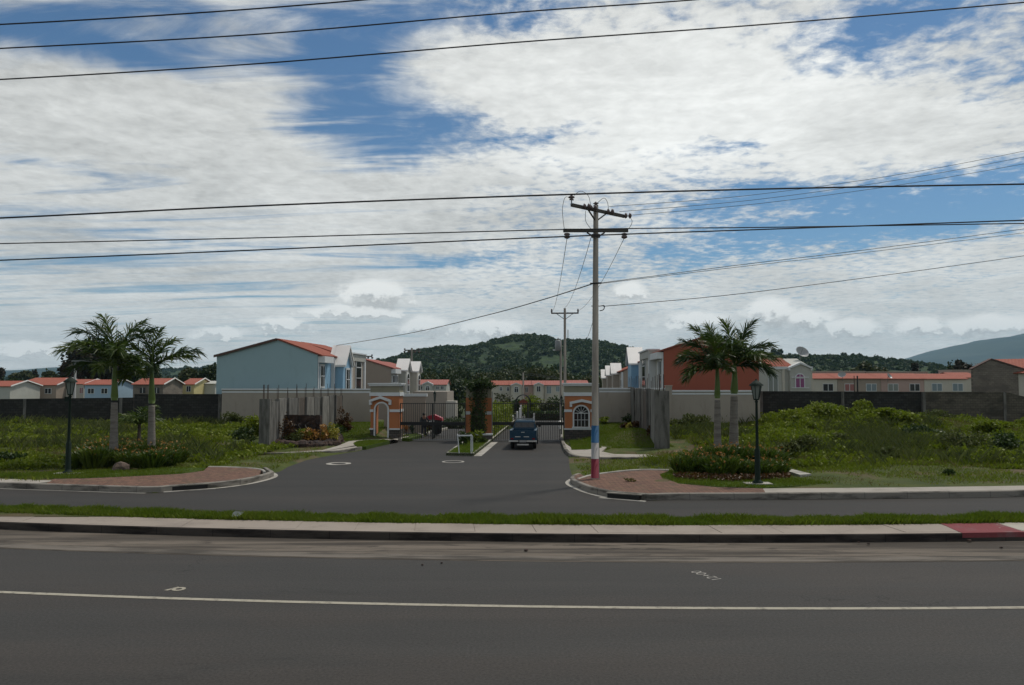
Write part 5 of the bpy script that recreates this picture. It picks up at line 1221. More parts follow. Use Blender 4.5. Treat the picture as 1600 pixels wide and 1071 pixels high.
# covered cart just inside the left gate
Yc = 57.0; p = at(679, 655, Yc); t = thing('covered_cart', 'small cart under a red cover with white boxes, behind the left gate bars', 'cart', (p.x, Yc, .05), -AL)
zt = at(679, 648, Yc).z - .05; zl = at(679, 656.5, Yc).z - .05
MB().prism([(-.55, zl), (-.5, zl + .28), (-.30, zt - .04), (.02, zt), (.35, zt - .14), (.58, zl + .16), (.64, zl - .05), (.56, zl - .02), (.0, zl + .04)], 'y', -.32, .32).build('cover', M['car_red'], t)
MB().bx(-.45, .52, -.26, .26, .38, zl).build('tray', M['black_metal'], t)
for sx in (-.34, -.14): MB().bx(sx, sx + .17, -.36, -.27, zl - .34, zl - .02).build('box', M['gable_white'], t)
for sy in (-.3, .3): MB().tube([(.2, sy - .02, .32), (.2, sy + .02, .32)], .31, 16).build('wheel', M['rubber'], t)
MB().tube([(-.45, -.2, .8), (-.62, -.2, .98), (-.62, .2, .98), (-.45, .2, .8)], .018, 6).build('handle', M['galv'], t); MB().tube([(-.3, 0, .4), (-.3, 0, .02)], .025, 6).build('leg', M['galv'], t)

# standing person, dark clothes
def skin_mesh(name, pts, edges, rad, m, parent, lvl=2, root=0):
    me = bpy.data.meshes.new(name); me.from_pydata(pts, edges, []); o = bpy.data.objects.new(name, me); COL.objects.link(o); me.materials.append(m); o.parent = parent
    o.modifiers.new('skin', 'SKIN'); 
    sv = me.skin_vertices[0].data if me.skin_vertices else None
    if sv is None: return o
    for i, r in enumerate(rad): sv[i].radius = (r, r) if not hasattr(r, '__len__') else r
    sv[root].use_root = True
    s = o.modifiers.new('sub', 'SUBSURF'); s.levels = lvl; s.render_levels = lvl
    return o
def person():
    Y = 55.4; p = at(662.5, 645.5, Y); g = p.z - 1.72
    t = thing('person', 'person in dark clothes standing behind the left gate, arm reaching right', 'person', (p.x, Y, g), .5)
    # pelvis, spine, neck, head, legs, arms as one surface
    P = [(0, 0, .93), (0, 0, 1.15), (0, .0, 1.38), (0, -.01, 1.48), (0, -.02, 1.58), (0, -.015, 1.65),
         (.10, 0, .88), (.12, -.02, .50), (.12, .02, .10), (.12, -.12, .05), (-.10, 0, .88), (-.12, .03, .50), (-.13, .04, .10), (-.13, -.10, .05),
         (.19, 0, 1.40), (.30, -.10, 1.18), (.50, -.22, 1.22), (.57, -.25, 1.23), (-.19, 0, 1.40), (-.24, .02, 1.12), (-.20, -.10, .90), (-.19, -.14, .83)]
    E = [(0, 1), (1, 2), (2, 3), (3, 4), (4, 5), (0, 6), (6, 7), (7, 8), (8, 9), (0, 10), (10, 11), (11, 12), (12, 13), (2, 14), (14, 15), (15, 16), (16, 17), (2, 18), (18, 19), (19, 20), (20, 21)]
    R = [(.15, .11), (.13, .10), (.16, .10), .055, .085, .08, .09, .06, .045, .035, .09, .06, .045, .035, .055, .042, .032, .035, .055, .042, .032, .035]
    me_o = bpy.data.meshes.new('body'); me_o.from_pydata(P, E, []); b = bpy.data.objects.new('body', me_o); COL.objects.link(b); b.parent = t; me_o.materials.append(M['skin'])
    def finish(o, R):
        o.modifiers.new('skin', 'SKIN')
        if not o.data.skin_vertices: 
            try: o.data.attributes.new('x', 'FLOAT', 'POINT')
            except Exception: pass
        if o.data.skin_vertices:
            for i, r in enumerate(R): o.data.skin_vertices[0].data[i].radius = r if hasattr(r, '__len__') else (r, r)
            o.data.skin_vertices[0].data[0].use_root = True
        m = o.modifiers.new('sub', 'SUBSURF'); m.levels = 1; m.render_levels = 2
    finish(b, R)
    def garment(name, idx, grow, m):
        mp = {k: i for i, k in enumerate(idx)}; e = [(mp[a], mp[c]) for a, c in E if a in mp and c in mp]
        me = bpy.data.meshes.new(name); me.from_pydata([P[k] for k in idx], e, []); o = bpy.data.objects.new(name, me); COL.objects.link(o); o.parent = t; me.materials.append(m)
        finish(o, [tuple(q + grow for q in (R[k] if hasattr(R[k], '__len__') else (R[k], R[k]))) for k in idx])
    garment('shirt', [0, 1, 2, 14, 15, 16, 18, 19, 20], .018, M['person_dark']); garment('trousers', [0, 6, 7, 8, 10, 11, 12], .02, M['trouser'])
    MB().lathe([(.0, .12), (.07, .10), (.105, .04), (.105, -.02), (.08, -.06)], 12, (0, .0, 1.62)).build('hair', M['black_metal'], t, True)
person()

# garden arch and white posts at the head of the inner garden
p = at(817, 640, 104); z0 = gz(104); t = thing('garden_arch', 'small domed garden arch with dark ribs beyond the right gate', 'garden arch', (p.x, 104, z0), -AL)
R_ = .95; zt = at(817, 617.5, 104).z - z0
mb = MB(); pts = [(-R_ * math.cos(math.pi * i / 12), 0, zt - R_ + R_ * math.sin(math.pi * i / 12)) for i in range(13)]
mb.tube([(-R_, 0, 0)] + pts + [(R_, 0, 0)], .07, 6); mb.tube([(-R_, 1.6, 0)] + [(a, 1.6, c) for a, b, c in pts] + [(R_, 1.6, 0)], .07, 6); mb.build('frame', M['black_metal'], t)
mb = MB()
for (a, b, c), (a2, b2, c2) in zip(pts, pts[1:]): mb.add([(a, .1, c - .08), (a2, .1, c2 - .08), (a2, 1.5, c2 - .08), (a, 1.5, c - .08)], [(0, 1, 2, 3)])
mb.build('canopy', M['galv'], t); MB().prism([(-.6, zt - 1.3), (.6, zt - 1.3), (.6, zt - .9), (0, zt - .55), (-.6, zt - .9)], 'y', .7, .8).build('back_panel', M['brick_red'], t)
MB().tube([(-R_ - .5, -.6, 0), (-R_ - .5, -.6, .9)], .09, 8).build('post', M['gable_white'], t); MB().tube([(R_ + .6, -.6, 0), (R_ + .6, -.6, 1.0)], .1, 8).build('post', M['gable_white'], t)
path = [G(786, 673, .17), G(800, 660, .1), at(812, 645, 92)[:2], at(817, 640, 103)[:2]]
for i, (px, py, Y) in enumerate([(801, 655, 76), (808, 648, 84), (812, 642, 92), (814, 637, 99)]):
    q = at(px, py, Y); g = gz(Y); o = MB().lathe([(.11, 0), (.11, q.z - g + .25), (.14, q.z - g + .28), (.0, q.z - g + .34)], 10).build('garden_bollard', M['gable_white']); o.location = (q.x, Y, g)
    tag(o, ['white path bollard nearest the pickup', 'second white path bollard beyond the pickup', 'third white path bollard beyond the pickup', 'white path bollard nearest the garden arch'][i], 'bollard', 'white bollards along the inner path')
q = at(875, 662, 63); o = MB().lathe([(.10, 0), (.10, .55), (.13, .6), (.0, .72)], 10).build('gate_bollard', M['gable_white']); o.location = (q.x, 63, .1); tag(o, 'stout white bollard seen through the right gate, beside the kerb', 'bollard')

# rock-built sign and its planter
xs0, ys = G(437, 690, .15); ys = 47.7; a = at(438, 648.5, ys); b = at(502, 648.5, ys); t = thing('rock_sign', 'dark brown rock name wall with scroll lettering behind a rock planter', 'sign', (a.x, ys, .1), -.12); W = b.x - a.x; H_ = a.z - .1
def wob(p, k=.06): return tuple(c + rnd.uniform(-k, k) for c in p)
mb = MB(); nx, nz = 16, 9
V = [(W * i / nx + rnd.uniform(-.03, .03), rnd.uniform(-.07, .07), H_ * j / nz + rnd.uniform(-.03, .03)) for j in range(nz + 1) for i in range(nx + 1)]
mb.add(V, [(j * (nx + 1) + i, j * (nx + 1) + i + 1, (j + 1) * (nx + 1) + i + 1, (j + 1) * (nx + 1) + i) for j in range(nz) for i in range(nx)]); mb.bx(.03, W - .03, .05, .45, 0, H_ - .05); mb.build('rock_face', M['lava'], t)
# carved scrolls; the lettering cannot be read in the photograph
mb = MB(); 
for i, x0 in enumerate((.55, 1.0, 1.42, 1.85)):
    pts = [(x0 + .19 * math.cos(u * 1.3 + i), -.10, 1.02 + .26 * math.sin(u + i * .7)) for u in np.linspace(0, 5.2, 18)]; mb.tube(pts, .028, 5)
mb.build('scroll_lettering', M['kerb'], t)
t = thing('rock_planter', 'low ring of dark rocks filled with plants in front of the rock sign', 'planter', (0, 0, 0))
ring = smooth_line([G(*p) for p in ((424, 694), (434, 702), (460, 705.5), (490, 704.5), (515, 701), (529, 697), (526, 689), (512, 685))], 1)
def rockmesh(name, r, m, parent, loc, sq=.7, seed=1, nm=None):
    rs = np.random.RandomState(seed); mb = MB(); n1, n2 = 7, 5; V = [(0, 0, r * sq)]
    for i in range(1, n2):
        for j in range(n1): a = 2 * math.pi * j / n1; ph = math.pi * i / n2; k = r * rs.uniform(.82, 1.15); V.append((k * math.sin(ph) * math.cos(a), k * math.sin(ph) * math.sin(a), k * math.cos(ph) * sq))
    V.append((0, 0, -r * sq)); F = [(0, 1 + j, 1 + (j + 1) % n1) for j in range(n1)]
    for i in range(n2 - 2):
        for j in range(n1): F.append((1 + i * n1 + j, 1 + (i + 1) * n1 + j, 1 + (i + 1) * n1 + (j + 1) % n1, 1 + i * n1 + (j + 1) % n1))
    k = 1 + (n2 - 2) * n1; F += [(k + j, len(V) - 1, k + (j + 1) % n1) for j in range(n1)]; mb.add(V, F); o = mb.build(name, m, parent); o.location = loc; return o
Lr = 0; sd_ = 0
for (xa, ya), (xb, yb) in zip(ring, ring[1:]):
    for k in range(3):
        u = k / 3; sd_ += 1; rockmesh('rock', rnd.uniform(.30, .44), M['lava'], t, (xa + (xb - xa) * u + rnd.uniform(-.05, .05), ya + (yb - ya) * u + rnd.uniform(-.05, .05), .20 + rnd.uniform(0, .12)), .8, sd_)
flat('soil', ring, .34, M['lava'], 0, t)
rk = rockmesh('boulder', .36, M['rock'], None, (*G(188, 736, .2), .33), .75, 91); tag(rk, 'brown boulder in front of the left flower bed', 'boulder')
pa_, pb_ = G(1213, 735, .2), G(1250, 744, .2); o = flat('loose_slab', [G(1213, 734, .2), G(1222, 733, .2), G(1268, 744.5, .2), G(1250, 746, .2)], .30, M['kerb_white'], .1); tag(o, 'pale concrete slab lying behind the right flower bed', 'slab')
o = MB().add([wob((0, 0, 0), .02), wob((.2, .03, .02), .03), wob((.28, .1, .12), .03), wob((.1, .08, .14), .03), wob((.0, .1, .08), .03)], [(0, 1, 2), (0, 2, 3), (0, 3, 4)]).build('plastic_scrap', M['curtain_pale']); o.location = (*G(362, 808, .25), .26); tag(o, 'scrap of pale plastic lying on the median grass', 'litter')
for i, (px, py) in enumerate([(1342, 849), (1357, 851), (822, 861), (660, 884), (1565, 857), (1515, 846), (690, 881)]):
    o = rockmesh('clod', .03 + .012 * (i % 3), M['lava'], None, (*G(px, py), .02), .5, 40 + i); tag(o, ['left of two small dark clods on the dirty road edge, right of centre', 'right of two small dark clods on the dirty road edge, right of centre', 'small dark clod on the road edge below the painted pole, nearest the kerb', 'dark scrap on the asphalt below the gate island', 'small clod in the gutter below the red slab', 'small clod in the gutter just left of the red slab', 'dark scrap on the asphalt right of the one below the gate island'][i], 'clod', 'clods on the road edge')
# ------------------------------------------------------------------ palms
def frond(seed, L, e0, droop, m, nl=44, ll=.62, twist=0.0, spread=1.0):
    """one feathered leaf pointing along +x: midrib and plume of drooping leaflets"""
    rs = np.random.RandomState(seed); n = 18; s = np.linspace(0, 1, n); ang = e0 - droop * s ** 1.5; dx = np.cos(ang) * L / n; dz = np.sin(ang) * L / n
    X = np.r_[0, np.cumsum(dx)][:n]; Z = np.r_[0, np.cumsum(dz)][:n]
    V = []; F = []
    def q(p0, p1, p2, w):
        k = len(V); d = Vector(p2) - Vector(p0); u = d.cross(Vector((rs.normal(), rs.normal(), rs.normal() + .3))).normalized() * w
        V.extend([tuple(Vector(p0) - u * .5), tuple(Vector(p0) + u * .5), tuple(Vector(p1) + u), tuple(Vector(p1) - u)]); F.append((k, k + 1, k + 2, k + 3))
        V.extend([tuple(Vector(p1) - u), tuple(Vector(p1) + u), tuple(Vector(p2) + u * .12), tuple(Vector(p2) - u * .12)]); F.append((k + 4, k + 5, k + 6, k + 7))
    for i in range(nl):
        u = .12 + .88 * (i + rs.rand()) / nl; x = np.interp(u, s, X); z = np.interp(u, s, Z); a = np.interp(u, s, ang)
        l = ll * (math.sin(math.pi * min(u * .72 + .12, 1)) ** .5) * rs.uniform(.8, 1.15)
        for sg in (-1, 1):
            for rep in range(1):
                fw = rs.uniform(.30, .85) + .75 * u * u; up = rs.uniform(-.45, .75) * spread; d = Vector((math.cos(a) * fw - math.sin(a) * up, sg * rs.uniform(.45, 1.0), math.sin(a) * fw + math.cos(a) * up)).normalized()
                p0 = Vector((x, 0, z)); p1 = p0 + d * l * .5; p2 = p0 + d * l + Vector((0, 0, -l * rs.uniform(.05, .38)))
                q(p0, p1, p2, .021 + .009 * rs.rand())
    for i in range(n - 1):
        k = len(V); w = .035 * (1 - i / n) + .008
        V.extend([(X[i], -w, Z[i]), (X[i], w, Z[i]), (X[i + 1], w, Z[i + 1]), (X[i + 1], -w, Z[i + 1])]); F.append((k, k + 1, k + 2, k + 3))
        k = len(V); V.extend([(X[i], 0, Z[i] - w), (X[i], 0, Z[i] + w), (X[i + 1], 0, Z[i + 1] + w), (X[i + 1], 0, Z[i + 1] - w)]); F.append((k, k + 1, k + 2, k + 3))
    return npmesh('frond', np.array(V), np.array(F), m)
def palm(px, Y, py_sh, py_top, wpx, fronds, label, pxtop=None, seed=1, trunkscale=1.0):
    b = at(px, 700, Y); zs = at(px, py_sh, Y).z; zt = at(px, py_top, Y).z; g = .15; dx = at(pxtop or px, 600, Y).x - b.x
    t = thing('royal_palm', label, 'palm tree', (b.x, Y, g), 0, 'royal palms flanking the forecourt'); zs -= g; zt -= g
    r = wpx / FX * Y / 2; X = lambda z: dx * z / zt
    prof = [(-.15, 1.35), (.0, 1.32), (.4, 1.22), (1.0, 1.08), (zs * .55, .98), (zs * .8, .92), (zs, .80)]
    pts = []; rr = []; 
    for k in range(len(prof) - 1):
        for j in range(5): u = j / 5; z = prof[k][0] * (1 - u) + prof[k + 1][0] * u; pts.append((X(z), 0, z)); rr.append(r * (prof[k][1] * (1 - u) + prof[k + 1][1] * u) * (1 + .02 * ((j % 2) * 2 - 1)))
    MB().tube(pts, rr, 14).build('trunk', M['bark_grey'], t, True)
    MB().tube([(X(zs), 0, zs - .02), (X(zs), 0, zs + .15), (X(zt), 0, (zs + zt) / 2), (X(zt), 0, zt), (X(zt), 0, zt + .35)], [r * .80, r * .95, r * .72, r * .50, r * .25], 12).build('crownshaft', M['crownshaft'], t, True)
    for i, (az, e0, L, dr) in enumerate(fronds):
        L *= .86; e0 += 5 if e0 > 20 else 0; dr *= .92; f = frond(seed * 31 + i, L, math.radians(e0), math.radians(dr), M['frond_dark'] if i % 3 == 0 else M['frond'], ll=.36 * L if L < 2.4 else .86, nl=56)
        f.parent = t; f.location = (X(zt), 0, zt); f.rotation_euler = (0, 0, math.radians(az))
    MB().tube([(X(zt), 0, zt + .2), (X(zt) + .05, 0, zt + 2.0)], [.035, .006], 6).build('spear_leaf', M['crownshaft'], t)
    return t
# azimuth 0 = right, 90 = away, 180 = left, 270 = towards the camera
palm(178, 36, 625, 570, 11.5, [(176, 62, 3.3, 85), (150, 78, 3.0, 45), (60, 72, 3.1, 60), (20, 66, 2.9, 70), (200, 38, 3.0, 75), (235, 50, 2.7, 90), (182, 12, 2.4, 50), (300, 45, 2.5, 90), (350, 30, 2.0, 95), (120, 40, 2.6, 80), (5, -5, 1.7, 40), (270, 10, 1.9, 60), (165, 70, 2.9, 55)],
     'taller left palm with upright fronds, nearest the left lamp post', 179, 1)
palm(237, 37, 630, 577, 11, [(2, 38, 2.9, 62), (350, 30, 2.6, 55), (178, 60, 2.7, 80), (140, 70, 2.8, 50), (95, 78, 2.5, 40), (60, 66, 2.4, 60), (190, 28, 2.3, 75), (215, 5, 1.9, 50), (185, -8, 1.8, 35), (300, 20, 1.6, 70)],
     'second left palm with one long frond reaching right', 237, 2)
palm(1121, 38, 622, 577, 10.5, [(178, 60, 2.7, 75), (165, 74, 2.9, 50), (120, 82, 2.7, 35), (190, 30, 2.5, 70), (205, 15, 2.3, 60), (180, 5, 2.1, 65), (250, 40, 2.3, 90), (300, 60, 2.6, 80), (240, 66, 2.8, 60), (60, 70, 2.5, 60), (160, 45, 2.4, 85), (280, 15, 1.8, 60)],
     'left one of the right pair of palms, bushy lighter crown', 1121, 3)
palm(1146, 38.6, 615, 573, 13, [(10, 76, 3.0, 45), (50, 66, 3.0, 70), (120, 80, 2.8, 30), (0, 50, 2.7, 75), (350, 30, 2.6, 70), (5, 14, 2.4, 60), (340, 10, 2.2, 60), (170, 66, 2.4, 60), (300, 40, 2.4, 95), (250, 60, 2.3, 80), (20, 34, 2.6, 60), (200, 20, 1.7, 60)],
     'right one of the right pair of palms, with a thick pale trunk', 1148, 4)
# small young palm behind the left pair
b = at(217, 696, 43); t = thing('young_palm', 'young trunkless-looking palm between the two left palms, before the block wall', 'palm tree', (b.x, 43, .2))
MB().tube([(0, 0, 0), (0, 0, 1.5)], [.12, .08], 8).build('trunk', M['bark'], t, True)
for i in range(13):
    f = frond(700 + i, 1.5, math.radians(rnd.uniform(25, 85)), math.radians(rnd.uniform(60, 130)), M['frond'], nl=22, ll=.5); f.parent = t; f.location = (0, 0, 1.35); f.rotation_euler = (0, 0, math.radians(i * 360 / 13 + rnd.uniform(-12, 12)))

# ------------------------------------------------------------------ shrubs
def clump(name, n, rx, ry, rz, lw, m, seed, parent=None, upright=True, ll=4.0):
    """strappy upright leaves fanning from the base"""
    rs = np.random.RandomState(seed); t = rs.uniform(0, 2 * np.pi, n); r = np.sqrt(rs.rand(n)); X = np.cos(t) * r * rx * .45; Y = np.sin(t) * r * ry * .45
    h = rz * rs.uniform(.45, 1.0, n); lx = np.cos(t) * rx * .55 * r * rs.uniform(.4, 1.1, n); ly = np.sin(t) * ry * .55 * r * rs.uniform(.4, 1.1, n); a = rs.uniform(0, np.pi, n); w = lw * rs.uniform(.6, 1.2, n)
    wx, wy = np.cos(a) * w, np.sin(a) * w; z0 = h * rs.uniform(0, .45, n); V = np.empty((n, 8, 3))
    mx, my, mz = X + lx * .55, Y + ly * .55, z0 + (h - z0) * .75
    V[:, 0] = np.c_[X - wx * .3, Y - wy * .3, z0]; V[:, 1] = np.c_[X + wx * .3, Y + wy * .3, z0]; V[:, 2] = np.c_[mx + wx, my + wy, mz]; V[:, 3] = np.c_[mx - wx, my - wy, mz]
    V[:, 4] = V[:, 3]; V[:, 5] = V[:, 2]; ez = z0 + (h - z0) * rs.uniform(.8, 1.1, n); V[:, 6] = np.c_[X + lx + wx * .1, Y + ly + wy * .1, ez]; V[:, 7] = np.c_[X + lx - wx * .1, Y + ly - wy * .1, ez]
    return npmesh(name, V.reshape(-1, 3), np.arange(8 * n).reshape(-1, 4), m, parent)
def bract_heads(n, rx, ry, rz, size, m, seed, parent, lo=.6):
    rs = np.random.RandomState(seed); P = []
    for i in range(n):
        t = rs.uniform(0, 2 * np.pi); r = math.sqrt(rs.rand()); c = np.array([math.cos(t) * r * rx * .95, math.sin(t) * r * ry * .95, rz * rs.uniform(lo, 1.08)])
        P.append(c + rs.normal(scale=size * .6, size=(5, 3)))
    V, F = leaves(np.vstack(P), size, rs, 2.0); return npmesh('flowers', V, F, m, parent, kind='stuff')
def bed(plants, grp, proto_fn, lab):
    """plants: (px, py, scale); three kinds built once, then copied"""
    protos = []
    for i, (px, py, s) in enumerate(plants):
        x, y = G(px, py, .2)
        if len(protos) < 4: o = proto_fn(len(protos)); protos.append(o); kids_refresh(o)
        else: o = copy_tree(protos[i % 4])
        o.location = (x, y, .18); s *= .93; o.scale = (s, s, .93 * s * rnd.uniform(.9, 1.08)); o.rotation_euler = (0, 0, rnd.uniform(0, 6.28)); o['group'] = grp; o['label'] = lab(i)
def orange_plant(k):
    t = thing('flowering_shrub', '', 'shrub'); clump('foliage', 380, .85, .85, [.95, .8, 1.05, .88][k], .045, M['croton'], 50 + k, t); r_ = np.random.RandomState(70 + k); P_ = crown_points(300, .55, .55, .42, r_, 6, .4); P_[:, 2] = np.maximum(P_[:, 2] + .48, .05); V_, F_ = leaves(P_, .085, r_, 2.2); npmesh('lower_leaves', V_, F_, M['croton'], t); bract_heads([18, 11, 22, 14][k], .62, .62, [.98, .85, 1.08, .9][k], .040, M['flower'], 60 + k, t, .4); return t
rb = random.Random(12); ORD = 'first second third fourth fifth sixth seventh eighth ninth tenth eleventh twelfth thirteenth fourteenth'.split()
pl = []
for i in range(13): pl.append((122 + i * 13.0 + rb.uniform(-3, 3), 730 + rb.uniform(-5, 4) - (i / 13) * 3, rb.uniform(.85, 1.1)))
for i in range(10): pl.append((140 + i * 14.5 + rb.uniform(-3, 3), 719 + rb.uniform(-3, 2), rb.uniform(.95, 1.2)))
bed(pl, 'orange flowering shrubs in the bed under the left palms', orange_plant, lambda i: f'orange flowering shrub in the {"front" if i < 13 else "back"} row of the left bed, {ORD[i if i < 13 else i - 13]} from the left')
pr = []
for i in range(14): pr.append((1066 + i * 11.6 + rb.uniform(-3, 3), 744 + rb.uniform(-4, 3), rb.uniform(.80, 1.0)))
for i in range(11): pr.append((1078 + i * 13.5 + rb.uniform(-3, 3), 732 + rb.uniform(-3, 2), rb.uniform(.95, 1.2)))
bed(pr, 'orange flowering shrubs in the bed under the right palms', orange_plant, lambda i: f'orange flowering shrub in the {"front" if i < 14 else "back"} row of the right bed, {ORD[i if i < 14 else i - 14]} from the left')
# low dark ground cover edging the right bed
rs = np.random.RandomState(5); P = []
for i in range(1500):
    px = rs.uniform(1052, 1235); py = 751.5 - 3 * abs(px - 1143) / 90 + rs.uniform(-3, 2.2); x, y = G(px, py, .2); P.append((x, y, .22 + rs.uniform(0, .2)))
V, F = leaves(np.array(P), .07, rs, 1.5); npmesh('bed_ground_cover', V, F, M['red_leaf'], None, kind='stuff', label='low reddish ground cover along the right bed', category='ground cover')
# loose single shrubs
def shrub(px, py, Y, r, h, m, label, seed, grp=None, cat='shrub', leaf=.09, n=500, zb=None, name='shrub'):
    p = at(px, py, Y); z = float(field_z(np.array([p.x]), np.array([Y]))[0]) if zb is None else zb
    t = thing(name, label, cat, (p.x, Y, z), 0, grp); rs = np.random.RandomState(seed); P = crown_points(n, r, r * .8, h * .55, rs, 7, .4); P[:, 2] += h * .5; P[:, 2] = np.maximum(P[:, 2], .03)
    V, F = leaves(P, leaf, rs, 1.6); npmesh('foliage', V, F, m, t); MB().tube([(0, 0, -.1), (.03, .02, h * .5)], [.05, .02], 6).build('stem', M['bark'], t); return t
shrub(537, 668, 57, .85, 1.35, M['red_leaf'], 'dark red-brown rounded shrub against the left estate wall', 1, 'ornamental shrubs on the gate lawns')
shrub(543, 680, 54, .55, .75, M['red_leaf'], 'small orange-brown shrub in front of the dark rounded one', 2, 'ornamental shrubs on the gate lawns')
shrub(525, 684, 53.5, .8, .55, M['hedge'], 'low green shrub left of the orange-brown one', 3, 'ornamental shrubs on the gate lawns')
shrub(983, 652, 58, .75, .85, M['hedge'], 'dark green shrub at the far end of the right slab fence', 4, 'ornamental shrubs on the gate lawns')
shrub(946, 652, 58.5, .8, .6, M['weed'], 'low green shrub against the right estate wall', 5, 'ornamental shrubs on the gate lawns')
shrub(992, 668, 53, .62, .8, M['red_leaf'], 'reddish shrub on the mound nearest the slab fence', 6, 'ornamental shrubs on the gate lawns')
shrub(977, 672, 51.5, .45, .55, M['red_leaf'], 'small dark red shrub on the mound, left of the reddish one', 7, 'ornamental shrubs on the gate lawns')
shrub(984, 674, 50.8, .28, .45, M['flower_y'], 'tiny pale yellow variegated shrub between the red ones', 8, 'ornamental shrubs on the gate lawns', n=150)
shrub(1019, 680, 47.2, .35, .9, M['red_leaf'], 'narrow red shrub touching the right slab fence', 9, 'ornamental shrubs on the gate lawns')
for i, (px, py, r, h, mm, lab) in enumerate([(446, 676, .5, 1.2, 'red_leaf', 'orange-brown plant left of the rock sign'), (475, 690, .5, .5, 'weed', 'low green plant before the rock sign, left part'), (490, 690, .45, .5, 'red_leaf', 'low red plant before the rock sign, middle'),
        (460, 694, .5, .4, 'olive_leaf', 'olive plant at the left end of the rock planter'), (503, 686, .5, .75, 'flower', 'orange-leaved plant right of the rock sign'), (512, 690, .55, .7, 'croton', 'dark green plant near the right end of the rock planter'), (521, 689, .4, .75, 'flower_y', 'yellow-tipped plant at the right end of the rock planter'), (483, 684, .6, .55, 'flower', 'pinkish plant close under the scroll lettering')]):
    shrub(px, py, 46.6 + (i % 3) * .35, r * 1.3, (h + .25) * 1.25, M[mm], lab, 20 + i, 'plants in the rock planter', n=380, zb=.25, leaf=.075)
for i, (px, py, Y, r, h, mm, lab) in enumerate([(724, 700, 46.5, .5, .95, 'hedge', 'dark leafy plant behind the white sign frame'), (742, 694, 48.6, .75, .85, 'weed', 'light green shrub on the gate island below the middle pillar'), (752, 700, 48.2, .4, .4, 'croton', 'low mauve-tinged plant on the gate island')]):
    shrub(px, py, Y, r, h, M[mm], lab, 40 + i, 'plants on the gate island', zb=.12)
o = shrub(985, 752, G(985, 753, .22)[1], .28, .14, M['dry'], 'small weed tuft growing through the right brick paving', 50, None, 'weed', n=120, leaf=.05, zb=.22)
# climbing plant over the middle pillar
pc = at(748, 600, 51.3); t = thing('climbing_plant', 'dark climbing plant forming a flat crown on the middle gate pillar', 'climbing plant', (pc.x, 51.6, 0), -AL); rs = np.random.RandomState(77)
P = rs.normal(size=(2600, 3)); P /= np.linalg.norm(P, axis=1)[:, None]; P *= rs.uniform(.45, 1.0, 2600)[:, None] * (1 + .18 * np.sin(5 * np.arctan2(P[:, 1], P[:, 0])))[:, None]; P = P * np.array([1.12, .85, .36]) + np.array([.02, -.2, 3.82]); P[:, 2] += .12 * np.sin(P[:, 0] * 4)
V, F = leaves(P, .09, rs, 1.5); npmesh('crown', V, F, M['hedge'], t)
P = np.c_[rs.normal(scale=.33, size=1900), -.42 + rs.normal(scale=.10, size=1900), rs.uniform(.5, 3.6, 1900)]; P[:, 0] *= .6 + .25 * P[:, 2]; P = P[np.abs(P[:, 0]) < .62]
V, F = leaves(P, .085, rs, 1.6); npmesh('trailing_leaves', V, F, M['hedge'], t)
for i in range(5): a = rnd.uniform(-.25, .25); MB().tube([(a * .6, -.5, .1), (a * 1.2 + .04, -.46, 1.3), (a * .8, -.44, 2.5), (a * 1.6, -.4, 3.5)], .035, 6).build('stem', M['bark'], t)
# hedge on the inner median and planting beyond
def hedge(name, u0, u1, v0, v1, z0, z1, n, m, label, seed, leaf=.11, cat='hedge', grp=None):
    x, y = C((u0 + u1) / 2, (v0 + v1) / 2); t = thing(name, label, cat, (x, y, 0), -AL, grp); rs = np.random.RandomState(seed); hx, hy = (u1 - u0) / 2, (v1 - v0) / 2
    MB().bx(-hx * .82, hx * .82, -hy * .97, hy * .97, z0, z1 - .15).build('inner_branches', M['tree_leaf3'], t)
    P = rs.uniform(-1, 1, (n, 3)); ax = rs.randint(0, 5, n); 
    P[ax == 0, 0] = 1; P[ax == 1, 0] = -1; P[ax == 2, 1] = -1; P[ax >= 3, 2] = 1
    P = P * np.array([hx, hy, (z1 - z0) / 2]) + np.array([0, 0, (z0 + z1) / 2]) + rs.normal(scale=.09, size=(n, 3)); P[:, 2] += .12 * fbm(P[:, 0] * 2 + 9, P[:, 1] * .8, 3) * 2 - .1
    V, F = leaves(P, leaf, rs, 1.5); npmesh('foliage', V, F, m, t); return t
um2 = ufp(768, -.9)
hedge('hedge', um2 - 1.85, um2 - .25, 2.0, 24, .1, 1.75, 9000, M['weed'], 'long bright green hedge on the inner median, seen through the right gate', 61)
hedge('hedge', ufp(824, 53), ufp(888, 53), 52.5, 53.8, gz(104) - .1, gz(104) + 1.0, 2600, M['hedge'], 'dark clipped hedge beyond the lawn behind the right gate', 62, .14)
hedge('hedge', ufp(696, 20), ufp(722, 20) + .3, 19, 23, gz(72) - .3, gz(72) + .75, 1200, M['hedge'], 'low hedge seen through the right part of the left gate', 63, .1)
for i, (px, pyt, Y, r, lab) in enumerate([(716, 618, 95, 2.6, 'bush between the yard wall and the middle pillar'), (772, 622, 108, 2.2, 'bush just right of the middle pillar, before the far houses'), (788, 614, 118, 3.0, 'broad bush below the two small arched windows'), (803, 622, 110, 1.8, 'bush left of the garden arch'),
        (838, 613, 120, 2.6, 'bush right of the garden arch below the square window'), (857, 620, 112, 2.2, 'pale green bush below the balcony'), (872, 612, 116, 2.4, 'tall bush beside the slim pole'), (828, 622, 109, 1.7, 'small bush touching the garden arch')]):
    g = gz(Y); zt = at(px, pyt, Y).z; h = zt - g; shrub(px, 640, Y, r, h, M[['hedge', 'weed', 'tree_leaf2'][i % 3]], lab, 80 + i, 'garden bushes before the far houses', 'bush', .22, 900, g, 'garden_bush')
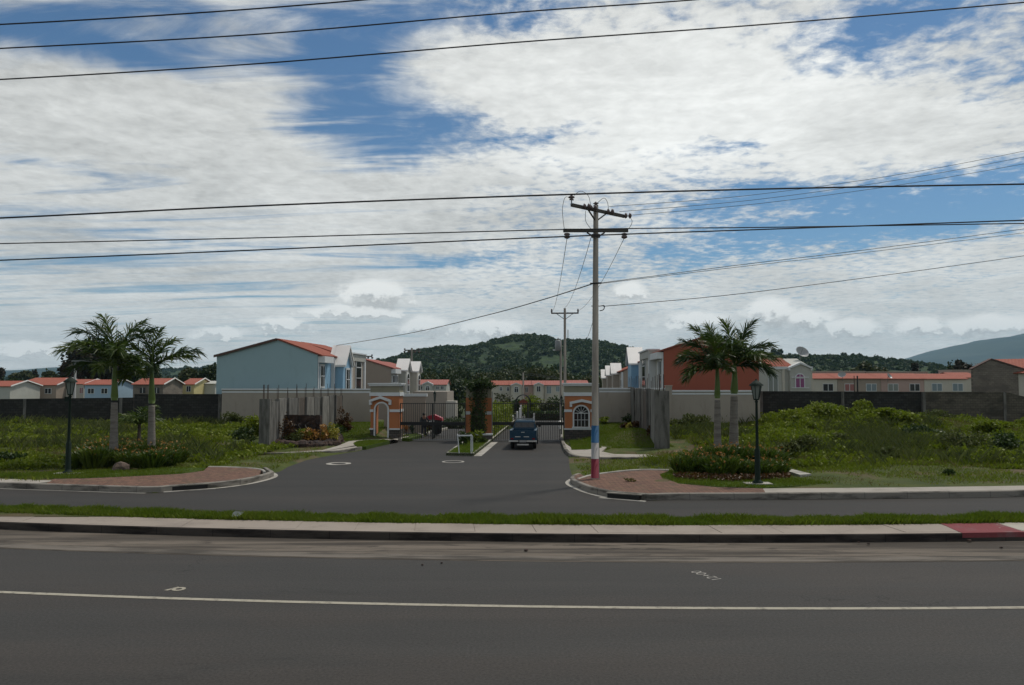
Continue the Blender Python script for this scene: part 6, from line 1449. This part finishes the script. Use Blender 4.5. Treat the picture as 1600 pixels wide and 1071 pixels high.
# young hedge plants along the left inner wall
for i, (px, Y) in enumerate([(634, 55.4), (645, 55.7), (668, 56.6)]):
    shrub(px, 665, Y, .35, .7 + .1 * i, M[['flower', 'hedge', 'red_leaf'][i]], ['orange-leaved', 'dark green', 'red-leaved'][i] + ' small shrub behind the left gate bars', 95 + i, 'small shrubs inside the left gate', n=160, zb=.3)

# ------------------------------------------------------------------ grass
rs = np.random.RandomState(11)
def turf(name, poly, dens, h, w, m, z, label, seed, lean=.5, zfun=None):
    rs = np.random.RandomState(seed); xs = [p[0] for p in poly]; ys = [p[1] for p in poly]; A = (max(xs) - min(xs)) * (max(ys) - min(ys)); n = int(A * dens)
    X = rs.uniform(min(xs), max(xs), n); Y = rs.uniform(min(ys), max(ys), n); k = inpoly(X, Y, poly); X, Y = X[k], Y[k]; Z = np.full(len(X), z) if zfun is None else zfun(X, Y)
    H = h * (.5 + .9 * fbm(X * 1.3, Y * 1.3, 3)) * rs.uniform(.6, 1.2, len(X)); V, F = blades(X, Y, Z, H, w, rs, lean)
    return npmesh(name, V, F, m, None, kind='stuff', label=label, category='grass')
mv = line_pts(20.76, -20, 20, 40) + line_pts(21.75, 20, -20, 40)
turf('median_grass', mv, 1700, .19, .010, M['grass'], .13, 'bright green clipped grass along the median strip', 1, .6)
lawn = [px_poly(pp, .2) for pp in [[(0, 741), (130, 737), (290, 731), (320, 732), (318, 736), (280, 741), (200, 745), (130, 748), (85, 748.5), (0, 747)], [(1031, 742), (1048, 737), (1060, 744), (1230, 748), (1300, 757), (1192, 763), (1120, 761), (1060, 756), (1035, 748)]]]
for i, p in enumerate(lawn): turf('bed_lawn', p, 700, .12, .011, M['grass'], .2, ['clipped lawn edge round the left flower bed', 'clipped lawn edge round the right flower bed'][i], 20 + i, zfun=lambda X, Y: np.maximum(field_z(X, Y), .16)); flat('lawn', p, .212, M['lawn'], .1, kind='structure')
fz = lambda X, Y: field_z(X, Y) - .01
for nm, box, lab in (('gate_lawn', (-14.2, -9.0, 46, 60), 'mown lawn between rock sign and arched gatehouse'), ('mound_lawn', (4.6, 9.2, 43.5, 60), 'mown lawn over the mound by the right slab fence')):
    r = np.random.RandomState(8); n = 26000; X = r.uniform(box[0], box[1], n); Y = r.uniform(box[2], box[3], n); s = sdist(X, Y, asph)
    keep = (s > .5) & (sdist(X, Y, footL) > .02) & (sdist(X, Y, footR) > .02); X, Y = X[keep], Y[keep]; V, F = blades(X, Y, fz(X, Y), .09 * r.uniform(.5, 1.2, len(X)), .016, r, .6); npmesh(nm, V, F, M['grass'], None, kind='stuff', label=lab, category='grass')
p = [m0, m1, G(760, 697), G(732, 694)]; turf('gatehouse_grass', islL, 500, .08, .012, M['grass'], .2, 'mown grass on the small island before the arched gatehouse', 32); turf('gatehouse_grass', islR, 500, .08, .012, M['grass'], .2, 'mown grass on the small island before the window gatehouse', 33); turf('island_grass', p, 400, .10, .012, M['grass'], .14, 'grass on the tip of the gate island', 31)

def wild(name, box, n, label, seed, kind):
    """rough vegetation over the empty lots"""
    r = np.random.RandomState(seed); X = r.uniform(box[0], box[1], n); Y = box[2] + (box[3] - box[2]) * r.rand(n) ** .8; s = sdist(X, Y, asph)
    back = Y > 27.7 + .05 * np.abs(X)
    out = back & (s > .25) & ~((X > -17.5) & (X < -9) & (Y > 44.5)) & ~((X > 4.5) & (X < 10.2) & (Y > 40.5)) & ~(inpoly(X, Y, lawn[0]) | inpoly(X, Y, lawn[1]))
    out &= ~inpoly(X, Y, backl_poly) & ~inpoly(X, Y, backr_poly) & ~((X < 0) & (Y < 27.7 + fc(-15) * 0 + .0092 * X * X * .5) & (X < -14))
    f = fbm(X * .22 + 3, Y * .3, 4); f2 = fbm(X * .8 + 40, Y * .8, 3)
    low = (s < 3.5) | (Y < 34)
    if kind == 'grass': keep = out & (f2 > np.where(low, .38, .33)) ; h = (.10 + .28 * np.clip(f - .35, 0, 1) * 2.2) * np.where(low, .55, 1.0)
    if kind == 'dry': keep = out & ((f < .50) | low) & (f2 > .38); h = .16 + .14 * r.rand(n) ; h = h * np.where(low, .5, 1)
    if kind == 'tall': keep = out & (f > .52) & ~low & (f2 > .45); h = .45 + .35 * r.rand(n)
    X, Y, h = X[keep], Y[keep], h[keep]; Z = field_z(X, Y) - .02
    V, F = blades(X, Y, Z, h * r.uniform(.6, 1.2, len(X)), {'grass': .016, 'dry': .009, 'tall': .014}[kind], r, .7)
    npmesh(name, V, F, M[{'grass': 'weed', 'dry': 'dry', 'tall': 'olive_leaf'}[kind]], None, kind='stuff', label=label, category='grass')
def weeds(name, box, n, label, seed, lift=1.0):
    r = np.random.RandomState(seed); X = r.uniform(box[0], box[1], n); Y = r.uniform(box[2], box[3], n); s = sdist(X, Y, asph)
    f = fbm(X * .30 + 11, Y * .42 + 5, 4); f2 = fbm(X * .9, Y * 1.2 + 20, 3)
    keep = (s > 3.0) & (f > .39) & (f2 > .33) & ~((X > -17.3) & (X < -9) & (Y > 44.5)) & ~((X > 4.5) & (X < 10.4) & (Y > 40.5)) & (Y > 34 - np.clip(np.abs(X) - 18, 0, 20) * .25) & (Y < 61.6)
    X, Y, f, f2 = X[keep], Y[keep], f[keep], f2[keep]; m_ = np.clip((f - .39) * 3.4, 0, 1) * lift; bumps = (.25 + .55 * vnoise(X * 1.4, Y * 1.4) ** 1.5)
    Z = field_z(X, Y) + m_ * bumps * r.uniform(.35, 1.0, len(X)); P = np.c_[X, Y, Z]; V, F = leaves(P, .13, r, 1.4, flat=-.5); npmesh(name, V, F, M['weed'], None, kind='stuff', label=label, category='weeds')
backl_poly = [p for p in isl if p[0] < G(412, 740, KH)[0]] + backl; backr_poly = [p for p in tr[2:] if p[0] < xsr] + [(xsr, 26.46 + fc(xsr))] + backr
wild('left_field_grass', (-44, -3, 28, 62), 130000, 'rough green grass over the left empty lot', 1, 'grass'); wild('right_field_grass', (3, 44, 27.5, 62), 150000, 'rough green grass over the right empty lot', 2, 'grass')
wild('left_field_straw', (-44, -3, 28, 62), 50000, 'dry straw-coloured grass in the left empty lot', 3, 'dry'); wild('right_field_straw', (3, 44, 27.5, 62), 70000, 'dry straw-coloured grass in the right empty lot', 4, 'dry')
wild('left_tall_grass', (-44, -14, 36, 62), 30000, 'tall olive grass near the left block wall', 5, 'tall'); wild('right_tall_grass', (9, 44, 34, 62), 45000, 'tall olive grass in the right empty lot', 6, 'tall')
weeds('left_weeds', (-42, -12, 33, 62), 90000, 'broad-leaved weeds covering the left empty lot', 7, .8); weeds('right_weeds', (9, 42, 32, 62), 140000, 'broad-leaved weeds heaped over the right empty lot', 8, 1.25)
# bushes one can pick out in the lots
BG = 'wild bushes in the empty lots'
bs = [(1260, 700, 40, 1.15, 1.05, 'olive_leaf', 'grey-green bush right of the right lamp post, half way up the lot'), (1232, 703, 39, .8, .8, 'olive_leaf', 'grey-green bush just right of the right lamp post'), (1300, 690, 44, 1.2, .9, 'olive_leaf', 'low olive bush in the middle of the right lot'),
      (1385, 715, 37.5, .7, .7, 'olive_leaf', 'small olive bush standing alone in the right lot'), (1510, 705, 40, 1.6, 1.2, 'olive_leaf', 'broad dark olive bush toward the right edge'), (1580, 715, 38, 1.4, 1.3, 'hedge', 'dark bush at the right edge of the lot'),
      (1245, 646, 55, 2.0, 1.2, 'weed', 'bright green bush against the dark wall, behind the lamp post'), (1290, 640, 56, 2.3, 1.45, 'weed', 'tall bright green bush heap below the yellowish row house'), (1330, 640, 57, 2.0, 1.4, 'weed', 'bright green bush heap below the two thin posts'), (1375, 648, 54, 1.9, 1.05, 'weed', 'bright green bush in front of the dark wall, left of its lighter part'),
      (1410, 655, 53, 1.6, 1.2, 'weed', 'green bush where dark and brownish walls meet'), (1085, 656, 56, 1.3, 1.1, 'olive_leaf', 'feathery bush behind the right palm trunks'), (1060, 662, 54, 1.0, .9, 'olive_leaf', 'feathery bush left of the right palm trunks'), (1440, 670, 47, 1.5, .9, 'hedge', 'dark low bush in the middle of the right lot'),
      (395, 684, 49, 1.1, 1.7, 'weed', 'tall green bush left of the slab fence pillar'), (385, 690, 46.5, .9, .9, 'hedge', 'dark green bush at the foot of the slab fence'), (366, 668, 57, 1.4, 1.2, 'olive_leaf', 'feathery bush against the beige wall on the left'), (1463, 636, 58, 1.6, .9, 'olive_leaf', 'dull bush against the brownish wall'), (1550, 660, 50, 1.8, 1.0, 'weed', 'green bush heap near the right edge'), (14, 724, 36, .9, .6, 'hedge', 'dark weed clump at the left edge of the picture'), (1480, 745, 32.0, .35, .25, 'hedge', 'small dark weed beside the right pavement')]
for i, (px, py, Y, r, h, mm, lab) in enumerate(bs): shrub(px, py, Y, r, h, M[mm], lab, 200 + i, BG, 'bush', .10 if mm != 'weed' else .13, int(900 * r), None, 'wild_bush')

# ------------------------------------------------------------------ trees
def tree(px, pyt, Y, wpx, label, seed, m='tree_leaf', n=2600, leaf=.55, zb=None, trunk_r=.35, grp='trees beyond the houses', crown_lo=.32, name='tree', blobs=12):
    p = at(px, pyt, Y); g = gz(Y) if zb is None else zb; H_ = p.z - g; rx = wpx / FX * Y / 2; t = thing(name, label, 'tree', (p.x, Y, g), 0, grp); rs = np.random.RandomState(seed)
    rz = H_ * (1 - crown_lo) / 2; P = crown_points(n, rx, rx * .9, rz, rs, blobs, .5)
    top = np.quantile(P[:, 2], .995); P[:, 2] += H_ - top
    V, F = leaves(P, leaf, rs, 1.3); npmesh('crown', V, F, M[m], t); mb = MB().tube([(0, 0, -.3), (.1, 0, H_ * .3), (0, .1, H_ * .6)], [trunk_r, trunk_r * .75, trunk_r * .4], 8)
    for k in range(5): a = rs.uniform(0, 6.28); mb.tube([(0, 0, H_ * .3), (math.cos(a) * rx * .3, math.sin(a) * rx * .3, H_ * .55), (math.cos(a) * rx * .6, math.sin(a) * rx * .6, H_ * .72)], [trunk_r * .4, trunk_r * .25, trunk_r * .1], 5)
    mb.build('trunk', M['bark'], t, True); return t
TG = 'trees beyond the left small houses'
tree(152, 533, 175, 105, 'huge dark tree behind the taller left palm', 301, 'tree_leaf3', 5200, .60, grp=TG); tree(116, 566, 170, 46, 'dark reddish-green tree at the left of the huge tree', 302, 'tree_leaf3', 2600, .55, grp=TG)
tree(205, 556, 178, 60, 'dark tree crown between the two left palms', 303, 'tree_leaf', 3200, .6, grp=TG); tree(90, 588, 168, 26, 'small dark tree left of the huge tree', 304, 'tree_leaf', 900, .5, grp=TG)
tree(34, 581, 330, 34, 'wide flat-topped tree at the far left', 305, 'tree_leaf2', 1800, 1.0, grp=TG); tree(76, 581, 320, 30, 'wide dark tree just left of the huge tree', 306, 'tree_leaf2', 1500, 1.0, grp=TG); tree(55, 578.5, 350, 12, 'thin open-crowned tree between two wide ones at the far left', 307, 'tree_leaf3', 350, .8, grp=TG); tree(2, 576, 260, 14, 'dark tree at the very left edge', 308, 'tree_leaf3', 700, .7, grp=TG)
tree(240, 572, 200, 40, 'dark tree behind the second left palm', 309, 'tree_leaf', 1600, .6, grp=TG)
tree(330, 572, 190, 56, 'dark tree left of the light blue house', 310, 'tree_leaf', 3000, .6, grp=TG); tree(298, 577, 230, 42, 'olive tree above the yellow house', 311, 'tree_leaf2', 1800, .7, grp=TG); tree(352, 578, 185, 36, 'dark tree peeping behind the light blue house corner', 312, 'tree_leaf', 1600, .6, grp=TG)
TR = 'trees beyond the right row houses'
tree(1352, 569.5, 260, 42, 'olive bushy tree above the right row roofs', 320, 'tree_leaf2', 2400, .8, grp=TR); tree(1378, 575, 250, 24, 'smaller olive tree next to the bushy one', 321, 'tree_leaf2', 1000, .7, grp=TR)
tree(1430, 568.5, 240, 15, 'small dark round tree with a bare stem before the mountain', 322, 'tree_leaf3', 700, .6, grp=TR, crown_lo=.55)
tree(1505, 564.5, 190, 36, 'dark spreading tree left of the unfinished gable', 323, 'tree_leaf3', 1900, .55, grp=TR, crown_lo=.4); tree(1488, 567, 195, 20, 'open-crowned tree left of the dark spreading one', 324, 'tree_leaf', 420, .55, grp=TR, crown_lo=.4); tree(1528, 570, 190, 18, 'small tree touching the unfinished gable', 325, 'tree_leaf3', 500, .5, grp=TR)
for i, (px, py, w, lo) in enumerate([(1209, 546, 13, .3), (1218, 546.5, 12, .3), (1318, 552, 14, .3), (1332, 553.5, 7, .5), (1343, 553.5, 14, .45), (1368, 558.5, 14, .45)]):
    tree(px, py, 880, w, ['flat-topped tree on the right hill crest, left of the roof dish', 'round tree on the right hill crest beside the flat-topped one', 'tree clump on the hill crest above the thin posts', 'thin tree on the sloping hill crest', 'round open tree on the sloping hill crest', 'umbrella-shaped tree low on the right hill crest'][i], 340 + i, 'tree_leaf', 420, 2.0, zb=at(px, py + 10, 880).z - 6, trunk_r=.7, grp='trees on the right hill crest', crown_lo=lo)

# wooded belt at the foot of the hill
def belt(name, label, x0, x1, top, Ys, n, seed, sz=(14, 26), mm='tree_leaf'):
    r = np.random.RandomState(seed); parts = []
    for i in range(n):
        px = r.uniform(x0, x1); Y = r.uniform(*Ys); p = at(px, top(px) + r.uniform(0, 15), Y); rx = r.uniform(*sz) / FX * 300; rz = rx * r.uniform(.6, .9); g = gz(Y)
        m_ = int(420 * (rx / 5)); P = crown_points(m_, rx, rx, rz, r, 8, .5); P += np.array([p.x, Y, p.z - rz * .8]); parts.append(leaves(P, .62, r, 1.3))
        k = int(m_ * .5); P2 = np.c_[p.x + r.normal(scale=rx * .6, size=k), Y + r.normal(scale=rx * .4, size=k), r.uniform(g, p.z - rz, k)]; parts.append(leaves(P2, .8, r, 1.3))
    V, F = join(parts); npmesh(name, V, F, M[mm], None, kind='stuff', label=label, category='wood')
tp = lambda px: 574 + 4 * math.sin(px * .05) - (6 if 780 < px < 840 else 0)
belt('wooded_belt', 'dark wood behind the far pale houses', 560, 1045, tp, (215, 270), 90, 1, (20, 40), 'tree_leaf'); belt('olive_wooded_belt', 'olive-toned trees mixed through the wood behind the far houses', 600, 980, lambda p: tp(p) + 6, (205, 240), 34, 2, (16, 30), 'tree_leaf2')
belt('left_tree_line', 'dark tree line low behind the left small houses', -80, 345, lambda p: 588, (240, 300), 50, 3, (12, 24), 'tree_leaf'); belt('right_tree_line', 'low tree line behind the right row houses', 1190, 1680, lambda p: 584, (260, 330), 44, 4, (10, 18), 'tree_leaf')

# ------------------------------------------------------------------ hills and mountain
def ridge_profile(pts): xs = np.array([p[0] for p in pts], float); ys = np.array([p[1] for p in pts], float); return xs, ys
def hill(name, prof, Yr, front, back, nx, ny, m, seed, rough, clumps=0, csz=8, base=-3):
    xs, ys = ridge_profile(prof); px = np.linspace(xs[0], xs[-1], nx); Xw = np.array([at(q, 596, Yr).x for q in px]); H_ = np.array([at(q, np.interp(q, xs, ys) + (7.0 if clumps else 0), Yr).z for q in px]) - base
    Yv = np.r_[np.linspace(Yr - front, Yr, ny), np.linspace(Yr, Yr + back, ny // 3)[1:]]; X, Y = np.meshgrid(Xw, Yv); Hh = np.broadcast_to(H_, X.shape)
    u = np.where(Y < Yr, (Y - (Yr - front)) / front, 1 - (Y - Yr) / back * .9); k = np.sin(np.clip(u, 0, 1) * np.pi / 2) ** 1.7
    nz = fbm(X / (front * .16) + seed, Y / (front * .16), 5) - .5; gul = fbm(X / (front * .08) + 9, Y / (front * .5), 4) - .5
    Z = base + Hh * k * (1 + (nz * .4 + gul * .35) * (1 - k ** 2) * 1.0) + nz * rough * np.clip(k * 3, 0, 1) * .15
    V = np.c_[X.ravel(), Y.ravel(), Z.ravel()]; n = len(Xw); i = (np.arange(len(Yv) - 1)[:, None] * n + np.arange(n - 1)[None]).ravel(); npmesh(name, V, np.c_[i, i + 1, i + n + 1, i + n], m, smooth=True, **S)
    if clumps:
        r = np.random.RandomState(seed + 5); parts = []; made = 0
        while made < clumps:
            a = r.rand(); b = r.rand() ** .95; ix = min(int(a * (nx - 1)), nx - 1); iy = min(int(b * (ny - 1)), ny - 1); x, y, z = X[iy, ix], Y[iy, ix], Z[iy, ix]; f = fbm(np.array([x / 90 + 3]), np.array([y / 140]), 4)[0]
            if f > .63 and b < .93: made += .3; continue
            rx = csz * r.uniform(.45, 1.0); P = crown_points(46, rx, rx, rx * .62, r, 4, .6); P += np.array([x, y, z + rx * .35]); parts.append(leaves(P, rx * .42, r, 1.2)); made += 1
        V, F = join(parts); npmesh(name + '_forest', V, F, M['hill_leaf'], None, kind='stuff', label='tree cover on the ' + name.replace('_', ' '), category='forest')
hill('main_hill', [(480, 598), (560, 578), (600, 566), (640, 554), (665, 544.5), (700, 540.5), (740, 539), (775, 530), (800, 523), (820, 520.5), (850, 523), (868, 530), (900, 529), (930, 532), (960, 539), (990, 548), (1020, 560), (1060, 578), (1110, 597)], 1100, 520, 500, 260, 120, M['hill'], 3, 12, 4200, 6.5, -3)
hill('right_hill', [(1020, 590), (1100, 560), (1160, 554), (1200, 553), (1240, 553.5), (1290, 554), (1325, 556), (1350, 563), (1400, 571), (1440, 577), (1490, 584), (1560, 594)], 900, 420, 400, 200, 90, M['hill'], 13, 10, 2000, 5.5)
hill('left_low_hill', [(150, 596), (230, 583), (270, 577), (310, 573), (345, 571), (420, 566), (500, 562), (570, 561.5), (600, 559), (640, 560), (700, 575), (760, 596)], 2000, 800, 700, 160, 60, M['hill'], 23, 18, 900, 13)
hill('far_left_hills', [(-160, 584), (-60, 577), (0, 580), (60, 578), (110, 574), (180, 577), (260, 576), (340, 584), (420, 595)], 6000, 1500, 1500, 120, 30, M['mountain'], 33, 60)
hill('mountain', [(1330, 594), (1385, 575), (1400, 571), (1430, 563), (1450, 558.5), (1480, 553), (1500, 546), (1530, 536), (1541, 533), (1555, 532), (1570, 527), (1600, 524), (1680, 508), (1760, 500), (1850, 520), (2000, 560), (2150, 590)], 6500, 2600, 2500, 220, 90, M['mountain'], 43, 80)
# air between here and the mountain
DENS = 0.6e-4
def _haze(N, p, out):
    v = N.node('ShaderNodeVolumePrincipled'); v.inputs['Color'].default_value = rgb(.45, .76, 1.0); v.inputs['Density'].default_value = DENS; v.inputs['Anisotropy'].default_value = .1
    N.n.remove(p); N.l.new(v.outputs[0], out.inputs['Volume'])
hm = bpy.data.materials.new('haze_air'); hm.use_nodes = True; N = NT(hm.node_tree); N.n.clear(); out = N.node('ShaderNodeOutputMaterial'); p = N.node('ShaderNodeBsdfPrincipled'); _haze(N, p, out)
hz = MB().bx(-9500, 9500, -3500, 9800, -9, 640).build('haze', hm); hz['kind'] = 'stuff'; hz['label'] = 'pale air thickening toward the mountain'; hz['category'] = 'haze'
